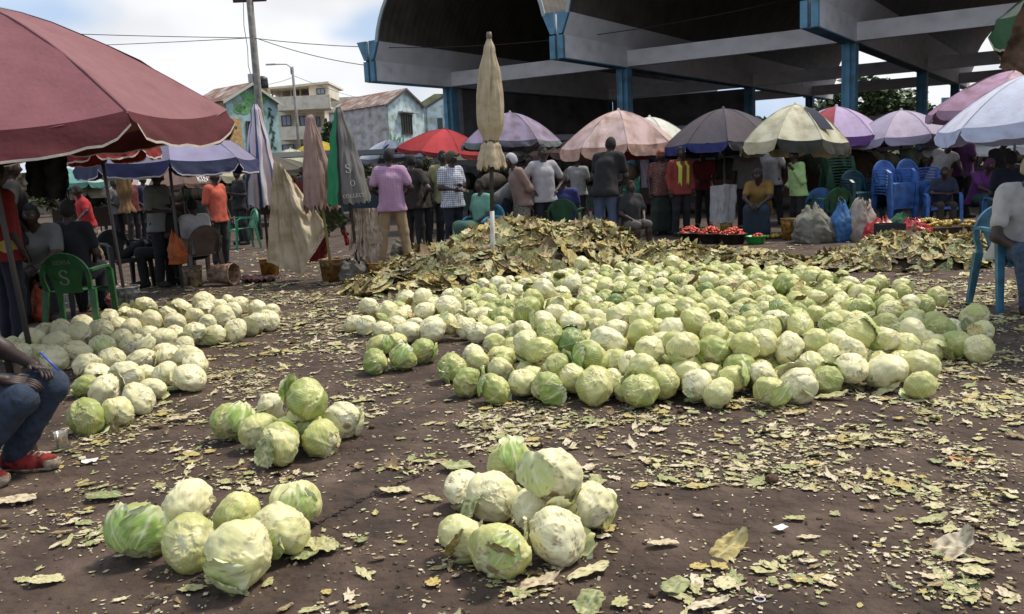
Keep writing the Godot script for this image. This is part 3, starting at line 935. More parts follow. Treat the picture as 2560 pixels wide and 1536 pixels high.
	# lettering on the brown one
	for e in [["KIN", .16, .5, Vector3(.5, 1.545, .99), .46], ["G S W", .07, .5, Vector3(.5, 1.47, 1.03), .46]]:
		var tm := text_mesh(e[0], e[1])
		var l := inst("lettering", tm, mat("paint_white", lin(.7, .7, .7), .8), kn)
		l.transform = Transform3D(Basis(Vector3.UP, e[4]) * Basis(Vector3.RIGHT, -.55), e[3])

func text_mesh(s: String, height: float, serif := false) -> TextMesh:
	var t := TextMesh.new()
	var f := SystemFont.new()
	f.font_names = PackedStringArray(["Droid Serif" if serif else "Droid Sans"])
	t.font = f
	t.text = s
	t.font_size = 48
	t.pixel_size = height / 36.0
	t.depth = .004
	return t

func build_furled():
	# tall cream one in the middle
	var o := thing("furled_parasol", "tall furled cream parasol on a half white pole, standing by the leaf heap", "parasol", Vector3(-0.223, 0, -11.364), 0.0)
	o.rotation.z = -.035
	var cream := fabric(Color(.72, .66, .56), "cloth", 1.6)
	obj("canopy", pleated([Vector2(.025, 3.0), Vector2(.065, 2.86), Vector2(.125, 2.55), Vector2(.15, 2.25), Vector2(.148, 1.98), Vector2(.085, 1.74)], 5, .2, 4, 84, 0.0, 1.6), cream, o, true)
	obj("skirt", pleated([Vector2(.08, 1.76), Vector2(.125, 1.68), Vector2(.17, 1.52), Vector2(.185, 1.42)], 5, .2, 8, 72, .12), cream, o, true)
	var tie := MB.new()
	tie.lathe([Vector2(.084, 1.765), Vector2(.098, 1.76), Vector2(.098, 1.735), Vector2(.084, 1.725)], 16)
	obj("tie", tie, fabric(Color(.35, .28, .2)), o, true)
	var cp := MB.new()
	cp.lathe([Vector2(.001, 3.07), Vector2(.03, 3.065), Vector2(.036, 3.0), Vector2(.03, 2.98)], 12)
	obj("finial", cp, mat("horn", lin(.12, .09, .06), .6), o, true)
	var p1 := MB.new()
	p1.tube([Vector3(0, .88, 0), Vector3(0, 1.8, 0)], [.026], 10)
	obj("pole", p1, mat("pole_brown", lin(.03, .025, .022), .6), o, true)
	var p2 := MB.new()
	p2.tube([Vector3(0, .12, 0), Vector3(0, .885, 0)], [.029], 10)
	obj("white_sleeve", p2, mat("sleeve", lin(.62, .62, .60), .5, "stain", 1.0), o, true)
	var p3 := MB.new()
	p3.lathe([Vector2(.05, .16), Vector2(.07, .12), Vector2(.09, .0)], 12)
	obj("foot", p3, mat("black_rubber", lin(.012, .012, .012), .8), o, true)
	# striped pink and blue, at the utility pole
	o = thing("furled_parasol", "furled parasol striped pale pink and navy, hanging open at its hem, in a yellow bucket", "parasol", Vector3(-3.564, 0, -13.272), 0.0)
	var st := pleated([Vector2(.03, 2.5), Vector2(.07, 2.4), Vector2(.14, 1.9), Vector2(.22, 1.35), Vector2(.25, 1.02)], 6, .22, 14, 72, .15)
	for k in st.v.size():
		var a := atan2(st.v[k].z, st.v[k].x) * 7.0 / TAU + .5
		var f := a - floorf(a)
		st.c[k] = Color(.045, .06, .14) if f < .26 else (Color(.55, .44, .45) if f < .7 else Color(.50, .50, .56))
	var sm := vcol_mat("striped", .9, "fine_n", 2.0, .3)
	obj("canopy", st, sm, o, true)
	var pp := MB.new()
	pp.tube([Vector3(0, .05, 0), Vector3(0, 2.45, 0)], [.02], 8)
	obj("pole", pp, M.pole_brown, o, true)
	# pink
	o = thing("furled_parasol", "furled dusty pink parasol with frayed hem in a brown bucket", "parasol", Vector3(-2.44, 0, -12.245), 0.0)
	o.rotation.z = .06
	var pk := fabric(Color(.64, .53, .50), "cloth", 1.4)
	obj("canopy", pleated([Vector2(.03, 2.25), Vector2(.055, 2.2), Vector2(.115, 1.85), Vector2(.18, 1.4), Vector2(.215, 1.0)], 5, .22, 24, 64, .18), pk, o, true)
	pp = MB.new()
	pp.tube([Vector3(0, .05, 0), Vector3(0, 2.2, 0)], [.02], 8)
	obj("pole", pp, mat("bamboo", lin(.25, .22, .09), .6), o, true)
	# green and grey with lettering
	o = thing("furled_parasol", "furled green and grey parasol printed with white letters, above the ragged cloth", "parasol", Vector3(-2.018, 0, -11.947), 0.0)
	o.rotation.z = .05
	var gg := pleated([Vector2(.03, 2.3), Vector2(.06, 2.22), Vector2(.15, 1.85), Vector2(.22, 1.45), Vector2(.265, 1.05)], 5, .16, 37, 80, .05)
	for k in gg.v.size():
		var a := fposmod(atan2(gg.v[k].x, gg.v[k].z), TAU)   # 0 towards the yard, growing to the right
		gg.c[k] = Color(.13, .125, .125) if a < 1.9 or a > 6.12 else (Color(.02, .02, .02) if a > 5.85 else Color(.02, .20, .085))
	obj("canopy", gg, sm, o, true)
	for e in [["S", .12, .07, 1.50], ["O", .075, .11, 1.31], ["COLLECT", .048, .11, 1.15]]:
		var l := inst("lettering", text_mesh(e[0], e[1], true), mat("paint_faded", lin(.36, .36, .36), .9), o)
		l.transform = Transform3D(Basis(Vector3.UP, .38) * Basis(Vector3.RIGHT, -.14), Vector3(e[2], e[3], .245 + (1.45 - e[3]) * .12))
	pp = MB.new()
	pp.tube([Vector3(0, .05, 0), Vector3(0, 2.25, 0)], [.02], 8)
	obj("pole", pp, M.pole_brown, o, true)
	# tan one far left
	o = thing("furled_parasol", "furled tan parasol tied below, in the far left of the market", "parasol", Vector3(-7.791, 0, -18.536), 0.0)
	obj("canopy", pleated([Vector2(.04, 2.0), Vector2(.12, 1.7), Vector2(.15, 1.35), Vector2(.09, 1.12), Vector2(.17, .9)], 6, .16, 51, 56, .06), fabric(Color(.45, .35, .22), "stain"), o, true)
	pp = MB.new()
	pp.tube([Vector3(0, .0, 0), Vector3(0, 2.0, 0)], [.02], 8)
	obj("pole", pp, M.pole_brown, o, true)
	# hanging sheets between the furled parasols
	var sheet := drape(Vector3(-3.24, 1.672, -12.75), Vector3(-3.105, 1.593, -12.7), Vector3(-3.433, 0.272, -12.6), Vector3(-2.877, 0.046, -12.5), 1.7, .045, 61, .05)
	var sh := thing("hanging_sheet", "large stained cream sheet hanging from the striped parasol down to the ground", "cloth", Vector3(-3.326, 0.113, -12.7) * Vector3(1, 0, 1))
	var cf := fabric(Color(.80, .75, .65), "stain", .7)
	var half1 := obj("sheet_fall", shifted(sheet, sh.position), cf, sh, true)
	var fan := drape(Vector3(-3.135, 1.633, -12.7), Vector3(-2.963, 1.364, -12.7), Vector3(-2.904, 0.065, -12.45), Vector3(-2.507, 0.756, -12.5), 1.8, .05, 63, -.12)
	obj("sheet_swag", shifted(fan, sh.position), cf, sh, true)
	var red := drape(Vector3(-2.95, 1.447, -12.75), Vector3(-2.62, 1.097, -12.7), Vector3(-2.956, 1.252, -12.75), Vector3(-2.258, 0.827, -12.7), 1.6, .02, 65, .02)
	tag(obj("hanging_cloth", red, fabric(Color(.50, .26, .24)), self, true), "faded red strip of cloth stretched behind the cream sheet", "cloth")
	var grn := drape(Vector3(-2.704, 1.101, -12.7), Vector3(-2.235, 0.868, -12.65), Vector3(-2.56, 0.627, -12.55), Vector3(-2.249, 0.751, -12.55), 1.2, .02, 66, .05)
	tag(obj("hanging_cloth", grn, fabric(Color(.19, .22, .11)), self, true), "olive green flap of cloth beside the cream sheet", "cloth")
	var rd2 := drape(Vector3(-2.573, 0.596, -12.6), Vector3(-2.517, 0.593, -12.6), Vector3(-2.804, 0.251, -12.5), Vector3(-2.563, 0.256, -12.5), 2.0, .02, 67, .03)
	tag(obj("hanging_cloth", rd2, fabric(Color(.40, .07, .06)), self, true), "dark red cloth tail below the cream sheet", "cloth")
	var rd3 := drape(Vector3(-2.431, 0.633, -13.2), Vector3(-2.395, 0.631, -13.2), Vector3(-2.394, 0.422, -13.1), Vector3(-2.279, 0.393, -13.1), 1.0, .02, 68, .0)
	tag(obj("hanging_cloth", rd3, fabric(Color(.50, .14, .11)), self, true), "small red rag hanging by the ragged white cloth", "cloth")
	# ragged white cloth under the grey parasol
	var rg := thing("ragged_cloth", "ragged off white cloths hanging in strips under the grey furled parasol", "cloth", Vector3(-2.027, 0, -12.17))
	for e in [[872, 905, 885, 905, 650, 71], [895, 930, 900, 925, 640, 72], [915, 950, 920, 958, 610, 73], [905, 935, 912, 945, 660, 74], [880, 915, 872, 900, 630, 75]]:
		var x0: float = (e[0] - 872) / 85.0
		var x1: float = (e[1] - 872) / 85.0
		var w := drape(Vector3(-2.082, 0.978, -12).lerp(Vector3(-1.699, 0.97, -12), x0), Vector3(-2.082, 0.978, -12).lerp(Vector3(-1.699, 0.97, -12), x1), Vector3(-2.143, 0.278, -11.92).lerp(Vector3(-1.664, 0.255, -11.92), (e[2] - 872) / 85.0) + Vector3(0, (655 - e[4]) * .0055, 0), Vector3(-2.143, 0.278, -11.92).lerp(Vector3(-1.664, 0.255, -11.92), (e[3] - 872) / 85.0) + Vector3(0, (650 - e[4]) * .006, 0), 1.6, .035, e[5], .02, 14, 24)
		obj("strip", shifted(w, rg.position), fabric(Color(.70, .64, .59), "stain", 2.0), rg, true)

func shifted(mb: MB, by: Vector3) -> MB:
	for k in mb.v.size(): mb.v[k] -= by
	return mb

# ---------------------------------------------------------------- people
# surface nets over tapered capsules joined with a smooth minimum; caps: [a, b, ra, rb]
func nets(mb: MB, caps: Array, cell: float, k: float, fold := 0.0, sd := 1, cut_low := -9.0, cut_high := 99.0):
	var lo := Vector3(9, 9, 9)
	var hi := -lo
	for c in caps:
		for e in [[c[0], c[2]], [c[1], c[3]]]:
			lo = lo.min(e[0] - Vector3.ONE * e[1])
			hi = hi.max(e[0] + Vector3.ONE * e[1])
	lo -= Vector3.ONE * cell * 3.0
	hi += Vector3.ONE * cell * 3.0
	var nx := int((hi.x - lo.x) / cell) + 1
	var ny := int((hi.y - lo.y) / cell) + 1
	var nz := int((hi.z - lo.z) / cell) + 1
	var f := PackedFloat32Array()
	f.resize(nx * ny * nz)
	f.fill(1.0)
	var m := cell * 2.0 + k * .5
	for c in caps:
		var a: Vector3 = c[0]
		var b: Vector3 = c[1]
		var ra: float = c[2]
		var rb: float = c[3]
		var rm := maxf(ra, rb) + m
		var l := ((a.min(b) - Vector3.ONE * rm - lo) / cell)
		var h := ((a.max(b) + Vector3.ONE * rm - lo) / cell)
		var ba := b - a
		var bb := maxf(ba.length_squared(), 1e-9)
		for z in range(maxi(0, int(l.z)), mini(nz, int(h.z) + 2)):
			for y in range(maxi(0, int(l.y)), mini(ny, int(h.y) + 2)):
				var row := (z * ny + y) * nx
				for x in range(maxi(0, int(l.x)), mini(nx, int(h.x) + 2)):
					var p := lo + Vector3(x, y, z) * cell
					var t := clampf((p - a).dot(ba) / bb, 0.0, 1.0)
					var d := p.distance_to(a + ba * t) - lerpf(ra, rb, t)
					var o := f[row + x]
					var hh := maxf(k - absf(o - d), 0.0) / k
					f[row + x] = minf(o, d) - hh * hh * k * .25
	if fold > 0.0 or cut_low > -5.0 or cut_high < 50.0:
		var ns := FastNoiseLite.new()
		ns.seed = sd
		ns.frequency = 1.0
		for z in nz:
			for y in ny:
				var row := (z * ny + y) * nx
				for x in nx:
					var q := f[row + x]
					if q > .12: continue
					var p := lo + Vector3(x, y, z) * cell
					if fold > 0.0: q += fold * ns.get_noise_3d(p.x * 9.0, p.y * 4.5, p.z * 9.0)
					q = maxf(q, maxf(cut_low - p.y, p.y - cut_high))
					f[row + x] = q
	var idx := {}
	var sx := 1
	var sy := nx
	var sz := nx * ny
	var corner := [0, 1, sy, sy + 1, sz, sz + 1, sz + sy, sz + sy + 1]
	var edges := [[0, 1], [2, 3], [4, 5], [6, 7], [0, 2], [1, 3], [4, 6], [5, 7], [0, 4], [1, 5], [2, 6], [3, 7]]
	for z in nz - 1:
		for y in ny - 1:
			var row := (z * ny + y) * nx
			for x in nx - 1:
				var i := row + x
				var f0 := f[i]
				if f0 > .9: 
					if f[i + sz + sy + 1] > .9: continue
				var neg := 0
				for q in corner:
					if f[i + q] < 0.0: neg += 1
				if neg == 0 or neg == 8: continue
				var s := Vector3.ZERO
				var n := 0
				for e in edges:
					var va := f[i + corner[e[0]]]
					var vb := f[i + corner[e[1]]]
					if (va < 0.0) == (vb < 0.0): continue
					var t := va / (va - vb)
					var pa := Vector3(e[0] & 1, (e[0] >> 1) & 1, e[0] >> 2)
					var pb := Vector3(e[1] & 1, (e[1] >> 1) & 1, e[1] >> 2)
					s += pa.lerp(pb, t)
					n += 1
				idx[i] = mb.vert(lo + (Vector3(x, y, z) + s / n) * cell)
	for i in idx:
		var f0 := f[i]
		for e in [[sx, sy, sz], [sy, sz, sx], [sz, sx, sy]]:
			var f1 := f[i + e[0]]
			if (f0 < 0.0) == (f1 < 0.0): continue
			var a: int = i
			var b: int = i - e[1]
			var c2: int = i - e[1] - e[2]
			var d2: int = i - e[2]
			if not (idx.has(b) and idx.has(c2) and idx.has(d2)): continue
			if f0 < 0.0: mb.quad(idx[a], idx[d2], idx[c2], idx[b])
			else: mb.quad(idx[a], idx[b], idx[c2], idx[d2])

# joints of a 1.75 m adult facing +z
func stand_pose() -> Dictionary:
	return {"pel": Vector3(0, .95, 0), "che": Vector3(0, 1.28, .0), "nek": Vector3(0, 1.47, -.01), "hed": Vector3(0, 1.635, .02),
		"shl": Vector3(.185, 1.42, -.01), "shr": Vector3(-.185, 1.42, -.01), "ell": Vector3(.25, 1.14, -.04), "elr": Vector3(-.25, 1.14, -.04),
		"wrl": Vector3(.26, .90, .06), "wrr": Vector3(-.26, .90, .06),
		"hil": Vector3(.09, .92, 0), "hir": Vector3(-.09, .92, 0), "knl": Vector3(.11, .51, .02), "knr": Vector3(-.11, .51, .02),
		"anl": Vector3(.125, .085, -.02), "anr": Vector3(-.125, .085, -.02), "tol": Vector3(.16, .04, .15), "tor": Vector3(-.16, .04, .15), "look": Vector2(0, 0)}

func lean_pose(p: Dictionary, pitch: float, side := 0.0) -> Dictionary:   # bends everything above the hips
	var b := Basis(Vector3.RIGHT, pitch) * Basis(Vector3.BACK, side)
	for j in ["che", "nek", "hed", "shl", "shr", "ell", "elr", "wrl", "wrr"]:
		p[j] = p.pel + b * (p[j] - p.pel)
	p.look = Vector2(p.look.x, p.look.y + pitch * .6)
	return p

func sit_pose(spread := .12) -> Dictionary:
	var p := stand_pose()
	var dy := Vector3(0, -.45, -.0)
	for j in ["pel", "che", "nek", "hed", "shl", "shr", "ell", "elr", "wrl", "wrr", "hil", "hir"]: p[j] += dy
	p.knl = Vector3(spread, .50, .42); p.knr = Vector3(-spread, .50, .42)
	p.anl = Vector3(spread, .085, .40); p.anr = Vector3(-spread, .085, .40)
	p.tol = Vector3(spread + .03, .04, .58); p.tor = Vector3(-spread - .03, .04, .58)
	p.ell = Vector3(.24, .70, .04); p.elr = Vector3(-.24, .70, .04)
	p.wrl = Vector3(.12, .58, .27); p.wrr = Vector3(-.12, .58, .27)
	return p

func pose_of(kind: String) -> Dictionary:
	var p := stand_pose()
	match kind:
		"stand": pass
		"stand_wide":
			p.anl = Vector3(.2, .085, 0); p.anr = Vector3(-.2, .085, 0); p.knl = Vector3(.15, .51, .02); p.knr = Vector3(-.15, .51, .02)
			p.tol = Vector3(.25, .04, .16); p.tor = Vector3(-.25, .04, .16)
			p.ell = Vector3(.30, 1.16, -.02); p.wrl = Vector3(.16, 1.05, .17); p.elr = Vector3(-.30, 1.16, -.02); p.wrr = Vector3(-.16, 1.03, .17)
		"hands_front":
			p.ell = Vector3(.25, 1.15, .0); p.elr = Vector3(-.25, 1.15, .0); p.wrl = Vector3(-.02, 1.2, .2); p.wrr = Vector3(.02, 1.1, .2)
			p.look = Vector2(.5, .35)
		"hips":
			p.ell = Vector3(.40, 1.16, -.1); p.elr = Vector3(-.40, 1.16, -.1); p.wrl = Vector3(.20, 1.0, .06); p.wrr = Vector3(-.20, 1.0, .06)
		"behind":
			p = lean_pose(p, .22)
			p.ell = Vector3(.25, 1.12, -.06); p.elr = Vector3(-.25, 1.12, -.06); p.wrl = Vector3(.06, .98, -.16); p.wrr = Vector3(-.06, .98, -.16)
		"bend":
			p = lean_pose(p, .95)
			p.wrl = Vector3(.16, .62, .52); p.wrr = Vector3(-.16, .62, .52); p.ell = Vector3(.24, .88, .38); p.elr = Vector3(-.24, .88, .38)
		"stoop":
			p = lean_pose(p, .38)
			p.ell = Vector3(.25, 1.1, .22); p.elr = Vector3(-.25, 1.1, .22); p.wrl = Vector3(.1, 1.02, .42); p.wrr = Vector3(-.1, 1.02, .42)
		"phone":
			p = lean_pose(p, .12)
			p.ell = Vector3(.26, 1.12, .05); p.wrl = Vector3(.14, 1.36, .2); p.elr = Vector3(-.25, 1.12, .0); p.wrr = Vector3(-.15, 1.02, .2)
		"reach":
			p.ell = Vector3(.34, 1.2, .18); p.wrl = Vector3(.42, 1.1, .4); p.elr = Vector3(-.25, 1.14, -.04)
		"lean_side":
			p = lean_pose(p, .25, -.35)
			p.ell = Vector3(.42, 1.16, .1); p.wrl = Vector3(.50, 1.0, .3)
		"sit": p = sit_pose()
		"sit_fwd":
			p = lean_pose(sit_pose(.15), .42)
			p.ell = Vector3(.22, .72, .36); p.elr = Vector3(-.22, .72, .36); p.wrl = Vector3(.08, .6, .52); p.wrr = Vector3(-.08, .62, .52)
		"sit_eat":
			p = lean_pose(sit_pose(), .25)
			p.ell = Vector3(.24, .74, .2); p.elr = Vector3(-.24, .74, .2); p.wrl = Vector3(.08, .74, .4); p.wrr = Vector3(-.08, .74, .4)
		"sit_tuck":   # feet drawn back, hands resting on the knee
			p = sit_pose(.1)
			for j in ["pel", "che", "nek", "hed", "shl", "shr", "hil", "hir"]: p[j] += Vector3(0, -.08, 0)
			p.knl = Vector3(.10, .44, .46); p.anl = Vector3(.08, .085, .22); p.tol = Vector3(.10, .04, .40)
			p.knr = Vector3(-.12, .43, .44); p.anr = Vector3(-.14, .085, .12); p.tor = Vector3(-.15, .04, .30)
			p = lean_pose(p, -.2)
			p.ell = Vector3(.25, .60, .12); p.wrl = Vector3(.08, .55, .40); p.elr = Vector3(-.27, .60, .14); p.wrr = Vector3(-.14, .53, .40)
		"sit_right":   # forearms on the thighs, legs apart
			p = lean_pose(sit_pose(.17), .30)
			p.anl = Vector3(.2, .085, .30); p.tol = Vector3(.24, .04, .47); p.anr = Vector3(-.14, .085, .44); p.tor = Vector3(-.15, .04, .61)
			p.elr = Vector3(-.30, .62, .24); p.wrr = Vector3(-.06, .44, .46); p.ell = Vector3(.28, .64, .24); p.wrl = Vector3(.06, .46, .46)
			p.look = Vector2(.3, .25)
		"stretch":   # seated high, one leg thrown forward
			p = sit_pose(.1)
			p.knr = Vector3(-.12, .62, .40); p.anr = Vector3(-.14, .42, .78); p.tor = Vector3(-.15, .50, .92)
			p.wrl = Vector3(.0, .80, .2); p.wrr = Vector3(.02, .74, .2); p.ell = Vector3(.25, .72, .02); p.elr = Vector3(-.25, .72, .02)
	return p

var pose_cache := {}

func head_into(mb: MB, at: Vector3, look: Vector2, skin: Color):
	var b := Basis(Vector3.UP, look.x) * Basis(Vector3.RIGHT, look.y)
	var nu := 26
	var nv := 22
	var s := mb.v.size()
	for j in nv + 1:
		for i in nu + 1:
			var a := TAU * (i % nu) / nu
			var e := PI * j / nv
			var d := Vector3(sin(e) * sin(a), cos(e), sin(e) * cos(a))
			var q := Vector3(d.x * .076, d.y * .118, d.z * .096)
			if q.y < -.02:
				var t := clampf((-.02 - q.y) / .1, 0, 1)
				q.x *= 1.0 - .32 * t
				if q.z < 0.0: q.z *= 1.0 - .45 * t
				else: q.z *= 1.0 - .06 * t
			mb.col = skin
			if d.z > .2:
				q.z += .026 * exp(-(pow(q.x / .013, 2.0) + pow((q.y + .018) / .022, 2.0)))
				q.z += .006 * exp(-(pow(q.x / .04, 2.0) + pow((q.y - .032) / .012, 2.0)))
				for sd in [-1.0, 1.0]:
					var g := exp(-(pow((q.x - sd * .032) / .015, 2.0) + pow((q.y - .012) / .010, 2.0)))
					q.z -= .010 * g
					if g > .45: mb.col = skin.lerp(Color(.35, .33, .3), .6)
					if g > .85: mb.col = Color(.01, .008, .006)
				var lp := exp(-(pow(q.x / .024, 2.0) + pow((q.y + .062) / .010, 2.0)))
				q.z += .009 * lp
				if lp > .4: mb.col = skin.lerp(Color(.16, .05, .045), .55)
			mb.vert(at + b * q)
	for j in nv:
		for i in nu:
			var k := s + j * (nu + 1) + i
			mb.quad(k, k + 1, k + nu + 2, k + nu + 1)
	mb.col = skin
	for sd in [-1.0, 1.0]:
		mb.blob(at + b * Vector3(sd * .076, -.005, -.008), Vector3(.010, .030, .018), 8, 6, b)

func hair_mesh(at: Vector3, look: Vector2, grow: float, low: float) -> MB:
	var b := Basis(Vector3.UP, look.x) * Basis(Vector3.RIGHT, look.y)
	var mb := MB.new()
	var ns := FastNoiseLite.new()
	ns.frequency = 1.0
	mb.grid(24, 10, func(u, v):
		var a: float = u * TAU
		var front := maxf(0.0, cos(a))
		var lim := lerpf(2.05, 1.02, smoothstep(.1, .75, front)) + low
		var e: float = v * lim
		var d := Vector3(sin(e) * sin(a), cos(e), sin(e) * cos(a))
		var q := Vector3(d.x * .076, d.y * .118, d.z * .096) + d * (grow if v < .97 else -.004)
		q += d * .004 * ns.get_noise_3d(d.x * 14, d.y * 14, d.z * 14)
		return at + b * q)
	return mb

func hand_into(mb: MB, wrist: Vector3, dir: Vector3, inward: Vector3, curl: float):
	var f := dir.normalized()
	var s := (inward - f * inward.dot(f)).normalized()   # thumb side
	if s == Vector3.ZERO: s = Vector3.RIGHT
	var n := f.cross(s)
	var palm := wrist + f * .085
	for q in [[-.026, .011], [-.009, .013], [.009, .013], [.026, .012]]:
		mb.tube([wrist - f * .02 + s * q[0] * .5, wrist + f * .03 + s * q[0] * .9, palm + s * q[0]], [.016, q[1] + .003, q[1]], 6)
	var lens := [.062, .075, .08, .07]
	for k in 4:
		var base := palm + s * (-.026 + .0173 * k)
		var l: float = lens[k]
		var d1 := (f + n * curl * .5).normalized()
		var d2 := (f + n * curl * 1.4).normalized()
		var m := base + d1 * l * .5
		mb.tube([base - f * .01, m, m + d2 * l * .32, m + d2 * l * .5 + n * curl * .012], [.0092, .0088, .0078, .005], 6)
	var tb := wrist + f * .03 + s * .03
	mb.tube([tb - s * .012, tb + (f * .6 + s * .7) * .034, tb + (f * .9 + s * .5) * .062 + n * curl * .01], [.013, .0105, .006], 6)

# top: shirt, trousers: pants | shorts | skirt ; sleeve: fraction of arm covered
func body_meshes(kind: String, sleeve: float, legs: String, skin: Color, fine: float) -> Dictionary:
	var key := "%s %s %s %s" % [kind, sleeve, legs, skin.to_html()]
	if pose_cache.has(key): return pose_cache[key]
	var p := pose_of(kind)
	var up: Vector3 = (p.che - p.pel).normalized()
	var side := Vector3.RIGHT
	var out := {"p": p}
	# body
	var caps := []
	caps.append([p.pel + side * .06 - up * .02, p.pel - side * .06 - up * .02, .108, .108])
	caps.append([p.pel + up * .02, p.che, .105, .118])
	caps.append([p.che + side * .065 + up * .03, p.che - side * .065 + up * .03, .105, .105])
	caps.append([p.shl.lerp(p.nek, .25), p.shr.lerp(p.nek, .25), .062, .062])
	caps.append([p.nek - up * .06, p.hed - Vector3(0, .05, 0), .058, .05])
	for s in ["l", "r"]:
		caps.append([p["sh" + s], p["el" + s], .052, .041])
		caps.append([p["el" + s], p["wr" + s], .040, .026])
		caps.append([p["hi" + s], p["kn" + s], .088, .058])
		var calf: Vector3 = p["kn" + s].lerp(p["an" + s], .3)
		caps.append([p["kn" + s], calf, .054, .056])
		caps.append([calf, p["an" + s], .055, .036])
		caps.append([p["an" + s] + Vector3(0, -.03, 0), p["to" + s], .042, .034])
	var mb := MB.new()
	mb.col = skin
	nets(mb, caps, fine, .045)
	head_into(mb, p.hed, p.look, skin)
	mb.col = skin
	for s in ["l", "r"]:
		var d: Vector3 = p["wr" + s] - p["el" + s]
		var inw := Vector3(-1 if s == "l" else 1, .1, .35)
		hand_into(mb, p["wr" + s], d, inw, .45 * (1.0 if s == "l" else -1.0))
	out.body = mb.mesh(true)
	# shirt
	caps = []
	caps.append([p.pel + side * .088 - up * .12, p.pel - side * .088 - up * .12, .148, .148])
	caps.append([p.pel + side * .05, p.che + side * .04, .143, .143])
	caps.append([p.pel - side * .05, p.che - side * .04, .143, .143])
	caps.append([p.che + side * .075 + up * .03, p.che - side * .075 + up * .03, .118, .118])
	caps.append([p.shl.lerp(p.nek, .2), p.shr.lerp(p.nek, .2), .078, .078])
	for s in ["l", "r"]:
		var t := minf(1.0, sleeve * 2.0)
		caps.append([p["sh" + s], p["sh" + s].lerp(p["el" + s], t), .072, lerpf(.072, .062, t)])
		if sleeve > .5:
			var t2 := (sleeve - .5) * 2.0
			caps.append([p["el" + s], p["el" + s].lerp(p["wr" + s], t2 * .92), .058, .046])
	mb = MB.new()
	nets(mb, caps, fine, .04, .016, 5, p.pel.y - (.13 if p.pel.y > .8 else .09) if up.y > .8 else -9.0)
	out.shirt = mb.mesh(true)
	# legs
	caps = []
	caps.append([p.pel + side * .06 - up * .03, p.pel - side * .06 - up * .03, .122, .122])
	for s in ["l", "r"]:
		if legs == "skirt": continue
		caps.append([p["hi" + s], p["kn" + s], .105, .078])
		if legs == "pants":
			caps.append([p["kn" + s], p["an" + s] + (p["kn" + s] - p["an" + s]) * .06, .076, .066])
	if legs == "skirt":
		var kc: Vector3 = (p.knl + p.knr) * .5
		var ac: Vector3 = (p.anl + p.anr) * .5 + Vector3(0, .06, 0)
		for w in [-1.0, 0.0, 1.0]:
			caps.append([p.pel + side * .05 * w, kc + side * .11 * w, .12, .12])
			caps.append([kc + side * .11 * w, ac + side * .13 * w, .12, .115])
	mb = MB.new()
	nets(mb, caps, fine, .035, .014, 6)
	out.legs = mb.mesh(true)
	# shoes
	for s in ["l", "r"]:
		mb = MB.new()
		var heel: Vector3 = p["an" + s] + Vector3(0, -.04, -.02)
		var toe: Vector3 = p["to" + s]
		nets(mb, [[heel + (heel - toe) * .06, heel.lerp(toe, .5), .046, .048], [heel.lerp(toe, .5), toe, .048, .042], [heel + Vector3(0, .035, 0), heel.lerp(toe, .45), .046, .042]], fine * .7, .03)
		out["shoe_" + s] = mb.mesh(true)
		mb = MB.new()
		nets(mb, [[heel + (heel - toe) * .06, heel.lerp(toe, .5), .052, .054], [heel.lerp(toe, .5), toe, .054, .047]], fine * .7, .03, 0.0, 1, -9.0, .022)
		out["sole_" + s] = mb.mesh(true)
	pose_cache[key] = out
	return out

const SKIN = Color(.032, .018, .013)

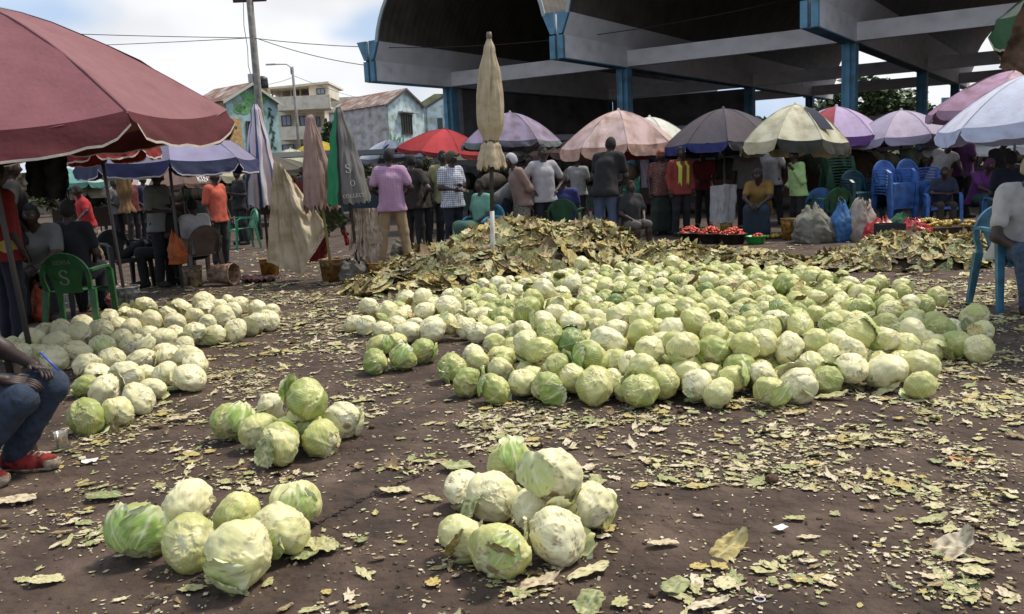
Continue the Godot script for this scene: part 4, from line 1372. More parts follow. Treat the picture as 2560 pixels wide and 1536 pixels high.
# c: shirt, legs, shoes colours (linear), hair: short | none | scarf colour etc.
func person(label: String, at: Vector3, turn: float, kind: String, size: float, shirt: Color, legs: Color, shoes: Color, opt := {}) -> Node3D:
	var o := thing("person", label, "person", at, turn, opt.get("group", ""))
	o.scale = Vector3.ONE * size
	var m := body_meshes(kind, opt.get("sleeve", .33), opt.get("legs", "pants"), SKIN * float(opt.get("tone", 1.0)), opt.get("fine", .024))
	inst("body", m.body, vcol_mat("skin", .55), o)
	var sm: Material = opt.get("shirt_mat", fabric_lin(shirt))
	inst(opt.get("top", "shirt"), m.shirt, sm, o)
	inst({"pants": "trousers", "shorts": "shorts", "skirt": "skirt"}[opt.get("legs", "pants")], m.legs, opt.get("legs_mat", fabric_lin(legs)), o)
	if opt.get("shod", true): 
		for s in ["l", "r"]:
			var sh := inst("shoe", m["shoe_" + s], mat("shoe%s" % shoes.to_html(), lin(shoes.r, shoes.g, shoes.b), .85, "grime", 3.0), o)
			if opt.has("sole"):
				inst("sole", m["sole_" + s], mat("sole_white", lin(.45, .40, .34), .8, "grime", 4.0), sh)
				var tc := MB.new()
				var t0: Vector3 = m.p["to" + s]
				var an: Vector3 = m.p["an" + s]
				var fw := (t0 - an) * Vector3(1, 0, 1)
				fw = fw.normalized()
				nets(tc, [[t0 - fw * .005, t0 + fw * .006, .0445, .0435]], .008, .02, 0.0, 1, -9.0, .06)
				obj("toe_cap", tc, M.sole_white, sh, true)
				var lc := MB.new()
				var sd := fw.cross(Vector3.UP)
				for q in 4:
					var c := t0 - fw * (.045 + .026 * q) + Vector3(0, .050 + .007 * q, 0)
					lc.tube([c - sd * .030 - Vector3(0, .012, 0), c + fw * .008, c + sd * .030 - Vector3(0, .012, 0)], [.005], 6)
				obj("laces", lc, M.sole_white, sh, true)
	var hair: String = opt.get("hair", "hair")
	if hair == "hair": obj("hair", hair_mesh(m.p.hed, m.p.look, .005, .0), mat("hair", lin(.012, .010, .009), .9, "", 1.0), o, true)
	elif hair != "none":
		var hc: Color = opt.get("hair_col", Color(.4, .4, .42))
		var hb := hair_mesh(m.p.hed, m.p.look, .016, .12)
		obj(hair, hb, fabric_lin(hc), o, true)
		if hair == "cap":
			var b := Basis(Vector3.UP, m.p.look.x) * Basis(Vector3.RIGHT, m.p.look.y)
			var pk := MB.new()
			pk.grid(8, 3, func(u, v):
				var a: float = (u - .5) * 2.2
				return m.p.hed + b * Vector3(sin(a) * (.078 + .02 * v), .048 - .012 * v, cos(a) * (.092 + .075 * v * cos(a * .6))))
			obj("peak", pk, fabric_lin(hc), o, true)
	return o

func fabric_lin(c: Color) -> StandardMaterial3D:
	var key := "wear" + c.to_html()
	if M.has(key): return M[key]
	return mat(key, c.linear_to_srgb(), .9, "cloth", 1.6, "fine_n", .4)

func check_mat(key: String, a: Color, b: Color, n: int, lines: bool) -> StandardMaterial3D:   # woven check
	if M.has(key): return M[key]
	var im := Image.create(64, 64, false, Image.FORMAT_RGB8)
	im.fill(a)
	for k in n:
		im.fill_rect(Rect2i(k * 64 / n, 0, maxi(1, 20 / n), 64), b)
		if lines: im.fill_rect(Rect2i(0, k * 64 / n, 64, maxi(1, 20 / n)), b)
	im.generate_mipmaps()
	TX[key] = ImageTexture.create_from_image(im)
	return mat(key, Color.WHITE, .9, key, 5.0, "fine_n", .4)

func build_people():
	var dark := Color(.012, .012, .015)
	var jeans := Color(.035, .055, .11)
	var navy := Color(.012, .015, .03)
	# ---- middle group
	person("man seen from behind in a pink checked shirt and khaki trousers, hands before him", Vector3(-1.77, 0, -13.899), PI + .1, "stand_wide", 1.02, Color(.5, .3, .5), Color(.34, .25, .15), Color(.05, .04, .03), {"shirt_mat": check_mat("pink_check", Color(.70, .58, .68), Color(.60, .44, .58), 8, true)})
	person("man in a dark brown shirt seen from behind, right of the pink checked shirt", Vector3(-1.59, 0, -15.365), PI - .5, "hips", .98, Color(.022, .017, .015), dark, dark)
	person("man in olive brown half hidden behind the dark brown shirt", Vector3(-1.53, 0, -16.244), PI + .9, "reach", .94, Color(.04, .034, .02), dark, dark)
	person("man in a white checked shirt and brown cap looking at his hands", Vector3(-0.896, 0, -15.011), .75, "hands_front", .99, Color(.6, .6, .62), navy, dark, {"shirt_mat": check_mat("white_check", Color(.80, .81, .85), Color(.36, .38, .46), 6, true), "hair": "cap", "hair_col": Color(.06, .05, .03)})
	person("man in a yellowish shirt looking over the checked shirt's shoulder", Vector3(-1.141, 0, -16.522), .5, "stand", 1.02, Color(.30, .29, .14), dark, dark)
	person("seated woman in a mint green wrap on the light blue chair", Vector3(-0.407, 0, -14.761), -.9, "sit", .97, Color(.14, .34, .27), Color(.05, .12, .09), dark, {"legs": "skirt"})
	person("person in a grey top bending down behind the white pole", Vector3(-0.007, 0, -15.651), 1.3, "bend", 1.0, Color(.15, .145, .15), navy, dark)
	person("woman in a pale headscarf, pinkish cardigan and long grey dress", Vector3(0.259, 0, -14.98), -1.25, "behind", .95, Color(.22, .15, .135), Color(.2, .2, .2), Color(.06, .05, .05), {"legs": "skirt", "sleeve": .95, "hair": "headscarf", "hair_col": Color(.42, .42, .48), "top": "cardigan", "legs_mat": mat("dress_print", lin(.26, .27, .26), .9, "grime", 5.0)})
	person("young man in a white t-shirt with hands on hips", Vector3(0.625, 0, -15.077), .35, "hips", 1.0, Color(.38, .37, .41), navy, dark)
	person("person in a blue top seated with back turned in the dark green chair", Vector3(0.974, 0, -15.343), PI - .2, "sit", .98, Color(.03, .035, .14), dark, dark)
	person("big man in black with blue jeans, bending under the faded pink parasol", Vector3(1.592, 0, -14.554), PI - .5, "stoop", 1.08, Color(.008, .008, .009), Color(.06, .09, .17), dark)
	person("boy in grey shorts and red sandals seated beside the man in blue jeans", Vector3(1.987, 0, -14.484), .4, "sit", .86, Color(.02, .02, .022), Color(.12, .115, .11), Color(.45, .05, .04), {"legs": "shorts"})
	var hv := person("man in a red shirt and yellow safety vest", Vector3(3.244, 0, -16.811), .3, "stand", .94, Color(.20, .03, .022), dark, dark, {"sleeve": .95})
	var vest := MB.new()
	for s in [-1.0, 1.0]:
		vest.grid(3, 10, func(u, v):
			var x: float = s * (.05 + .07 * u)
			return Vector3(x, lerpf(1.47, .98, v), .152 - .02 * u + (.02 if v > .1 else -.06) - .03 * v * v))
	obj("safety_vest", vest, mat("hivis", lin(.38, .44, .05), .7), hv, true)
	person("stout woman in a flowered blouse, left of the safety vest", Vector3(2.946, 0, -17.218), .2, "stand", .92, Color(.12, .05, .05), Color(.02, .03, .025), dark, {"legs": "skirt", "hair": "headwrap", "hair_col": Color(.30, .09, .04), "shirt_mat": mat("flower_print", lin(.25, .12, .12), .9, "grime", 6.0)})
	person("stout man in a grey shirt and dark cap behind the white plastic bag", Vector3(4.729, 0, -17.759), -.4, "stand", .96, Color(.17, .165, .17), dark, dark, {"hair": "cap", "hair_col": Color(.02, .02, .025)})
	person("seated woman in a mustard yellow top behind the tomatoes", Vector3(4.469, 0, -15.806), -.5, "sit_fwd", .97, Color(.20, .12, .03), Color(.015, .03, .05), dark, {"legs": "skirt", "hair": "headwrap", "hair_col": Color(.03, .02, .02)})
	person("man in a lime green long shirt holding a phone to his face", Vector3(5, 0, -15.458), -1.35, "phone", .85, Color(.30, .46, .19), dark, dark, {"sleeve": .95})
	person("person in a white sleeveless top leaning over behind the stacked blue chairs", Vector3(8.326, 0, -17.448), -.5, "lean_side", .92, Color(.36, .36, .37), dark, dark, {"sleeve": .12})
	person("child in a navy top eating from a plate on the blue chair", Vector3(7.557, 0, -15.654), -.2, "sit_eat", .84, Color(.02, .025, .06), Color(.05, .04, .03), dark)
	person("woman in purple seated behind the heaped oranges", Vector3(8.242, 0, -15.787), .2, "sit_fwd", .95, Color(.10, .02, .14), Color(.02, .06, .07), dark, {"legs": "skirt", "hair": "headwrap", "hair_col": Color(.08, .02, .06)})
	person("man in a navy jersey seated with back turned at right edge", Vector3(7.254, 0, -12.967), PI - .2, "sit", 1.0, Color(.012, .016, .035), dark, dark)
	# ---- seated man at the right edge, large
	person("man in a white t-shirt and jeans seated forward on the teal chair at right edge", Vector3(4.36, 0, -7.676), .0, "sit_right", 1.04, Color(.42, .42, .42), jeans, Color(.06, .04, .03), {"hair": "cap", "hair_col": Color(.30, .25, .18), "fine": .016, "legs_mat": mat("denim_mid", lin(.045, .075, .14), .9, "stain", 5.0, "coarse_n", 1.0)})
	# ---- left group
	person("man in an orange t-shirt and dark cropped trousers, standing in profile", Vector3(-4.835, 0, -15.057), 1.15, "stand", .92, Color(.50, .10, .06), Color(.022, .02, .02), Color(.05, .03, .02), {"shod": false, "sleeve": .42})
	person("youth in a grey shirt leaning by the lilac parasol's pole", Vector3(-4.833, 0, -12.557), 1.3, "hands_front", .94, Color(.16, .175, .17), Color(.009, .009, .011), dark, {"sleeve": .45})
	person("boy in a white shirt with a red shoulder stripe seated with back half turned", Vector3(-4.475, 0, -12.868), -2.3, "sit", .93, Color(.55, .54, .56), dark, dark, {"sleeve": .5})
	person("person in black seated with one leg stretched to the left of the orange bag", Vector3(-4.763, 0, -12.707), -1.35, "stretch", .98, Color(.01, .01, .012), Color(.008, .008, .01), dark)
	person("person in a red shirt bending sideways over a beige sack, far left", Vector3(-7.586, 0, -16.303), -.9, "lean_side", .88, Color(.42, .025, .03), Color(.2, .16, .11), dark, {"legs": "skirt"})
	person("man in a navy t-shirt seated with back turned on the green chair", Vector3(-4.858, 0, -9.992), PI + .05, "sit", 1.0, Color(.007, .008, .014), Color(.02, .02, .03), dark)
	person("man in a dim grey shirt seated facing the yard under the maroon parasol", Vector3(-5.208, 0, -10.042), .25, "sit_fwd", 1.04, Color(.14, .145, .14), Color(.02, .02, .022), dark, {"sleeve": .45})
	var fan := person("person in a black, red and yellow jersey standing at the left edge", Vector3(-4.639, 0, -8.263), 2.5, "stand", .96, Color(.20, .012, .012), navy, dark, {"sleeve": .5})
	person("man in dark clothes standing behind at the left edge", Vector3(-5.383, 0, -9.876), 2.2, "hips", 1.02, Color(.012, .012, .013), dark, dark)
	var hem := MB.new()
	nets(hem, [[Vector3(.07, .9, 0), Vector3(-.07, .9, 0), .142, .142], [Vector3(.06, 1.02, 0), Vector3(-.06, 1.02, 0), .14, .14]], .03, .04, .01, 4, .82, 1.04)
	obj("yellow_hem", hem, fabric_lin(Color(.42, .34, .10)), fan, true)
	# ---- man in the left foreground, writing
	person("man in blue jeans and red canvas shoes seated at the left edge", Vector3(-2.791, 0, -4.36), 1.45, "sit_tuck", .99, Color(.05, .06, .08), Color(.028, .045, .085), Color(.35, .03, .03), {"fine": .014, "sleeve": .3, "sole": true, "legs_mat": mat("denim", lin(.030, .048, .09), .9, "stain", 5.0, "coarse_n", 1.0)})
	# ---- distant market crowd, dim under the parasols
	var r := RandomNumberGenerator.new()
	r.seed = 61
	var spots := [[340, 610, "woman in dark red at the far left stalls"], [372, 606, "person in dark blue at the far left stalls"], [610, 612, "person in black behind the man in orange"], [640, 600, "person in a blue patterned wrap by the striped furled parasol"], [300, 612, "person in grey at the far left stalls"], [1090, 585, "dim figure in green under the red parasol"], [1330, 582, "dim figure in brown under the mauve parasol"], [1450, 575, "dim figure in white under the faded pink parasol"], [1760, 568, "dim figure in red behind the charcoal purple parasol's pole"], [1930, 562, "dim figure in white behind the woman in mustard"], [2080, 552, "dim figure in black behind the green stacked chairs"], [2150, 548, "dim figure in brown behind the green stacked chairs"], [2405, 545, "dim figure in violet behind the seated child"], [2480, 550, "dim figure in black right of the woman in purple"], [840, 590, "person in black behind the pink furled parasol"], [770, 585, "person in dark clothes behind the cream sheet"]]
	var cs := [Color(.10, .02, .02), Color(.015, .02, .06), Color(.01, .01, .01), Color(.08, .09, .16), Color(.1, .1, .1), Color(.03, .07, .03), Color(.07, .04, .025), Color(.3, .3, .3), Color(.16, .02, .02), Color(.3, .3, .31), Color(.012, .012, .012), Color(.06, .035, .02), Color(.09, .03, .11), Color(.01, .01, .012), Color(.012, .012, .012), Color(.015, .015, .018)]
	var kinds := ["stand", "hips", "hands_front", "stoop", "stand_wide"]
	for k in spots.size():
		var e = spots[k]
		person(e[2], BG[k], r.randf_range(-3, 3), kinds[k % 5], r.randf_range(.9, 1.0), cs[k], dark, dark, {"group": "dim figures under the parasols", "sleeve": .33})

const BG = [Vector3(-9.295, 0, -22.431), Vector3(-9.13, 0, -22.825), Vector3(-5.964, 0, -20.237), Vector3(-6.097, 0, -21.704), Vector3(-9.692, 0, -22.425), Vector3(-1.667, 0, -20.697), Vector3(0.515, 0, -19.569), Vector3(1.574, 0, -19.706), Vector3(4.088, 0, -18.743), Vector3(5.435, 0, -18.486), Vector3(6.778, 0, -18.777), Vector3(7.39, 0, -18.841), Vector3(9.023, 0, -17.826), Vector3(9.17, 0, -16.988), Vector3(-4.167, 0, -21.733), Vector3(-5.137, 0, -23.072)]

# ---------------------------------------------------------------- chairs, buckets, sacks, produce
var chair_cache := {}

func chair_parts() -> Dictionary:   # moulded plastic armchair, facing +z, seat at 0.43
	if chair_cache.size(): return chair_cache
	var d := {}
	var mb := MB.new()
	for lay in 2:
		mb.grid(10, 10, func(u, v):
			var x: float = (u - .5) * lerpf(.40, .46, v)
			return Vector3(x, .43 - .02 * sin(PI * u) * sin(PI * v) - .02 * pow(v, 6.0) - .014 * lay, (v - .5) * .43 + .02))
	d.seat = mb.mesh(true)
	var apron := MB.new()
	apron.grid(8, 1, func(u, v): return Vector3((u - .5) * .46, .412 - .05 * v + .015 * sin(PI * u), .236))
	d.apron = apron.mesh(true)
	# back: arch and splat
	var arch := MB.new()
	var pts := []
	for k in 17:
		var a := PI * k / 16.0
		pts.append(Vector3(cos(a) * .255, .56 + sin(a) * .27, -.25 - .035 * sin(a)))
	var L := [Vector3(.235, .42, -.20)] + pts + [Vector3(-.235, .42, -.20)]
	for k in L.size() - 1:
		var p0: Vector3 = L[k]
		var p1: Vector3 = L[k + 1]
		var c := Vector3(0, .58, -.25)
		var i0 := p0.lerp(c, .17)
		var i1 := p1.lerp(c, .17)
		var w := Vector3(0, 0, .018)
		arch.hexa([p0 - w, p1 - w, p1 + w, p0 + w, i0 - w, i1 - w, i1 + w, i0 + w])
	d.back_frame = arch.mesh(false)
	var sp := MB.new()
	for lay in 2:
		sp.grid(10, 10, func(u, v):
			var wd: float = lerpf(.14, .205, smoothstep(.2, 1.0, v)) * (1.0 - .12 * pow(v, 8.0))
			var x: float = (u - .5) * 2.0 * wd
			return Vector3(x, .41 + v * .375 - .05 * pow(absf(u - .5) * 2.0, 2.0) * v, -.205 - .065 * v - .02 * (1.0 - pow((u - .5) * 2.0, 2.0)) - .012 * lay))
	d.splat = sp.mesh(true)
	for s in [-1.0, 1.0]:
		var arm := MB.new()
		var path := [Vector3(s * .25, .64, -.25), Vector3(s * .28, .655, -.1), Vector3(s * .285, .65, .12), Vector3(s * .275, .60, .2)]
		for k in 3:
			var p0: Vector3 = path[k]
			var p1: Vector3 = path[k + 1]
			var w := Vector3(.026, 0, 0)
			var h := Vector3(0, .012, 0)
			arm.hexa([p0 - w - h, p1 - w - h, p1 + w - h, p0 + w - h, p0 - w + h, p1 - w + h, p1 + w + h, p0 + w + h])
		d["arm%d" % int(s)] = arm.mesh(false)
		var lf := MB.new()
		var t0 := Vector3(s * .275, .605, .2)
		for q in [[t0, Vector3(s * .285, .0, .25), .032, .022, .010]]:
			lf.hexa([q[1] + Vector3(-q[3], 0, -.02), q[1] + Vector3(q[3], 0, -.02), q[1] + Vector3(q[3], 0, .016), q[1] + Vector3(-q[3], 0, .016), q[0] + Vector3(-q[2], 0, -.03), q[0] + Vector3(q[2], 0, -.03), q[0] + Vector3(q[2], 0, .02), q[0] + Vector3(-q[2], 0, .02)])
		d["legf%d" % int(s)] = lf.mesh(false)
		var lb := MB.new()
		var b0 := Vector3(s * .235, .44, -.2)
		var b1 := Vector3(s * .265, 0, -.27)
		lb.hexa([b1 + Vector3(-.022, 0, -.018), b1 + Vector3(.022, 0, -.018), b1 + Vector3(.022, 0, .018), b1 + Vector3(-.022, 0, .018), b0 + Vector3(-.034, 0, -.024), b0 + Vector3(.034, 0, -.024), b0 + Vector3(.034, 0, .024), b0 + Vector3(-.034, 0, .024)])
		d["legb%d" % int(s)] = lb.mesh(false)
	chair_cache = d
	return d

func chair(label: String, at: Vector3, turn: float, c: Color, size := 1.0, group := "") -> Node3D:
	var o := thing("plastic_chair", label, "chair", at, turn, group)
	o.scale = Vector3.ONE * size
	var d := chair_parts()
	var m := mat("plastic" + c.to_html(), lin(c.r, c.g, c.b), .42, "stain", 1.5)
	inst("seat", d.seat, m, o)
	inst("seat_apron", d.apron, m, o)
	inst("back_frame", d.back_frame, m, o)
	inst("backrest", d.splat, m, o)
	for s in [-1, 1]:
		inst("armrest", d["arm%d" % s], m, o)
		inst("leg", d["legf%d" % s], m, o)
		inst("leg", d["legb%d" % s], m, o)
	return o

func bucket(label: String, at: Vector3, r: float, h: float, c: Color, tex := "grime", group := "", fill = null) -> Node3D:
	var o := thing("bucket", label, "bucket", at, 0.0, group)
	var m := mat("bucket" + c.to_html() + tex, lin(c.r, c.g, c.b), .55, tex, 2.2)
	var mb := MB.new()
	mb.lathe([Vector2(0, .005), Vector2(r * .82, .005), Vector2(r * .95, h * .72), Vector2(r * .98, h * .74), Vector2(r * .97, h * .78), Vector2(r * .99, h * .96)], 24)
	obj("body", mb, m, o, true)
	var rim := MB.new()
	rim.lathe([Vector2(r * .99, h * .95), Vector2(r * 1.05, h * .955), Vector2(r * 1.05, h), Vector2(r * .95, h), Vector2(r * .93, h * .9), Vector2(r * .8, h * .1)], 24)
	obj("rim", rim, m, o, true)
	if fill != null:
		var f := MB.new()
		f.grid(12, 3, func(u, v):
			var a: float = u * TAU
			return Vector3(cos(a) * r * .93 * v, h * .9 + .03 * sin(a * 3.0) * v * (1.0 - v) * 4.0, sin(a) * r * .93 * v))
		obj("fill", f, mat("fill" + fill.to_html(), lin(fill.r, fill.g, fill.b), .95, "grime", 3.0), o, true)
	return o

# a filled sack: slumped bag with gathered neck
func sack(label: String, at: Vector3, w: float, h: float, c: Color, sd: int, neck := .35, group := "", gloss := .9, called := "sack") -> Node3D:
	var o := thing(called, label, called.replace("_", " "), at, sd * .7, group)
	var ns := FastNoiseLite.new()
	ns.seed = sd
	ns.frequency = 1.0
	var mb := MB.new()
	mb.grid(28, 22, func(u, v):
		var a: float = u * TAU
		var y := pow(v, .9)
		var prof := sin(PI * clampf(.5 + y * .5, 0, 1)) * .0 + lerpf(.86, 1.0, smoothstep(0.0, .3, y)) * lerpf(1.0, neck, pow(smoothstep(.35, 1.0, y), 1.6))
		if v > .97: prof *= .75
		var d := Vector3(cos(a), 0, sin(a))
		var q := d * w * .5 * prof * (1.0 + .38 * ns.get_noise_3d(d.x * 1.3, y * 1.6, d.z * 1.3) + .16 * ns.get_noise_3d(d.x * 4, y * 6, d.z * 4) + .07 * sin(a * 7.0 + y * 5.0) * smoothstep(.4, 1.0, y))
		q.y = h * (y * (1.0 + .3 * ns.get_noise_2d(d.x * 1.2 + 5.0, d.z * 1.2)) - .05 * maxf(0.0, ns.get_noise_2d(a * 3.0, y * 6.0)) * y)
		q += Vector3(.12, 0, .06) * w * y * y * sin(sd)
		return q)
	var bot := mb.vert(Vector3(0, .004, 0))
	for i in 28: mb.tri(bot, i, i + 1)
	obj("bag", mb, mat("sack" + c.to_html(), lin(c.r, c.g, c.b), gloss, "stain", 2.0, "fine_n", .8), o, true)
	var nk := MB.new()
	nk.grid(20, 5, func(u, v):
		var a: float = u * TAU
		var rr: float = w * .5 * (neck * .5 + .10 * v + .09 * sin(a * 4.0 + sd) * v)
		return Vector3(cos(a) * rr, h * .90 + .10 * v * h * (.6 + .8 * sin(a * 2.0 + sd)), sin(a) * rr) + Vector3(.12, 0, .06) * w * sin(sd))
	obj("neck", nk, mat("sack" + c.to_html(), Color.WHITE), o, true)
	return o

func heap_of(called: String, label: String, cat: String, at: Vector3, rx: float, rz: float, hh: float, br: float, n: int, c: Color, c2: Color, sd: int):
	var mm := MB.new()
	var r := RandomNumberGenerator.new()
	r.seed = sd
	for k in n:
		var a := r.randf() * TAU
		var q := sqrt(r.randf())
		mm.col = c.lerp(c2, r.randf())
		mm.blob(Vector3(cos(a) * rx * q, hh * (1.0 - q * q) + r.randf() * br * .4, sin(a) * rz * q), Vector3(br, br * .88, br), 9, 6)
	var o := obj(called, mm, vcol_mat("fruit_skin", .35), self, true)
	o.position = at
	tag(o, label, cat)
	o.set_meta("kind", "stuff")

func basin(label: String, at: Vector3, r: float, h: float, c: Color, group := ""):
	var o := thing("basin", label, "basin", at, 0.0, group)
	var mb := MB.new()
	mb.lathe([Vector2(0, .004), Vector2(r * .72, .004), Vector2(r * .8, h * .2), Vector2(r * .97, h * .95), Vector2(r * 1.04, h * .96), Vector2(r * 1.04, h), Vector2(r * .96, h), Vector2(r * .76, h * .2), Vector2(0, h * .12)], 28)
	obj("bowl", mb, mat("basin" + c.to_html(), lin(c.r, c.g, c.b), .45, "stain", 2.0), o, true)
	return o

func build_goods():
	# ---- left side
	var gc := chair("green plastic chair lettered S with its back to the viewer", Vector3(-4.389, 0, -9.043), PI + .06, Color(.025, .13, .04), .96)
	for e in [["S", .165, Vector3(0, .575, -.293)], ["SENSA", .042, Vector3(0, .735, -.313)]]:
		var l := inst("lettering", text_mesh(e[0], e[1], true), mat("paint_worn", lin(.20, .22, .16), .9), gc)
		l.transform = Transform3D(Basis(Vector3.UP, PI) * Basis(Vector3.RIGHT, .2), e[2])
	chair("black plastic chair with woven back beside the blue paint bucket", Vector3(-5.387, 0, -12.507), .9, Color(.012, .012, .014))
	chair("brown and white plastic chair under the boy in white", Vector3(-4.44, 0, -12.762), -2.3, Color(.10, .07, .06))
	chair("dark brown plastic chair under the man in red canvas shoes", Vector3(-2.805, 0, -4.338), 1.45, Color(.035, .026, .022), .9)
	chair("bright green plastic chair behind the man in orange", Vector3(-5.592, 0, -19.003), -1.0, Color(.03, .22, .12), 1.0)
	chair("dark plastic chair under the man in a dim grey shirt", Vector3(-5.175, 0, -9.977), .25, Color(.02, .02, .022))
	bucket("blue and white paint bucket holding the small maroon parasol", Vector3(-4.352, 0, -10.062), .155, .30, Color(.24, .28, .33), "grime", "", Color(.2, .16, .12))
	bucket("whitish grey bucket below the orange bag", Vector3(-4.452, 0, -12.5), .15, .27, Color(.32, .27, .22), "grime", "", Color(.15, .12, .1))
	var tb := bucket("old bucket lying on its side by the man in orange", Vector3(-3.936, 0, -12.389), .15, .36, Color(.40, .30, .24), "grime")
	tb.rotation = Vector3(0, -.25, 0)
	tb.basis = Basis(Vector3.UP, -.3) * Basis(Vector3.BACK, -PI / 2)
	tb.position += Vector3(-.2, .155, 0)
	bucket("small brown pot behind the stretched leg", Vector3(-5.644, 0, -14.136), .1, .16, Color(.22, .12, .06))
	bucket("yellow bucket under the cream hanging sheet", Vector3(-3.564, 0, -13.272), .15, .26, Color(.45, .27, .04), "grime", "", Color(.2, .15, .1))
	bucket("brown bucket holding the pink furled parasol", Vector3(-2.422, 0, -12.15), .165, .31, Color(.25, .15, .05), "grime", "", Color(.2, .15, .1))
	bucket("cut yellow bucket beside the grey sack, at the leaf heap's edge", Vector3(-1.713, 0, -11.87), .175, .26, Color(.42, .24, .04), "grime", "", Color(.16, .12, .07))
	bucket("far yellow bucket left of the leaning youth", Vector3(-9.259, 0, -23.419), .1, .2, Color(.36, .24, .04))
	bucket("far yellow bucket by the red bending person", Vector3(-10.627, 0, -23.997), .14, .24, Color(.36, .24, .04))
	sack("grey sack weighed down beneath the ragged cloths", Vector3(-2.053, 0, -11.833), .42, .30, Color(.13, .12, .11), 3, .7)
	sack("grey green sack on the ground behind the khaki trousers", Vector3(-1.91, 0, -15.825), .4, .24, Color(.22, .22, .16), 4, .7)
	sack("beige sack being held open by the bending person in red", Vector3(-7.549, 0, -16.286), .34, .62, Color(.30, .23, .15), 5, .8)
	sack("thin pink plastic bag beside the green lettered chair", Vector3(-4.629, 0, -10.445), .26, .26, Color(.52, .24, .27), 6, .4, "", .35, "plastic_bag")
	var ob: Node3D = sack("orange net bag hanging on the lilac parasol's pole", Vector3(-4.506, 0, -12.18), .24, .42, Color(.42, .10, .015), 7, .25, "", .7, "net_bag")
	ob.position.y = .34
	sack("orange plastic tub in shade left of the green lettered chair", Vector3(-5.132, 0, -9.802), .3, .42, Color(.45, .08, .02), 2, .95, "", .5, "tub")
	var mc := drape(Vector3(-4.004, 0, -13.353), Vector3(-3.471, 0, -13.233), Vector3(-3.755, 0, -12.496), Vector3(-3.233, 0, -12.292), 2.0, .03, 90, .0)
	for k in mc.v.size(): mc.v[k].y = absf(mc.v[k].y) * 1.3 + .012
	tag(obj("ground_cloth", mc, fabric(Color(.24, .07, .09)), self, true), "crumpled maroon cloth on the ground by the tipped bucket", "cloth")
	var bl := drape(Vector3(-4.501, 1.833, -8.2), Vector3(-4.278, 1.808, -8.2), Vector3(-4.498, 1.67, -8.2), Vector3(-4.295, 1.682, -8.2), 1.0, .03, 91, .12)
	tag(obj("hanging_bag", bl, fabric(Color(.38, .31, .2), "grime"), self, true), "burlap bag hanging under the large maroon parasol", "bag")
	var jk := thing("hanging_jacket", "black jacket hanging under the large maroon parasol", "jacket", Vector3(-4.059, 1.326, -8))
	for k in 2:
		var jm := drape(Vector3(-4.179, 1.813, -8), Vector3(-3.827, 1.768, -8), Vector3(-4.242, 1.369, -8.05), Vector3(-3.901, 1.317, -8.05), 2.5, .05, 92 + k, .1 - .2 * k)
		obj(["front", "back"][k], shifted(jm, jk.position), mat("jacket", lin(.006, .006, .008), .9), jk, true)
	# cup beside the left foreground man
	var cu := thing("plastic_cup", "clear plastic tub of peelings beside the red canvas shoe", "tub", Vector3(-2.499, 0, -4.757))
	var cm := MB.new()
	cm.lathe([Vector2(0, .004), Vector2(.03, .004), Vector2(.036, .1), Vector2(.038, .1)], 20)
	var gl := mat("cup_clear", Color(.85, .85, .85, .35), .1)
	gl.transparency = BaseMaterial3D.TRANSPARENCY_ALPHA
	obj("cup", cm, gl, cu, true)
	cm = MB.new()
	cm.lathe([Vector2(0, .075), Vector2(.029, .07), Vector2(.027, .01)], 16)
	obj("peelings", cm, mat("peel", lin(.35, .28, .2), .9, "grime", 6.0), cu, true)
	var pn := MB.new()
	pn.tube([Vector3(-2.791, 0, -4.36) + Vector3(.47, .62, .03), Vector3(-2.791, 0, -4.36) + Vector3(.56, .53, .05)], [.005], 6)
	tag(obj("pen", pn, mat("pen_blue", lin(.03, .08, .45), .4), self, true), "blue pen in the hand of the man at the left edge", "pen")
	# ---- middle
	chair("light blue plastic chair under the woman in mint green", Vector3(-0.404, 0, -14.623), -.9, Color(.06, .27, .45))
	chair("dark green plastic chair under the person in blue", Vector3(0.964, 0, -15.194), PI - .2, Color(.012, .075, .04), 1.05)
	sack("beige sack beside the big man in blue jeans", Vector3(1.483, 0, -16.954), .42, .5, Color(.32, .25, .18), 11, .6)
	var tp := drape(Vector3(2.023, 0.974, -15.8), Vector3(2.373, 1.164, -16), Vector3(2.052, 0.764, -15.8), Vector3(2.293, 0.613, -15.8), 1.0, .02, 96, .05)
	tag(obj("hanging_cloth", tp, fabric(Color(.10, .30, .25)), self, true), "sea green cloth hanging under the faded pink parasol", "cloth")
	for e in [[Vector3(2.603, 1.447, -17.5), Vector3(2.773, 1.438, -17.5), Vector3(2.62, 0.91, -17.5), Vector3(2.806, 0.901, -17.5), Color(.62, .60, .66), "pale striped towel hanging under the faded pink parasol"], [Vector3(2.789, 1.454, -17.6), Vector3(2.882, 1.449, -17.6), Vector3(2.781, 1.132, -17.6), Vector3(2.874, 1.127, -17.6), Color(.10, .22, .50), "blue towel hanging beside the pale striped one"]]:
		tag(obj("towel", drape(e[0], e[1], e[2], e[3], 1.0, .02, 97, .02, 10, 14), fabric(e[4]), self, true), e[5], "towel")
	bucket("yellow bucket right of the white lidded one", Vector3(2.916, 0, -17.451), .125, .27, Color(.50, .33, .03), "stain")
	var lw := bucket("white bucket with a yellow lid before the pink parasol", Vector3(2.533, 0, -17.284), .125, .29, Color(.50, .48, .42), "stain")
	var ld := MB.new()
	ld.lathe([Vector2(0, .315), Vector2(.12, .315), Vector2(.135, .30), Vector2(.135, .285)], 22)
	obj("lid", ld, mat("lid_yellow", lin(.50, .33, .06), .5), lw, true)
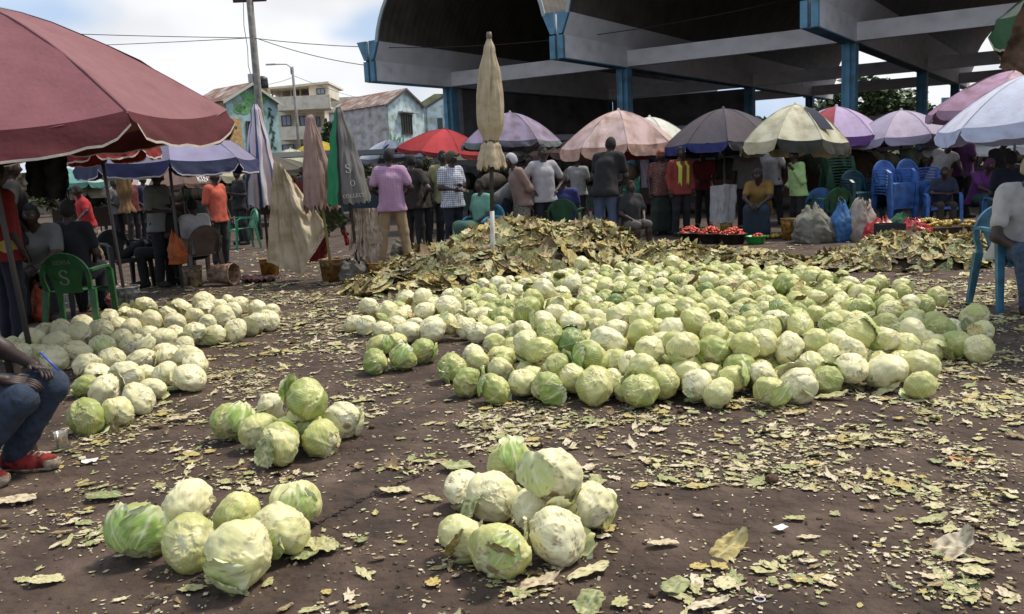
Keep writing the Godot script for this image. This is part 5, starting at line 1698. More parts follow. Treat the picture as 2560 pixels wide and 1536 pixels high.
	# white plastic bags tied to the pole
	for e in [[Vector3(3.818, 0.894, -16.9), Vector3(4.064, 0.913, -16.8), Vector3(3.793, 0.223, -16.9), Vector3(4.055, 0.201, -16.8), "white plastic bags hung left of the charcoal purple parasol's pole"], [Vector3(4.034, 0.93, -16.8), Vector3(4.313, 0.9, -16.9), Vector3(4.025, 0.21, -16.8), Vector3(4.275, 0.184, -16.9), "white plastic bags hung right of the charcoal purple parasol's pole"]]:
		tag(obj("plastic_bags", drape(e[0], e[1], e[2], e[3], 2.0, .03, 98, .05, 16, 16), fabric(Color(.76, .76, .78)), self, true), e[4], "plastic bags")
	bucket("yellow tub under the charcoal purple parasol's pole", Vector3(4.097, -0, -16.857), .12, .2, Color(.42, .33, .08), "stain")
	var red := Color(.42, .022, .012)
	var red2 := Color(.55, .07, .025)
	for e in [[Vector3(3.121, 0, -15.4), "dark basin of tomatoes, leftmost of three"], [Vector3(3.403, 0, -15.063), "dark basin heaped highest with tomatoes, middle of three"], [Vector3(3.695, 0, -14.726), "dark basin of tomatoes, rightmost of three"]]:
		basin(e[1], e[0], .22, .17, Color(.022, .018, .018), "dark tomato basins")
		heap_of("tomatoes", "heap of red tomatoes in the " + e[1].replace("of tomatoes", "").replace("heaped highest with tomatoes", "").replace(" ,", ","), "tomatoes", e[0] + Vector3(0, .15, 0), .18, .18, .11, .028, 70, red, red2, hash(e[1]) % 97)
	basin("bright green basin with a few tomatoes", Vector3(4.012, 0, -14.538), .17, .13, Color(.03, .36, .06))
	heap_of("tomatoes", "few tomatoes in the bright green basin", "tomatoes", Vector3(4.065, 0, -14.586) + Vector3(0, .1, 0), .09, .09, .05, .026, 14, red, red2, 5)
	basin("green basin leaning behind the bright green one", Vector3(4.18, 0, -15.441), .17, .1, Color(.03, .25, .07))
	heap_of("oranges", "yellow limes scattered before the yellow bucket at the lime green man", "limes", Vector3(4.613, 0, -15.344) + Vector3(0, .03, 0), .3, .18, .03, .03, 40, Color(.42, .30, .04), Color(.30, .28, .05), 6)
	bucket("tall stained yellow bucket holding the cream and navy parasol", Vector3(4.688, 0, -14.947), .145, .36, Color(.38, .24, .05), "grime", "", Color(.2, .15, .1))
	# ---- right: stacks of chairs, sacks
	for st in [[Vector3(6.849, 0, -15.964), 9, Color(.055, .16, .50), "bright blue", "left", .35], [Vector3(7.382, 0, -16.225), 9, Color(.05, .15, .48), "bright blue", "right", .35], [Vector3(6.394, 0, -16.298), 6, Color(.015, .07, .10), "dark teal", "", .2]]:
		for k in st[1]:
			var nm: String = ("topmost " if k == st[1] - 1 else "") + st[3] + " plastic chair" + (" of the %s blue stack" % st[4] if st[4] else " of the teal stack") + ("" if k == st[1] - 1 else ", under its top chair")
			chair(nm, st[0] + Vector3(0, .05 * k, .006 * k), st[5], st[2], 1.0, "stacked " + st[3] + " chairs " + st[4])
	for k in 14:
		var c := chair("green plastic chair in the tall leaning stack" if k < 13 else "topmost green plastic chair of the tall leaning stack", Vector3(6.591, 0, -17.563) + Vector3(-.012 * k, .055 * k, 0), 1.5, Color(.012, .075, .04), 1.0, "tall leaning stack of green chairs")
	chair("blue plastic chair behind the green lettered one at right", Vector3(5.331, 0, -15.615), PI, Color(.05, .13, .33))
	var g2 := chair("dark green plastic chair lettered S behind the grey sack", Vector3(5.443, 0, -15.167), PI + .2, Color(.012, .07, .03))
	var l2 := inst("lettering", text_mesh("S", .16, true), M.paint_worn, g2)
	l2.transform = Transform3D(Basis(Vector3.UP, PI) * Basis(Vector3.RIGHT, .2), Vector3(0, .6, -.295))
	chair("blue plastic chair under the eating child", Vector3(7.483, 0, -15.499), -.2, Color(.055, .16, .50), .95)
	chair("blue plastic chair under the man in a navy jersey", Vector3(7.166, 0, -12.807), PI - .2, Color(.05, .17, .42))
	chair("teal plastic chair under the man in the white t-shirt", Vector3(4.39, 0, -7.666), .0, Color(.045, .17, .29), 1.06)
	sack("large grey sack slumped in front of the green lettered chair", Vector3(4.891, 0, -14.327), .66, .56, Color(.20, .20, .17), 21, .45)
	sack("blue plastic sack between the grey and the white sacks", Vector3(5.28, 0, -14.249), .38, .6, Color(.04, .16, .42), 22, .35, "", .6)
	sack("tall off white sack leaning to the left of the red bags", Vector3(5.582, 0, -14.223), .44, .62, Color(.40, .35, .31), 23, .5)
	sack("shiny red plastic bag next to the off white sack", Vector3(5.733, 0, -13.817), .5, .36, Color(.40, .015, .015), 24, .3, "", .35, "plastic_bag")
	sack("shiny red plastic bag right of the black crate", Vector3(6.185, 0, -13.694), .52, .34, Color(.40, .015, .018), 25, .4, "", .35, "plastic_bag")
	sack("green net sack at the foot of the pale lilac parasol", Vector3(6.731, 0, -15.43), .5, .3, Color(.06, .20, .11), 26, .4)
	var cb := thing("crate", "black plastic crate between the two red bags", "crate", Vector3(5.701, 0, -13.391))
	var cbm := MB.new()
	for s in [[0, -.14, .36, .02], [0, .14, .36, .02], [-.17, 0, .02, .26], [.17, 0, .02, .26]]:
		cbm.box(Vector3(s[0], .16, s[1]), Vector3(s[2], .32, s[3]))
	cbm.box(Vector3(0, .012, 0), Vector3(.32, .02, .26))
	obj("body", cbm, mat("crate_black", lin(.012, .012, .012), .6), cb)
	for e in [[Vector3(6.037, 0, -14.957), .24, "heap of oranges behind the off white sack"], [Vector3(6.907, 0, -13.874), .42, "long heap of oranges before the eating child"], [Vector3(6.778, 0, -14.465), .2, "small heap of oranges left of the eating child"]]:
		heap_of("oranges", e[2], "oranges", e[0] + Vector3(0, .2, 0), e[1], .22, .06, .035, 60, Color(.42, .24, .02), Color(.34, .27, .04), hash(e[2]) % 89)
		var cr := thing("low_crate", "low wooden crate under the " + e[2], "crate", e[0])
		var lm := MB.new()
		lm.cbox(Vector3(0, .1, 0), Vector3(e[1] * 2.0, .2, .5), .01)
		obj("body", lm, mat("crate_wood", lin(.07, .045, .03), .9, "stain", 2.0), cr)
	basin("wide black basin right of the oranges", Vector3(6.997, 0, -13.051), .3, .14, Color(.012, .012, .014))
	basin("white enamel basin on the crate left of the eating child", Vector3(6.47, 0, -13.673), .2, .1, Color(.5, .5, .52))
	# ---- dim stalls inside the hall and left distance
	var r := RandomNumberGenerator.new()
	r.seed = 12
	for k in STALL.size():
		var at: Vector3 = STALL[k] * Vector3(1, 0, 1)
		var o := thing("market_stall", STALL_NAME[k], "stall", at, r.randf_range(-.4, .4), "dim market stalls")
		var w := r.randf_range(2.0, 3.2)
		var tm := MB.new()
		tm.box(Vector3(0, .82, 0), Vector3(w, .06, 1.1))
		obj("table_top", tm, M.crate_wood, o)
		for x in [-1.0, 1.0]:
			for z in [-1.0, 1.0]:
				var lg := MB.new()
				lg.box(Vector3(x * (w * .5 - .08), .395, z * .45), Vector3(.07, .79, .07))
				obj("leg", lg, M.crate_wood, o)
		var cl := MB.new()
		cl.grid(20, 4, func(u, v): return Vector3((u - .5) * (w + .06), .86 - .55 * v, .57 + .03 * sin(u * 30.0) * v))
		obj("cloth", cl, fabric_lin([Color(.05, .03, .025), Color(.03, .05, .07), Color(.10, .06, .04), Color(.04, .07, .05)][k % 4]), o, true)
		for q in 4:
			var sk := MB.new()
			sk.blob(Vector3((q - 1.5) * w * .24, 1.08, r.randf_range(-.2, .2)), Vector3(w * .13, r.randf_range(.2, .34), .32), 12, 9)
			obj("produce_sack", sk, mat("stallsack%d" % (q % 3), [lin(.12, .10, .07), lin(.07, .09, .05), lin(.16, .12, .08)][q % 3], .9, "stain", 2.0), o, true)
		if k % 2 == 0:
			var aw := MB.new()
			for x in [-1.0, 1.0]:
				aw.box(Vector3(x * w * .5, 1.1, -.5), Vector3(.06, 2.2, .06))
			obj("post", aw, M.crate_wood, o)
			var rf := MB.new()
			rf.box(Vector3(0, 2.2, 0), Vector3(w + .5, .03, 1.8), Basis(Vector3.RIGHT, .12))
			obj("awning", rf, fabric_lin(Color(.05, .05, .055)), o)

const STALL = [Vector3(-12.082, 1.31, -27), Vector3(-11.576, 1.235, -29), Vector3(-10.393, 1.152, -30), Vector3(-8.941, 1.082, -30), Vector3(-7.225, 0.998, -30), Vector3(-5.195, 0.925, -29), Vector3(-4.039, 0.793, -32), Vector3(-2.006, 1.073, -26), Vector3(-0.892, 1.002, -27), Vector3(0.719, 0.957, -25), Vector3(1.896, 0.883, -26), Vector3(2.811, 0.872, -24), Vector3(3.978, 0.815, -24), Vector3(5.251, 0.737, -25), Vector3(6.21, 0.706, -24), Vector3(7.687, 0.618, -25), Vector3(8.551, 0.593, -24), Vector3(10.648, 0.458, -26), Vector3(11.002, 0.474, -24), Vector3(12.683, 0.376, -25), Vector3(13.35, 0.359, -24)]
const STALL_NAME = ["dim stall behind the grubby white parasol", "dim stall behind the leaning youth", "dim stall below the brown parasol", "dim stall behind the man in orange", "dim stall behind the cream sheet", "dim stall behind the green furled parasol", "dim stall behind the pink checked shirt", "dim stall under the red parasol", "dim stall behind the checked shirt", "dim stall below the mauve parasol", "dim stall behind the white t-shirt", "dim stall below the faded pink parasol", "dim stall behind the towels", "dim stall behind the safety vest", "dim stall below the charcoal purple parasol", "dim stall behind the stout man in grey", "dim stall behind the lime green shirt", "dim stall behind the teal chair stack", "dim stall behind the blue chair stacks", "dim stall behind the woman in purple", "dim stall at the right edge below the bright white parasol"]

# ---------------------------------------------------------------- cabbages
func cabbage_mesh(sd: int, tone: String, nu := 88, nv := 60) -> ArrayMesh:
	var r := RandomNumberGenerator.new()
	r.seed = sd
	var n := FastNoiseLite.new()
	n.seed = sd
	n.frequency = 1.0
	n.fractal_octaves = 2
	var n2 := FastNoiseLite.new()
	n2.seed = sd + 900
	n2.frequency = 1.0
	n2.fractal_octaves = 4
	# leaf blade colours, outermost first; inner leaves are paler
	var pal: Array = {"c": [Color(.68, .63, .38), Color(.76, .71, .48), Color(.74, .70, .49)], "p": [Color(.56, .545, .24), Color(.645, .61, .33), Color(.69, .65, .42)], "m": [Color(.435, .445, .14), Color(.545, .53, .21), Color(.61, .585, .31)], "g": [Color(.26, .31, .075), Color(.375, .405, .12), Color(.48, .49, .19)], "d": [Color(.11, .18, .045), Color(.18, .26, .07), Color(.3, .36, .12)]}[tone]
	var rib: Color = {"c": Color(.82, .78, .60), "p": Color(.74, .72, .48), "m": Color(.68, .68, .42), "g": Color(.60, .63, .36), "d": Color(.42, .50, .26)}[tone]
	var dirt: float = {"c": .55, "p": .4, "m": .4, "g": .35, "d": .3}[tone] + r.randf_range(-.25, .25)
	var stem := Vector3(0, -1, 0)
	var leaves := []
	var az := r.randf() * TAU
	for k in 8:
		az += TAU * r.randf_range(.33, .43)
		var lift := r.randf_range(-.25, .2) + .09 * k
		var cc := Vector3(cos(az), lift, sin(az)).normalized()
		var side := stem.cross(cc).normalized()
		var cl: Color = pal[0].lerp(pal[1], clampf(k * .28 + r.randf_range(-.15, .25), 0, 1)) if k < 4 else pal[1].lerp(pal[2], r.randf())
		leaves.append({"c": cc, "n": side, "a": r.randf_range(.85, 1.2), "col": cl * r.randf_range(.93, 1.05), "vs": r.randf_range(3.6, 5.0), "sl": r.randf_range(.9, 1.35), "ph": r.randf() * 9.0, "amp": r.randf_range(.7, 1.3)})
	var flat := r.randf_range(.78, .97)
	var skew := Vector3(r.randf_range(-.12, .12), 0, r.randf_range(-.12, .12))
	var stretch := r.randf_range(.93, 1.1)
	var mb := MB.new()
	for j in nv + 1:
		var e := PI * j / nv
		for i in nu + 1:
			var a := TAU * (i % nu) / nu
			var dd := Vector3(sin(e) * cos(a), cos(e), sin(e) * sin(a))
			var rad := .90 + .10 * n.get_noise_3d(dd.x * 1.1, dd.y * 1.1, dd.z * 1.1)
			var col: Color = pal[2]
			var hit := false
			for k in leaves.size():
				var lf = leaves[k]
				var ang := acos(clampf(dd.dot(lf.c), -1, 1))
				var wob := n.get_noise_3d(dd.x * 2.2 + lf.ph, dd.y * 2.2, dd.z * 2.2)
				var edge: float = lf.a + .13 * wob + .05 * n.get_noise_3d(dd.x * 8.0 + lf.ph, dd.y * 8.0, dd.z * 8.0)
				if ang >= edge: continue
				hit = true
				var rim := smoothstep(.16, 0.0, edge - ang)
				rad += .10 - .013 * k + .022 * rim * rim
				var u := asin(clampf(dd.dot(lf.n), -1, 1))
				var tt := acos(clampf(dd.dot(stem), -1, 1))
				# midrib, side veins fanning from it, and puckered blade between them
				var wid := .06 * clampf(1.15 - tt / 2.6, .2, 1.0)
				var mid := smoothstep(wid, wid * .3, absf(u + .02 * wob))
				var vv: float = (tt - absf(u) * lf.sl + .05 * wob) * lf.vs + lf.ph + (.5 if u > 0.0 else 0.0)
				var fr := absf(vv - roundf(vv)) * 2.0
				var vein := pow(1.0 - fr, 5.0) * smoothstep(1.2, .3, absf(u)) 
				var puck := sin(fr * PI * .5) * (.8 + .5 * n.get_noise_3d(dd.x * 4.0, dd.y * 4.0 + lf.ph, dd.z * 4.0))
				rad += .026 * mid + .014 * vein + .007 * puck * lf.amp + .008 * n.get_noise_3d(dd.x * 3.5 + lf.ph, dd.y * 3.5, dd.z * 3.5)
				col = lf.col.lerp(rib, clampf(mid + vein * .8, 0, 1) * .8)
				col = col.lerp(Color(col.r * .8, col.g * .88, col.b * .55), clampf(puck, 0, 1) * .38)
				col = col.lerp(Color(.66, .60, .32), rim * .6)
				break
			if not hit:
				var w := n.get_noise_3d(dd.x * 3, dd.y * 8, dd.z * 3)
				rad += .03 * w
				col = pal[2].lerp(rib, .5 + .5 * w)
			# soil smears, scuffs and rot spots
			var s1 := n2.get_noise_3d(dd.x * 1.7, dd.y * 1.7, dd.z * 1.7)
			var s2 := n2.get_noise_3d(dd.x * 7 + 4, dd.y * 7, dd.z * 7)
			col = col.lerp(Color(.44, .35, .18), smoothstep(.15, .5, s1 + .35 * s2) * dirt * .7)
			col = col.lerp(Color(.17, .11, .05), smoothstep(.34, .5, s1 * .7 + s2 * .75) * dirt)
			if dd.y < -.972:
				col = Color(.34, .26, .14); rad += .05
			mb.col = col
			mb.vert((Vector3(dd.x * stretch, dd.y * flat, dd.z / stretch) + skew * dd.y * dd.y) * rad)
	for j in nv:
		for i in nu:
			var k := j * (nu + 1) + i
			mb.quad(k, k + nu + 1, k + nu + 2, k + 1)
	return mb.mesh(true)

# wrapper leaf torn half away from the head (unit head radius)
func wrapper_mesh(sd: int, tone: String) -> ArrayMesh:
	var r := RandomNumberGenerator.new()
	r.seed = sd
	var n := FastNoiseLite.new()
	n.seed = sd
	n.frequency = 1.0
	n.fractal_octaves = 3
	var base: Color = {"p": Color(.52, .58, .25), "m": Color(.42, .52, .16), "g": Color(.27, .40, .09), "d": Color(.14, .25, .05), "c": Color(.62, .61, .38)}[tone]
	var mb := MB.new()
	var nu := 16
	var nv := 14
	var wid := r.randf_range(.6, .9)
	var flare := r.randf_range(.04, .3)
	var top := r.randf_range(1.2, 1.7)
	for j in nv + 1:
		var v := float(j) / nv
		for i in nu + 1:
			var u := float(i) / nu * 2.0 - 1.0
			var w := wid * pow(sin(clampf(.16 + v * .80, 0, 1) * PI * .93), .55)
			var ru := u * (w + .2 * n.get_noise_2d(v * 5.0, signf(u) * 3.0) + .08 * n.get_noise_2d(v * 14.0, signf(u) * 3.0))
			var el := .3 + v * top * (1.0 - .16 * u * u + .1 * n.get_noise_2d(u * 5.0, 3.0))
			var rad := 1.045 + flare * pow(v, 2.6) + .05 * absf(u) * v + .10 * n.get_noise_2d(u * 2.5 + 7.0, v * 3.0) * v + .05 * sin(u * 7.0 + sd) * v * v
			var dd := Vector3(sin(el) * sin(ru), -cos(el), sin(el) * cos(ru))
			var vv := (v * 1.6 - absf(u) * .7) * 5.0
			var q := maxf(smoothstep(.13 * (1.15 - v), .04, absf(u)), smoothstep(.17, .03, absf(vv - roundf(vv))) * .6)
			var col := base.lerp(Color(.70, .71, .46), q * .7)
			col = col.lerp(Color(.62, .50, .16), smoothstep(.25, .5, n.get_noise_2d(u * 2.4 + 20.0, v * 2.4)) * .5)
			col = col.lerp(Color(.18, .12, .05), smoothstep(.38, .5, n.get_noise_2d(u * 6.0 + 40.0, v * 6.0)) * .7)
			mb.col = col
			mb.vert(dd * rad + dd * .012 * q)
	for j in nv:
		for i in nu:
			var k := j * (nu + 1) + i
			mb.quad(k, k + nu + 1, k + nu + 2, k + 1)
	return mb.mesh(true)

const CABBAGES = [
	[0, 0, "g", -1.459, 0.102, -3.263, 0.114, 2],
	[1, 0, "c", -1.364, 0.104, -3.508, 0.116, 1],
	[2, 0, "m", -1.231, 0.094, -3.142, 0.105, 1],
	[3, 0, "m", -1.125, 0.093, -3.385, 0.104, 2],
	[4, 0, "p", -0.91, 0.101, -3.214, 0.112, 1],
	[5, 0, "p", -0.922, 0.093, -3.497, 0.104, 1],
	[6, 0, "p", -1.002, 0.108, -2.995, 0.121, 3],
	[7, 1, "g", -1.57, 0.101, -4.776, 0.113, 2],
	[8, 1, "c", -1.415, 0.087, -5.099, 0.098, 1],
	[9, 1, "g", -1.092, 0.267, -4.55, 0.115, 1],
	[10, 1, "c", -0.95, 0.098, -4.71, 0.109, 2],
	[11, 1, "m", -1.132, 0.105, -4.651, 0.118, 1],
	[12, 1, "m", -1.36, 0.098, -4.586, 0.109, 1],
	[13, 1, "m", -1.188, 0.098, -4.32, 0.109, 3],
	[14, 2, "m", -0.046, 0.094, -3.872, 0.105, 2],
	[15, 2, "c", 0.124, 0.248, -3.252, 0.114, 1],
	[16, 2, "c", -0.239, 0.079, -3.611, 0.088, 1],
	[17, 2, "c", -0.115, 0.095, -3.46, 0.106, 2],
	[18, 2, "c", 0.241, 0.102, -3.291, 0.114, 1],
	[19, 2, "c", 0.051, 0.084, -3.326, 0.095, 1],
	[20, 2, "c", 0.122, 0.097, -3.041, 0.108, 3],
	[21, 2, "m", -0.08, 0.092, -2.955, 0.103, 1],
	[22, 2, "p", -0.223, 0.081, -3.108, 0.090, 1],
	[23, 3, "g", -0.994, 0.088, -6.291, 0.098, 2],
	[24, 3, "m", -1.047, 0.085, -6.853, 0.095, 1],
	[25, 3, "m", -0.93, 0.081, -6.956, 0.090, 1],
	[26, 3, "g", -0.805, 0.088, -6.339, 0.099, 2],
	[27, 3, "g", -0.678, 0.091, -6.544, 0.102, 1],
	[[0, 7, -1], 4, "c", -3.374, 0.113, -9.759, 0.126, 1],
	[[0, 5, -1], 4, "c", -3.481, 0.108, -9.328, 0.121, 0],
	[[0, 3, -1], 4, "c", -3.958, 0.116, -9.622, 0.130, 1],
	[[0, 11, -1], 4, "c", -3.143, 0.084, -9.876, 0.094, 1],
	[[0, 13, -1], 4, "c", -2.913, 0.102, -9.473, 0.114, 0],
	[[0, 9, -1], 4, "c", -3.129, 0.088, -9.489, 0.099, 0],
	[[0, 12, -1], 4, "c", -2.862, 0.092, -9.098, 0.102, 1],
	[[0, 10, -1], 4, "c", -2.818, 0.107, -8.641, 0.120, 1],
	[[0, 14, -1], 4, "c", -2.619, 0.092, -9.157, 0.103, 1],
	[[0, 15, -1], 4, "c", -2.43, 0.09, -8.929, 0.101, 1],
	[[1, 16, -1], 4, "c", -2.297, 0.097, -8.343, 0.108, 1],
	[28, 4, "c", -2.381, 0.104, -8.169, 0.116, 1],
	[[1, 14, -1], 4, "c", -2.466, 0.098, -7.868, 0.109, 0],
	[29, 4, "c", -2.61, 0.088, -7.749, 0.092, 1],
	[[1, 11, -1], 4, "c", -2.774, 0.109, -7.713, 0.111, 0],
	[[1, 12, -1], 4, "c", -2.889, 0.085, -8.391, 0.095, 1],
	[[0, 6, -1], 4, "c", -3.113, 0.101, -8.721, 0.113, 1],
	[[1, 9, -1], 4, "c", -3.235, 0.096, -8.506, 0.107, 1],
	[[0, 8, -1], 4, "c", -3.172, 0.099, -9.191, 0.111, 1],
	[[0, 4, -1], 4, "c", -3.471, 0.097, -8.94, 0.108, 1],
	[[1, 8, -1], 4, "c", -3.474, 0.112, -8.518, 0.125, 1],
	[[0, 2, -1], 4, "c", -3.828, 0.091, -8.999, 0.101, 0],
	[[0, 1, -1], 4, "c", -4.032, 0.086, -9.265, 0.096, 1],
	[[0, 0, -1], 4, "c", -4.029, 0.1, -8.876, 0.111, 1],
	[[1, 3, -1], 4, "c", -4.204, 0.098, -8.692, 0.109, 1],
	[[1, 4, -1], 4, "c", -3.843, 0.102, -8.257, 0.114, 0],
	[[1, 5, -1], 4, "c", -3.789, 0.086, -8.523, 0.096, 1],
	[[1, 6, -1], 4, "c", -3.586, 0.09, -8.326, 0.101, 1],
	[[1, 1, -1], 4, "c", -4.262, 0.105, -8.352, 0.103, 1],
	[[1, 0, -1], 4, "c", -4.426, 0.088, -8.383, 0.098, 0],
	[[1, 2, -1], 4, "c", -3.922, 0.108, -7.995, 0.122, 0],
	[[2, 1, -1], 4, "c", -4.211, 0.111, -7.725, 0.124, 0],
	[[2, 3, -1], 4, "c", -3.963, 0.101, -7.678, 0.113, 0],
	[[2, 0, -1], 4, "c", -4.265, 0.093, -7.516, 0.104, 0],
	[[2, 4, -1], 4, "c", -3.521, 0.102, -7.117, 0.114, 1],
	[30, 4, "c", -3.611, 0.1, -6.934, 0.111, 1],
	[31, 4, "c", -3.998, 0.102, -7.12, 0.114, 0],
	[[2, 2, -1], 4, "c", -3.927, 0.08, -7.297, 0.089, 1],
	[[2, 5, -1], 4, "c", -3.413, 0.1, -7.333, 0.111, 1],
	[[2, 6, -1], 4, "c", -3.417, 0.09, -7.725, 0.101, 1],
	[[2, 7, -1], 4, "c", -3.129, 0.105, -7.323, 0.118, 1],
	[[1, 7, -1], 4, "c", -3.213, 0.091, -7.799, 0.102, 1],
	[[2, 8, -1], 4, "c", -2.975, 0.108, -7.516, 0.121, 1],
	[[1, 10, -1], 4, "c", -2.954, 0.09, -7.765, 0.101, 1],
	[[2, 10, -1], 4, "c", -2.736, 0.08, -7.323, 0.089, 1],
	[[3, 3, -1], 4, "c", -3.1, 0.093, -6.796, 0.104, 0],
	[[3, 2, -1], 4, "c", -3.196, 0.098, -6.596, 0.109, 1],
	[[3, 4, -1], 4, "c", -2.835, 0.098, -6.704, 0.106, 1],
	[[2, 9, -1], 4, "c", -2.699, 0.104, -6.829, 0.116, 1],
	[[3, 5, -1], 4, "c", -2.464, 0.096, -6.682, 0.108, 1],
	[[3, 6, -1], 4, "c", -2.355, 0.086, -6.482, 0.097, 1],
	[[4, 5, -1], 4, "c", -2.456, 0.092, -6.162, 0.102, 1],
	[32, 4, "c", -2.214, 0.098, -5.976, 0.110, 1],
	[[4, 2, -1], 4, "c", -2.692, 0.107, -6.083, 0.120, 1],
	[[4, 3, -1], 4, "c", -2.621, 0.079, -6.251, 0.088, 1],
	[[4, 1, -1], 4, "c", -2.981, 0.088, -6.288, 0.099, 1],
	[[4, 0, -1], 4, "g", -2.938, 0.08, -5.999, 0.089, 1],
	[[5, 0, -1], 4, "c", -2.652, 0.106, -5.662, 0.119, 1],
	[33, 4, "c", -2.403, 0.079, -5.796, 0.088, 1],
	[[5, 1, -1], 4, "c", -2.352, 0.094, -5.455, 0.105, 0],
	[34, 4, "g", -2.495, 0.1, -5.055, 0.109, 1],
	[35, 4, "p", -2.365, 0.087, -5.169, 0.098, 1],
	[[3, 0, 0], 5, "c", -1.429, 0.094, -8.897, 0.109, 0],
	[[4, 0, 0], 5, "c", -1.448, 0.079, -8.046, 0.092, 1],
	[[4, 1, 0], 5, "c", -1.305, 0.085, -7.863, 0.098, 1],
	[[4, 2, 0], 5, "c", -1.118, 0.082, -7.617, 0.095, 1],
	[[3, 1, 0], 5, "p", -1.194, 0.098, -8.489, 0.113, 1],
	[[2, 0, 0], 5, "c", -1.098, 0.093, -9.32, 0.108, 1],
	[[2, 1, 0], 5, "c", -0.802, 0.283, -8.047, 0.092, 1],
	[[3, 2, 0], 5, "c", -1.015, 0.079, -8.426, 0.092, 0],
	[[4, 3, 0], 5, "c", -1.009, 0.079, -7.812, 0.092, 1],
	[[4, 4, 0], 5, "c", -0.883, 0.096, -7.343, 0.112, 0],
	[[3, 4, 0], 5, "c", -0.77, 0.198, -7.846, 0.092, 0],
	[36, 5, "c", -0.675, 0.107, -7.353, 0.122, 0],
	[[3, 3, 0], 5, "c", -0.857, 0.081, -7.743, 0.092, 1],
	[[2, 2, 0], 5, "c", -0.66, 0.085, -9.431, 0.098, 1],
	[[3, 7, 0], 5, "c", -0.562, 0.22, -7.884, 0.113, 1],
	[[3, 6, 0], 5, "m", -0.643, 0.081, -7.754, 0.092, 1],
	[[4, 6, 0], 5, "p", -0.535, 0.13, -7.45, 0.092, 1],
	[[3, 8, 0], 5, "c", -0.476, 0.081, -7.779, 0.092, 1],
	[[2, 3, 0], 5, "p", -0.448, 0.079, -9.503, 0.092, 1],
	[[3, 9, 0], 5, "p", -0.422, 0.085, -8.501, 0.098, 1],
	[[3, 10, 0], 5, "c", -0.327, 0.079, -8.02, 0.092, 1],
	[[2, 4, 0], 5, "c", -0.224, 0.079, -9.02, 0.092, 1],
	[[4, 7, 0], 5, "c", -0.399, 0.096, -7.403, 0.092, 0],
	[[4, 8, 0], 5, "c", -0.291, 0.079, -7.246, 0.092, 0],
	[[3, 11, 0], 5, "c", -0.234, 0.112, -7.906, 0.092, 1],
	[[3, 5, 0], 5, "c", -0.7, 0.206, -7.975, 0.092, 0],
	[[1, 0, 0], 5, "c", -0.309, 0.081, -10.313, 0.092, 1],
	[[1, 1, 0], 5, "c", -0.148, 0.098, -10.169, 0.105, 0],
	[[1, 2, 0], 5, "c", -0.026, 0.081, -10.418, 0.092, 0],
	[[1, 3, 0], 5, "c", 0.156, 0.081, -10.153, 0.092, 0],
	[[2, 5, 0], 5, "c", -0.053, 0.085, -9.584, 0.092, 1],
	[[2, 7, 0], 5, "c", 0.088, 0.107, -9.432, 0.092, 0],
	[[2, 6, 0], 5, "c", -0.041, 0.079, -8.911, 0.092, 0],
	[[2, 8, 0], 5, "m", 0.182, 0.31, -7.433, 0.092, 0],
	[[3, 13, 0], 5, "g", 0.124, 0.254, -7.281, 0.122, 1],
	[[1, 4, 0], 5, "c", 0.271, 0.382, -7.53, 0.094, 0],
	[[0, 0, 0], 5, "c", 0.43, 0.081, -10.579, 0.092, 1],
	[[0, 0, 1], 5, "c", 0.64, 0.086, -10.761, 0.097, 0],
	[[0, 2, 1], 5, "c", 0.902, 0.171, -11.266, 0.099, 1],
	[[1, 0, 1], 5, "c", 0.668, 0.128, -9.682, 0.108, 0],
	[[2, 0, 1], 5, "c", 0.51, 0.097, -8.991, 0.112, 1],
	[[0, 1, 1], 5, "c", 0.78, 0.081, -10.411, 0.092, 1],
	[[1, 1, 1], 5, "c", 0.851, 0.081, -9.941, 0.092, 0],
	[[0, 3, 1], 5, "c", 0.997, 0.084, -10.632, 0.096, 0],
	[[1, 2, 1], 5, "p", 1.005, 0.104, -9.448, 0.098, 1],
	[[2, 1, 1], 5, "c", 0.788, 0.084, -9.186, 0.092, 1],
	[[2, 2, 1], 5, "c", 0.807, 0.079, -8.448, 0.092, 1],
	[[0, 4, 1], 5, "c", 1.268, 0.084, -10.544, 0.095, 1],
	[[1, 3, 1], 5, "c", 1.197, 0.082, -9.851, 0.094, 1],
	[[2, 3, 1], 5, "d", 1.007, 0.079, -8.562, 0.092, 1],
	[[0, 5, 1], 5, "c", 1.468, 0.093, -10.275, 0.106, 1],
	[[0, 6, 1], 5, "m", 1.721, 0.084, -10.592, 0.096, 1],
	[[0, 8, 1], 5, "p", 2.003, 0.167, -10.951, 0.099, 1],
	[[0, 7, 1], 5, "c", 1.715, 0.081, -10.079, 0.092, 1],
	[[1, 5, 1], 5, "m", 1.521, 0.081, -9.902, 0.092, 1],
	[[1, 4, 1], 5, "g", 1.265, 0.102, -9.093, 0.109, 1],
	[[1, 6, 1], 5, "p", 1.594, 0.1, -9.427, 0.092, 1],
	[[1, 7, 1], 5, "m", 1.779, 0.111, -9.625, 0.092, 1],
	[[2, 5, 1], 5, "c", 1.311, 0.079, -8.24, 0.092, 0],
	[[2, 6, 1], 5, "m", 1.559, 0.079, -8.751, 0.092, 1],
	[[2, 4, 1], 5, "m", 1.162, 0.079, -8.376, 0.092, 1],
	[[3, 0, 1], 5, "m", 0.493, 0.082, -8.402, 0.095, 1],
	[[3, 14, 0], 5, "c", 0.312, 0.365, -6.202, 0.092, 1],
	[[4, 0, 1], 5, "c", 0.411, 0.328, -6.098, 0.092, 0],
	[[3, 1, 1], 5, "c", 0.716, 0.082, -7.658, 0.095, 0],
	[[3, 2, 1], 5, "p", 0.735, 0.356, -6.069, 0.092, 1],
	[[3, 3, 1], 5, "m", 0.86, 0.371, -5.883, 0.092, 0],
	[[3, 4, 1], 5, "g", 1.037, 0.38, -5.891, 0.093, 2],
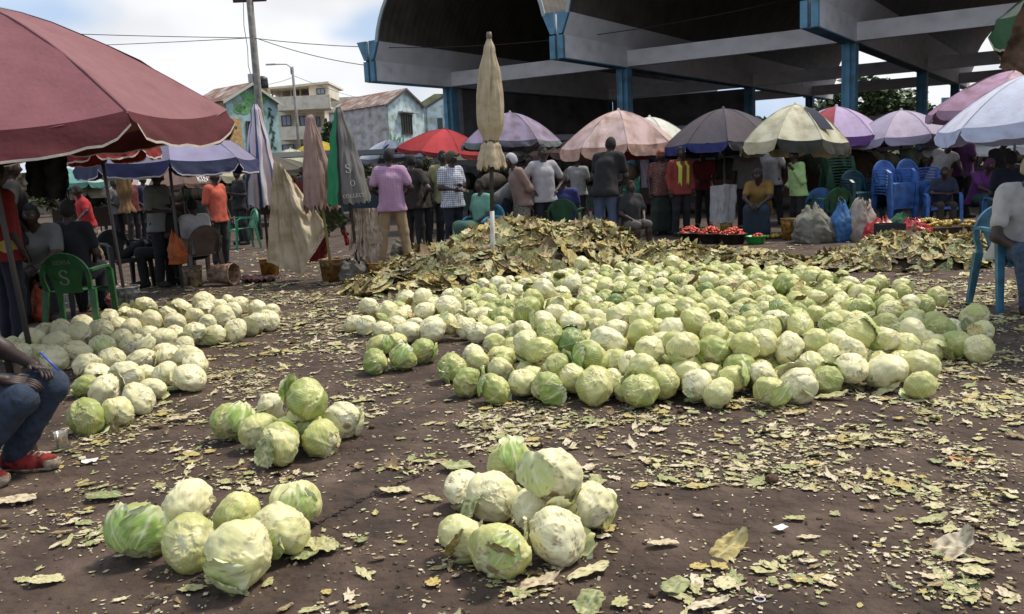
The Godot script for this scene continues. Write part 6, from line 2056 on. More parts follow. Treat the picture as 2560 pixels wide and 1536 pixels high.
	[[3, 12, 0], 5, "g", -0.079, 0.102, -7.841, 0.118, 1],
	[[4, 10, 0], 5, "c", 0.019, 0.081, -7.178, 0.092, 1],
	[[4, 12, 0], 5, "c", 0.219, 0.344, -6.09, 0.092, 1],
	[[4, 11, 0], 5, "c", 0.084, 0.113, -7.047, 0.094, 1],
	[[4, 9, 0], 5, "c", -0.128, 0.081, -7.164, 0.092, 0],
	[[4, 13, 0], 5, "g", 0.24, 0.321, -5.764, 0.092, 1],
	[[5, 0, 0], 5, "m", -0.148, 0.08, -6.731, 0.093, 1],
	[[5, 0, 1], 5, "d", 0.382, 0.263, -5.735, 0.102, 1],
	[[5, 1, 1], 5, "c", 0.612, 0.261, -5.688, 0.121, 0],
	[[4, 2, 1], 5, "m", 0.824, 0.299, -5.72, 0.099, 0],
	[[4, 1, 1], 5, "c", 0.693, 0.301, -5.9, 0.092, 1],
	[[4, 3, 1], 5, "m", 0.955, 0.296, -5.8, 0.092, 1],
	[[4, 4, 1], 5, "c", 1.024, 0.317, -5.672, 0.092, 0],
	[[5, 1, 0], 5, "p", 0.083, 0.264, -5.76, 0.092, 1],
	[[6, 4, 0], 5, "m", 0.164, 0.24, -5.632, 0.099, 0],
	[[6, 2, 1], 5, "p", 0.847, 0.248, -5.425, 0.102, 0],
	[[5, 2, 1], 5, "p", 0.94, 0.26, -5.565, 0.092, 0],
	[[5, 3, 1], 5, "m", 0.997, 0.275, -5.431, 0.092, 0],
	[[6, 3, 0], 5, "m", -0.006, 0.079, -6.49, 0.092, 1],
	[[6, 2, 0], 5, "m", -0.078, 0.079, -6.189, 0.092, 1],
	[[7, 0, 0], 5, "g", -0.416, 0.087, -5.938, 0.102, 2],
	[[6, 1, 0], 5, "p", -0.252, 0.079, -6.114, 0.092, 0],
	[[6, 0, 0], 5, "c", -0.284, 0.079, -6.357, 0.092, 1],
	[[7, 1, 0], 5, "p", -0.091, 0.079, -5.839, 0.092, 0],
	[[6, 0, 1], 5, "g", 0.476, 0.22, -5.462, 0.111, 2],
	[[7, 2, 0], 5, "p", 0.115, 0.087, -5.509, 0.099, 1],
	[[6, 1, 1], 5, "m", 0.627, 0.172, -5.503, 0.092, 0],
	[[7, 3, 0], 5, "g", 0.253, 0.177, -5.444, 0.092, 1],
	[[7, 0, 1], 5, "m", 0.343, 0.081, -5.65, 0.092, 0],
	[37, 5, "g", -0.302, 0.092, -5.477, 0.107, 2],
	[38, 5, "g", -0.13, 0.087, -5.284, 0.100, 2],
	[39, 5, "p", 0.045, 0.097, -5.378, 0.097, 0],
	[40, 5, "g", 0.192, 0.092, -5.232, 0.107, 2],
	[41, 5, "p", 0.347, 0.115, -5.349, 0.092, 0],
	[42, 5, "m", 0.465, 0.103, -5.166, 0.120, 0],
	[[7, 1, 1], 5, "c", 0.58, 0.081, -5.337, 0.092, 0],
	[[8, 2, 1], 5, "m", 0.658, 0.081, -5.166, 0.092, 1],
	[43, 5, "g", 0.714, 0.106, -5.016, 0.108, 2],
	[[7, 2, 1], 5, "c", 0.718, 0.177, -5.376, 0.092, 0],
	[[7, 3, 1], 5, "p", 0.766, 0.189, -5.237, 0.092, 0],
	[44, 5, "m", 0.872, 0.121, -5.142, 0.102, 0],
	[[7, 4, 1], 5, "m", 0.969, 0.081, -5.494, 0.092, 1],
	[[7, 5, 1], 5, "p", 0.977, 0.081, -5.348, 0.092, 1],
	[[0, 0, 2], 5, "m", 2.339, 0.088, -10.382, 0.100, 0],
	[[1, 0, 2], 5, "m", 2.018, 0.081, -9.799, 0.092, 0],
	[[1, 2, 2], 5, "p", 2.088, 0.121, -9.345, 0.108, 1],
	[[1, 3, 2], 5, "m", 2.293, 0.081, -9.682, 0.092, 1],
	[[0, 1, 2], 5, "m", 2.483, 0.088, -9.756, 0.099, 0],
	[[1, 4, 2], 5, "p", 2.395, 0.101, -9.263, 0.092, 0],
	[[1, 5, 2], 5, "m", 2.651, 0.112, -9.455, 0.093, 1],
	[[0, 2, 2], 5, "m", 2.9, 0.081, -9.925, 0.092, 1],
	[[0, 3, 2], 5, "m", 3.008, 0.081, -9.79, 0.092, 1],
	[[1, 6, 2], 5, "g", 2.755, 0.126, -8.871, 0.123, 1],
	[[0, 4, 2], 5, "m", 3.262, 0.082, -10.017, 0.093, 0],
	[[0, 5, 2], 5, "m", 3.309, 0.092, -9.714, 0.105, 0],
	[[0, 0, 3], 5, "m", 3.375, 0.081, -9.532, 0.092, 0],
	[[0, 1, 3], 5, "m", 3.494, 0.081, -9.4, 0.092, 1],
	[[1, 7, 2], 5, "m", 3.152, 0.114, -9.296, 0.094, 1],
	[[1, 0, 3], 5, "m", 3.223, 0.104, -9.101, 0.092, 1],
	[[1, 1, 3], 5, "c", 3.405, 0.098, -8.897, 0.092, 1],
	[[2, 0, 3], 5, "m", 3.015, 0.079, -8.315, 0.092, 0],
	[[2, 7, 2], 5, "p", 2.809, 0.079, -8.142, 0.092, 0],
	[[1, 2, 3], 5, "m", 3.478, 0.089, -8.596, 0.092, 0],
	[[1, 3, 3], 5, "m", 3.662, 0.093, -8.832, 0.092, 1],
	[[1, 4, 3], 5, "p", 3.81, 0.079, -8.661, 0.092, 1],
	[[2, 1, 3], 5, "p", 3.217, 0.095, -8.223, 0.092, 1],
	[[2, 2, 3], 5, "m", 3.343, 0.079, -8.296, 0.092, 1],
	[[2, 3, 3], 5, "m", 3.409, 0.08, -8.024, 0.093, 1],
	[[2, 4, 3], 5, "m", 3.616, 0.079, -8.203, 0.092, 0],
	[[2, 5, 3], 5, "c", 3.38, 0.094, -7.533, 0.092, 1],
	[[2, 7, 3], 5, "m", 3.78, 0.084, -7.866, 0.098, 1],
	[[2, 6, 3], 5, "g", 3.524, 0.081, -7.57, 0.094, 2],
	[[2, 6, 2], 5, "m", 2.599, 0.079, -7.981, 0.092, 1],
	[[2, 5, 2], 5, "p", 2.477, 0.079, -8.556, 0.092, 0],
	[[2, 3, 2], 5, "p", 2.175, 0.079, -8.31, 0.092, 1],
	[[2, 2, 2], 5, "m", 2.084, 0.079, -8.747, 0.092, 1],
	[[1, 1, 2], 5, "d", 1.959, 0.083, -8.977, 0.093, 2],
	[[2, 0, 2], 5, "p", 1.755, 0.079, -8.864, 0.092, 1],
	[[2, 1, 2], 5, "m", 1.707, 0.079, -8.276, 0.092, 0],
	[[2, 4, 2], 5, "m", 2.293, 0.079, -7.991, 0.092, 1],
	[[3, 1, 2], 5, "p", 1.792, 0.079, -7.976, 0.092, 1],
	[[3, 0, 2], 5, "m", 1.178, 0.399, -5.935, 0.092, 1],
	[[3, 4, 2], 5, "g", 2.121, 0.198, -6.907, 0.092, 2],
	[[3, 3, 2], 5, "d", 2.018, 0.088, -7.475, 0.102, 1],
	[[3, 2, 2], 5, "m", 1.84, 0.079, -7.624, 0.092, 1],
	[[3, 6, 2], 5, "m", 2.458, 0.102, -7.176, 0.092, 0],
	[[3, 0, 3], 5, "m", 2.604, 0.081, -7.017, 0.092, 1],
	[[3, 1, 3], 5, "g", 2.943, 0.092, -7.44, 0.107, 1],
	[[3, 2, 3], 5, "p", 3.093, 0.094, -7.217, 0.100, 1],
	[[3, 5, 2], 5, "g", 1.843, 0.346, -5.72, 0.092, 1],
	[[4, 4, 2], 5, "m", 1.814, 0.33, -5.571, 0.092, 1],
	[[4, 0, 3], 5, "p", 2.44, 0.108, -6.757, 0.092, 1],
	[[4, 1, 3], 5, "p", 2.596, 0.091, -6.806, 0.092, 1],
	[[4, 3, 3], 5, "m", 2.87, 0.079, -6.802, 0.092, 0],
	[[4, 0, 2], 5, "m", 1.183, 0.363, -5.698, 0.109, 0],
	[[4, 1, 2], 5, "m", 1.716, 0.079, -6.829, 0.092, 1],
	[[4, 2, 2], 5, "m", 1.607, 0.309, -5.587, 0.094, 1],
	[[4, 3, 2], 5, "c", 1.697, 0.347, -5.7, 0.092, 1],
	[[5, 1, 2], 5, "m", 1.27, 0.293, -5.583, 0.092, 1],
	[[4, 2, 3], 5, "m", 2.17, 0.266, -5.539, 0.112, 1],
	[[5, 1, 3], 5, "p", 2.34, 0.219, -5.541, 0.093, 1],
	[[4, 4, 3], 5, "m", 3.065, 0.086, -6.775, 0.099, 0],
	[[4, 5, 3], 5, "c", 2.677, 0.185, -5.893, 0.105, 1],
	[[5, 4, 3], 5, "p", 2.825, 0.081, -5.928, 0.092, 1],
	[[5, 3, 3], 5, "p", 2.737, 0.081, -5.762, 0.092, 1],
	[[3, 3, 3], 5, "g", 3.1, 0.099, -6.4, 0.112, 2],
	[[3, 4, 3], 5, "m", 3.544, 0.097, -6.771, 0.113, 1],
	[[5, 5, 3], 5, "g", 2.978, 0.092, -5.892, 0.105, 2],
	[[4, 7, 3], 5, "p", 3.339, 0.079, -6.293, 0.092, 0],
	[45, 5, "p", 3.048, 0.082, -5.756, 0.095, 0],
	[[4, 6, 3], 5, "c", 3.231, 0.079, -6.438, 0.092, 1],
	[[6, 1, 2], 5, "c", 1.7, 0.212, -5.447, 0.107, 0],
	[46, 5, "m", 1.413, 0.26, -5.375, 0.097, 1],
	[[5, 3, 2], 5, "p", 1.539, 0.254, -5.465, 0.092, 0],
	[[5, 4, 2], 5, "m", 1.861, 0.24, -5.458, 0.098, 0],
	[[5, 0, 3], 5, "c", 2.025, 0.218, -5.477, 0.092, 0],
	[[5, 2, 3], 5, "p", 2.476, 0.167, -5.57, 0.092, 0],
	[[6, 2, 3], 5, "p", 2.247, 0.081, -5.451, 0.092, 0],
	[[6, 3, 3], 5, "p", 2.4, 0.081, -5.418, 0.092, 0],
	[[6, 1, 3], 5, "c", 2.054, 0.199, -5.334, 0.092, 1],
	[[6, 0, 3], 5, "p", 1.908, 0.17, -5.331, 0.092, 1],
	[[5, 0, 2], 5, "p", 1.012, 0.295, -5.276, 0.103, 1],
	[[6, 0, 2], 5, "g", 1.238, 0.217, -5.446, 0.107, 2],
	[[7, 0, 2], 5, "p", 1.013, 0.152, -5.203, 0.092, 1],
	[[7, 1, 2], 5, "p", 1.182, 0.081, -5.33, 0.092, 0],
	[[8, 0, 2], 5, "c", 1.054, 0.11, -5.066, 0.093, 1],
	[[8, 1, 2], 5, "m", 1.278, 0.11, -5.167, 0.092, 1],
	[47, 5, "p", 1.147, 0.083, -4.95, 0.096, 1],
	[[7, 3, 2], 5, "p", 1.493, 0.081, -5.369, 0.092, 1],
	[[7, 4, 2], 5, "c", 1.472, 0.103, -5.214, 0.092, 0],
	[48, 5, "m", 1.438, 0.085, -4.919, 0.098, 1],
	[49, 5, "c", 1.618, 0.092, -4.993, 0.107, 1],
	[[7, 5, 2], 5, "g", 1.633, 0.081, -5.248, 0.092, 1],
	[[7, 6, 2], 5, "p", 1.778, 0.139, -5.268, 0.092, 0],
	[50, 5, "g", 1.833, 0.079, -5.144, 0.092, 1],
	[51, 5, "c", 2.002, 0.13, -5.197, 0.109, 1],
	[52, 5, "c", 2.188, 0.108, -5.174, 0.125, 0],
	[[7, 2, 3], 5, "p", 2.444, 0.11, -5.27, 0.110, 0],
	[53, 5, "m", 2.286, 0.079, -4.926, 0.092, 1],
	[[7, 2, 2], 5, "g", 1.353, 0.152, -5.287, 0.092, 2],
]
const CABBAGE_LABELS = [
	"green cabbage at the left end of the front left pile",
	"pale cabbage at the back left of the front left pile",
	"cabbage with yellowish green top in front row of the front left pile",
	"cabbage in the middle of front left pile, topped by frilly green leaves",
	"large pale cabbage at the right side of the front left pile",
	"pale cabbage at the back right of the front left pile",
	"tattered cabbage with hanging torn leaves, nearest of the front left pile",
	"green cabbage at the left end of the small pile behind the front left one",
	"pale cabbage half hidden at the back of the small middle pile",
	"bright green cabbage on top of the small middle pile",
	"pale cabbage at right end of the small middle pile",
	"cabbage in the centre of the small middle pile, below the top one",
	"cabbage second from the left in the small middle pile",
	"cabbage rolled nearest the viewer in the small middle pile",
	"cabbage at the very top back of the front centre pile",
	"large whitish cabbage at upper right of the front centre pile",
	"muddy cabbage at the back left of the front centre pile",
	"large cream cabbage on top left of the front centre pile",
	"cabbage with loose leaf at the right end of the front centre pile",
	"cabbage hidden in the middle of the front centre pile",
	"big crumpled brownish cabbage at lower right of front centre pile",
	"greenish cabbage nearest the viewer in the front centre pile",
	"small pale cabbage at the left end of the front centre pile",
	"green cabbage at the left of the group of five before the big heap",
	"cabbage at the back left of the group of five before the big heap",
	"cabbage at the back centre of the group of five before the big heap",
	"muddy green cabbage at the front of the group of five before the big heap",
	"leafy green cabbage at the right of the group of five before the big heap",
	"cream white cabbage, eighth from the left along the left pile's near edge",
	"cream white cabbage, seventh from the left along the left pile's near edge",
	"cream white cabbage, second from the left along the left pile's near edge",
	"cream white cabbage, first from the left along the left pile's near edge",
	"cream white cabbage, sixth from the left along the left pile's near edge",
	"cream white cabbage, fifth from the left along the left pile's near edge",
	"green cabbage, third from the left along the left pile's near edge",
	"pale green cabbage, fourth from the left along the left pile's near edge",
	"cream white cabbage, first from the left along the big heap's front edge",
	"green cabbage, second from the left along the big heap's front edge",
	"green cabbage, third from the left along the big heap's front edge",
	"pale green cabbage, fourth from the left along the big heap's front edge",
	"green cabbage, fifth from the left along the big heap's front edge",
	"pale green cabbage, sixth from the left along the big heap's front edge",
	"yellowish green cabbage, seventh from the left along the big heap's front edge",
	"green cabbage, eighth from the left along the big heap's front edge",
	"yellowish green cabbage, ninth from the left along the big heap's front edge",
	"pale green cabbage, eighteenth from the left along the big heap's front edge",
	"yellowish green cabbage, eleventh from the left along the big heap's front edge",
	"pale green cabbage, tenth from the left along the big heap's front edge",
	"yellowish green cabbage, twelfth from the left along the big heap's front edge",
	"cream white cabbage, thirteenth from the left along the big heap's front edge",
	"green cabbage, fourteenth from the left along the big heap's front edge",
	"cream white cabbage, fifteenth from the left along the big heap's front edge",
	"cream white cabbage, sixteenth from the left along the big heap's front edge",
	"yellowish green cabbage, seventeenth from the left along the big heap's front edge",
]
const CABBAGE_GROUPS = ["cabbages of the front left pile", "cabbages of the small middle pile", "cabbages of the front centre pile", "five cabbages before the big heap", "cabbages of the left pile", "cabbages of the big heap"]
const ORD = ["first", "second", "third", "fourth", "fifth", "sixth", "seventh", "eighth", "ninth", "tenth", "eleventh", "twelfth", "thirteenth", "fourteenth", "fifteenth", "sixteenth", "seventeenth", "eighteenth"]
const BURIED = [
	[2.11, 0.05, -10.93, 0.09],
	[2.38, 0.05, -5.60, 0.09],
	[0.79, 0.06, -11.23, 0.09],
	[0.66, 0.06, -5.61, 0.09],
	[0.81, 0.05, -5.33, 0.09],
	[2.02, 0.06, -6.86, 0.09],
	[-0.82, 0.06, -7.95, 0.10],
	[-0.60, 0.06, -8.03, 0.09],
	[1.61, 0.06, -5.51, 0.09],
	[1.31, 0.06, -5.54, 0.09],
	[1.93, 0.06, -5.53, 0.10],
	[0.38, 0.06, -5.49, 0.09],
	[-0.50, 0.05, -7.93, 0.09],
	[0.09, 0.07, -5.70, 0.10],
	[0.81, 0.07, -5.52, 0.10],
	[1.46, 0.10, -5.55, 0.09],
	[0.26, 0.07, -7.25, 0.11],
	[1.00, 0.10, -5.67, 0.11],
	[0.58, 0.07, -5.80, 0.10],
	[0.37, 0.08, -5.84, 0.11],
	[-1.01, 0.08, -4.45, 0.11],
	[1.10, 0.11, -5.45, 0.10],
	[-0.83, 0.11, -8.16, 0.11],
	[1.26, 0.14, -5.69, 0.09],
	[1.02, 0.13, -5.90, 0.11],
	[0.80, 0.08, -5.73, 0.11],
	[0.77, 0.12, -5.96, 0.11],
	[1.67, 0.14, -5.68, 0.11],
	[0.20, 0.13, -7.54, 0.11],
	[0.44, 0.12, -6.10, 0.11],
	[1.88, 0.17, -5.64, 0.09],
	[0.15, 0.15, -6.13, 0.11],
	[1.87, 0.18, -5.83, 0.11],
	[0.68, 0.19, -6.17, 0.11],
	[0.91, 0.21, -5.99, 0.10],
	[1.15, 0.23, -5.91, 0.09],
	[0.38, 0.22, -7.49, 0.10],
	[1.28, 0.24, -5.98, 0.09],
	[0.19, 0.06, -6.30, 0.09],
	[0.43, 0.06, -7.54, 0.09],
	[1.49, 0.06, -7.62, 0.09],
	[1.00, 0.06, -7.00, 0.09],
	[2.06, 0.06, -5.67, 0.09],
	[-0.57, 0.06, -8.26, 0.09],
	[3.03, 0.06, -9.53, 0.09],
	[2.70, 0.06, -10.78, 0.09],
	[2.43, 0.06, -7.52, 0.10],
	[2.29, 0.06, -7.17, 0.09],
	[1.20, 0.06, -6.76, 0.09],
	[0.65, 0.06, -8.03, 0.10],
	[2.67, 0.06, -8.36, 0.09],
	[1.94, 0.06, -10.80, 0.09],
	[-0.06, 0.06, -7.39, 0.09],
	[2.48, 0.06, -10.74, 0.09],
	[1.72, 0.06, -7.45, 0.09],
	[1.39, 0.06, -5.89, 0.10],
	[1.42, 0.06, -8.36, 0.10],
	[2.77, 0.06, -7.10, 0.09],
	[0.13, 0.06, -9.60, 0.09],
	[-0.65, 0.06, -8.78, 0.09],
	[2.73, 0.06, -7.56, 0.09],
	[-0.29, 0.06, -9.66, 0.09],
	[0.33, 0.06, -9.66, 0.10],
	[2.13, 0.06, -5.94, 0.09],
	[2.07, 0.06, -8.48, 0.09],
	[0.77, 0.06, -6.28, 0.09],
	[1.21, 0.06, -11.29, 0.09],
	[1.34, 0.06, -8.83, 0.09],
	[1.81, 0.06, -7.12, 0.09],
	[0.30, 0.06, -7.04, 0.09],
	[1.82, 0.06, -9.28, 0.09],
	[0.38, 0.06, -9.84, 0.10],
	[0.31, 0.06, -8.94, 0.10],
	[0.67, 0.06, -10.58, 0.10],
	[0.12, 0.06, -8.96, 0.09],
	[0.04, 0.06, -9.96, 0.09],
	[2.44, 0.06, -6.46, 0.10],
	[0.15, 0.06, -7.94, 0.09],
	[0.59, 0.06, -6.01, 0.09],
	[1.54, 0.06, -11.16, 0.10],
	[0.86, 0.06, -6.54, 0.09],
	[1.48, 0.06, -10.56, 0.09],
	[0.90, 0.06, -8.84, 0.09],
	[0.53, 0.06, -10.94, 0.09],
	[1.17, 0.06, -9.51, 0.10],
	[2.38, 0.06, -7.84, 0.09],
	[2.67, 0.06, -7.36, 0.09],
	[1.80, 0.06, -6.31, 0.09],
	[1.04, 0.06, -7.56, 0.09],
	[-0.66, 0.06, -9.01, 0.09],
	[-0.27, 0.06, -8.24, 0.09],
	[0.19, 0.06, -5.91, 0.09],
	[-0.80, 0.06, -8.54, 0.09],
	[2.23, 0.06, -5.77, 0.09],
	[0.42, 0.06, -7.96, 0.09],
	[-0.21, 0.06, -9.38, 0.09],
	[2.89, 0.06, -7.85, 0.10],
	[2.80, 0.06, -9.53, 0.10],
	[2.58, 0.06, -10.11, 0.09],
	[2.83, 0.06, -6.35, 0.09],
	[1.13, 0.06, -9.21, 0.09],
	[1.67, 0.06, -5.91, 0.10],
	[3.12, 0.06, -7.87, 0.09],
	[2.36, 0.06, -5.93, 0.09],
	[0.94, 0.06, -9.73, 0.10],
	[-0.23, 0.06, -9.83, 0.09],
	[0.58, 0.06, -9.88, 0.09],
	[-0.01, 0.06, -9.23, 0.09],
	[0.04, 0.06, -6.67, 0.09],
	[1.97, 0.06, -7.32, 0.09],
	[0.34, 0.06, -6.61, 0.09],
	[0.86, 0.06, -7.87, 0.10],
	[1.64, 0.06, -9.01, 0.10],
	[1.98, 0.06, -10.43, 0.09],
	[0.54, 0.06, -6.41, 0.09],
	[2.24, 0.06, -10.25, 0.09],
	[1.20, 0.06, -8.05, 0.09],
	[3.31, 0.06, -8.74, 0.09],
	[-0.41, 0.06, -9.96, 0.09],
	[0.21, 0.06, -8.57, 0.09],
	[2.52, 0.06, -8.74, 0.09],
	[3.20, 0.06, -8.40, 0.10],
	[2.92, 0.06, -7.64, 0.10],
	[0.27, 0.06, -8.17, 0.09],
	[1.55, 0.06, -7.33, 0.09],
	[1.34, 0.06, -10.92, 0.09],
	[0.53, 0.06, -6.96, 0.09],
	[1.56, 0.06, -6.51, 0.09],
	[1.94, 0.06, -9.98, 0.10],
	[2.90, 0.06, -10.61, 0.09],
	[1.77, 0.06, -10.33, 0.10],
	[3.27, 0.06, -7.28, 0.10],
	[0.41, 0.06, -9.47, 0.09],
	[0.48, 0.06, -10.29, 0.09],
	[1.92, 0.06, -6.01, 0.10],
	[1.06, 0.06, -9.98, 0.10],
	[2.60, 0.06, -9.63, 0.09],
	[2.57, 0.06, -11.09, 0.09],
	[1.57, 0.06, -10.94, 0.10],
	[1.02, 0.06, -11.19, 0.10],
	[1.10, 0.06, -6.40, 0.10],
	[2.20, 0.06, -6.82, 0.09],
	[1.20, 0.06, -9.69, 0.10],
	[1.81, 0.06, -6.63, 0.09],
	[-1.06, 0.06, -8.24, 0.10],
	[0.97, 0.06, -9.02, 0.09],
	[2.92, 0.06, -6.61, 0.09],
	[0.09, 0.06, -8.78, 0.09],
	[2.35, 0.06, -6.12, 0.09],
	[-0.82, 0.06, -9.21, 0.09],
	[1.16, 0.06, -6.14, 0.09],
	[2.08, 0.06, -6.34, 0.09],
	[2.72, 0.06, -10.58, 0.09],
	[0.90, 0.06, -6.81, 0.09],
	[-1.15, 0.06, -8.95, 0.09],
	[2.76, 0.06, -9.19, 0.10],
	[1.64, 0.06, -9.23, 0.10],
	[-1.06, 0.06, -8.73, 0.09],
	[1.35, 0.06, -7.46, 0.10],
	[0.10, 0.06, -8.23, 0.09],
	[3.06, 0.06, -10.08, 0.10],
	[2.48, 0.06, -9.97, 0.09],
	[1.90, 0.06, -8.29, 0.09],
	[2.38, 0.06, -10.17, 0.09],
	[1.05, 0.06, -8.16, 0.09],
	[1.75, 0.06, -11.32, 0.10],
	[1.70, 0.06, -6.10, 0.09],
	[2.20, 0.06, -8.99, 0.09],
	[2.21, 0.06, -8.55, 0.09],
	[1.91, 0.06, -8.12, 0.09],
	[1.52, 0.06, -8.59, 0.09],
	[0.75, 0.06, -10.91, 0.09],
	[1.33, 0.06, -6.33, 0.09],
	[2.80, 0.06, -10.18, 0.09],
	[0.50, 0.06, -7.74, 0.09],
	[0.44, 0.06, -7.15, 0.09],
	[-0.23, 0.06, -7.55, 0.09],
	[1.41, 0.06, -9.63, 0.09],
	[0.32, 0.06, -10.13, 0.10],
	[2.65, 0.06, -6.23, 0.09],
	[2.55, 0.06, -10.59, 0.10],
	[2.31, 0.06, -7.36, 0.10],
	[1.33, 0.06, -6.93, 0.10],
	[-0.10, 0.06, -8.19, 0.09],
	[-1.21, 0.06, -8.15, 0.09],
	[-0.04, 0.06, -8.02, 0.09],
	[2.60, 0.06, -6.58, 0.10],
	[0.08, 0.06, -6.85, 0.09],
	[1.70, 0.06, -11.07, 0.10],
	[2.64, 0.06, -6.41, 0.09],
	[2.01, 0.06, -9.12, 0.09],
	[2.11, 0.06, -10.54, 0.09],
	[0.77, 0.06, -7.47, 0.10],
	[3.16, 0.06, -6.62, 0.09],
	[0.76, 0.06, -7.18, 0.10],
	[2.07, 0.06, -10.18, 0.09],
	[1.44, 0.06, -9.19, 0.09],
	[2.13, 0.06, -6.52, 0.09],
	[-0.60, 0.06, -9.69, 0.09],
	[1.04, 0.06, -6.72, 0.09],
	[0.52, 0.06, -8.76, 0.10],
	[1.34, 0.06, -9.48, 0.09],
	[1.32, 0.06, -8.64, 0.10],
	[0.25, 0.06, -9.27, 0.09],
	[2.85, 0.06, -6.12, 0.10],
	[-0.48, 0.06, -8.94, 0.09],
	[1.50, 0.06, -6.84, 0.10],
	[1.66, 0.06, -7.82, 0.09],
	[2.70, 0.06, -9.85, 0.10],
	[2.56, 0.06, -10.40, 0.09],
	[2.21, 0.06, -7.76, 0.09],
	[1.93, 0.06, -8.68, 0.09],
	[1.21, 0.06, -7.18, 0.10],
	[1.23, 0.06, -7.74, 0.09],
	[1.55, 0.06, -10.08, 0.09],
	[2.77, 0.06, -10.98, 0.09],
	[2.38, 0.06, -9.52, 0.10],
	[-0.59, 0.06, -9.25, 0.09],
	[1.73, 0.06, -10.78, 0.09],
	[0.99, 0.06, -6.11, 0.09],
	[1.27, 0.06, -10.76, 0.09],
	[0.71, 0.06, -6.92, 0.09],
	[-0.10, 0.06, -7.65, 0.09],
	[1.90, 0.06, -8.49, 0.10],
	[2.81, 0.06, -8.46, 0.09],
	[0.85, 0.06, -10.15, 0.09],
	[1.76, 0.06, -8.58, 0.09],
	[3.15, 0.06, -9.66, 0.09],
	[1.36, 0.06, -9.95, 0.09],
	[1.61, 0.06, -6.34, 0.09],
	[2.11, 0.06, -7.97, 0.10],
	[0.40, 0.06, -8.63, 0.09],
	[-0.21, 0.06, -8.40, 0.09],
	[2.00, 0.06, -7.12, 0.09],
	[0.45, 0.06, -9.15, 0.09],
	[1.34, 0.06, -9.31, 0.09],
	[2.48, 0.06, -5.73, 0.09],
	[0.55, 0.06, -6.77, 0.09],
	[3.00, 0.06, -8.81, 0.10],
	[-0.38, 0.06, -9.07, 0.09],
	[0.74, 0.06, -8.93, 0.09],
	[2.79, 0.06, -10.34, 0.09],
	[0.87, 0.06, -8.26, 0.09],
	[1.49, 0.06, -8.21, 0.09],
	[2.31, 0.06, -6.32, 0.10],
	[0.52, 0.06, -9.30, 0.09],
	[2.88, 0.06, -9.33, 0.09],
	[2.31, 0.06, -10.62, 0.09],
	[-0.29, 0.06, -8.67, 0.09],
	[0.03, 0.06, -9.79, 0.09],
	[0.73, 0.06, -8.68, 0.09],
	[0.95, 0.06, -7.40, 0.09],
	[2.41, 0.06, -9.04, 0.10],
	[1.18, 0.06, -7.41, 0.10],
	[2.33, 0.06, -8.33, 0.10],
	[3.00, 0.06, -8.64, 0.09],
	[-0.05, 0.06, -8.59, 0.09],
	[2.17, 0.06, -10.72, 0.09],
	[1.43, 0.06, -11.37, 0.10],
	[0.40, 0.06, -8.28, 0.09],
	[0.32, 0.06, -7.76, 0.09],
	[-0.65, 0.06, -8.44, 0.10],
	[1.50, 0.06, -7.94, 0.10],
	[2.81, 0.06, -8.68, 0.09],
	[1.86, 0.06, -11.14, 0.09],
	[2.35, 0.06, -11.02, 0.09],
	[3.30, 0.06, -9.38, 0.09],
	[0.95, 0.06, -6.30, 0.09],
	[1.99, 0.06, -7.85, 0.09],
	[-1.07, 0.06, -9.10, 0.09],
	[0.69, 0.06, -7.33, 0.09],
	[0.54, 0.06, -6.25, 0.09],
	[0.13, 0.06, -7.74, 0.10],
	[1.90, 0.06, -10.17, 0.09],
	[1.42, 0.06, -7.79, 0.09],
	[2.20, 0.06, -9.83, 0.10],
	[1.99, 0.06, -6.69, 0.10],
	[-0.11, 0.06, -6.35, 0.09],
	[2.26, 0.06, -7.00, 0.09],
	[1.91, 0.06, -9.45, 0.09],
	[0.91, 0.06, -7.66, 0.09],
	[2.58, 0.06, -8.93, 0.10],
	[2.56, 0.06, -6.05, 0.10],
	[0.88, 0.06, -9.58, 0.09],
	[3.21, 0.06, -7.04, 0.09],
	[0.09, 0.06, -10.53, 0.09],
	[0.20, 0.06, -9.85, 0.09],
	[0.43, 0.06, -7.38, 0.09],
	[1.29, 0.06, -6.53, 0.10],
	[1.74, 0.06, -9.86, 0.10],
	[0.44, 0.06, -10.79, 0.09],
	[1.22, 0.06, -11.12, 0.09],
	[1.66, 0.06, -7.21, 0.09],
	[-0.18, 0.06, -8.82, 0.09],
	[0.65, 0.06, -6.57, 0.09],
	[1.27, 0.06, -10.13, 0.09],
	[-0.83, 0.06, -8.81, 0.09],
	[2.62, 0.06, -8.19, 0.09],
	[2.58, 0.06, -7.73, 0.09],
	[1.56, 0.06, -7.01, 0.10],
	[2.00, 0.06, -7.69, 0.09],
	[2.45, 0.06, -8.13, 0.09],
	[0.78, 0.06, -9.39, 0.09],
	[3.30, 0.06, -8.55, 0.09],
	[1.81, 0.06, -9.10, 0.09],
	[0.60, 0.06, -7.52, 0.09],
	[3.31, 0.06, -7.81, 0.09],
	[3.27, 0.06, -6.84, 0.09],
	[2.93, 0.06, -9.02, 0.09],
	[0.26, 0.06, -10.43, 0.09],
	[0.26, 0.06, -9.09, 0.09],
	[0.58, 0.06, -10.06, 0.09],
	[0.67, 0.06, -7.85, 0.09],
	[1.88, 0.06, -6.97, 0.09],
	[2.99, 0.06, -10.25, 0.10],
	[-0.39, 0.06, -7.62, 0.10],
	[3.19, 0.06, -7.63, 0.09],
	[1.08, 0.06, -8.81, 0.09],
	[1.43, 0.06, -7.15, 0.09],
	[0.93, 0.06, -10.83, 0.09],
	[1.60, 0.06, -8.07, 0.09],
	[2.18, 0.06, -11.23, 0.09],
	[-0.09, 0.06, -6.00, 0.09],
	[3.23, 0.06, -7.47, 0.09],
	[2.73, 0.06, -6.88, 0.09],
	[1.58, 0.06, -9.60, 0.10],
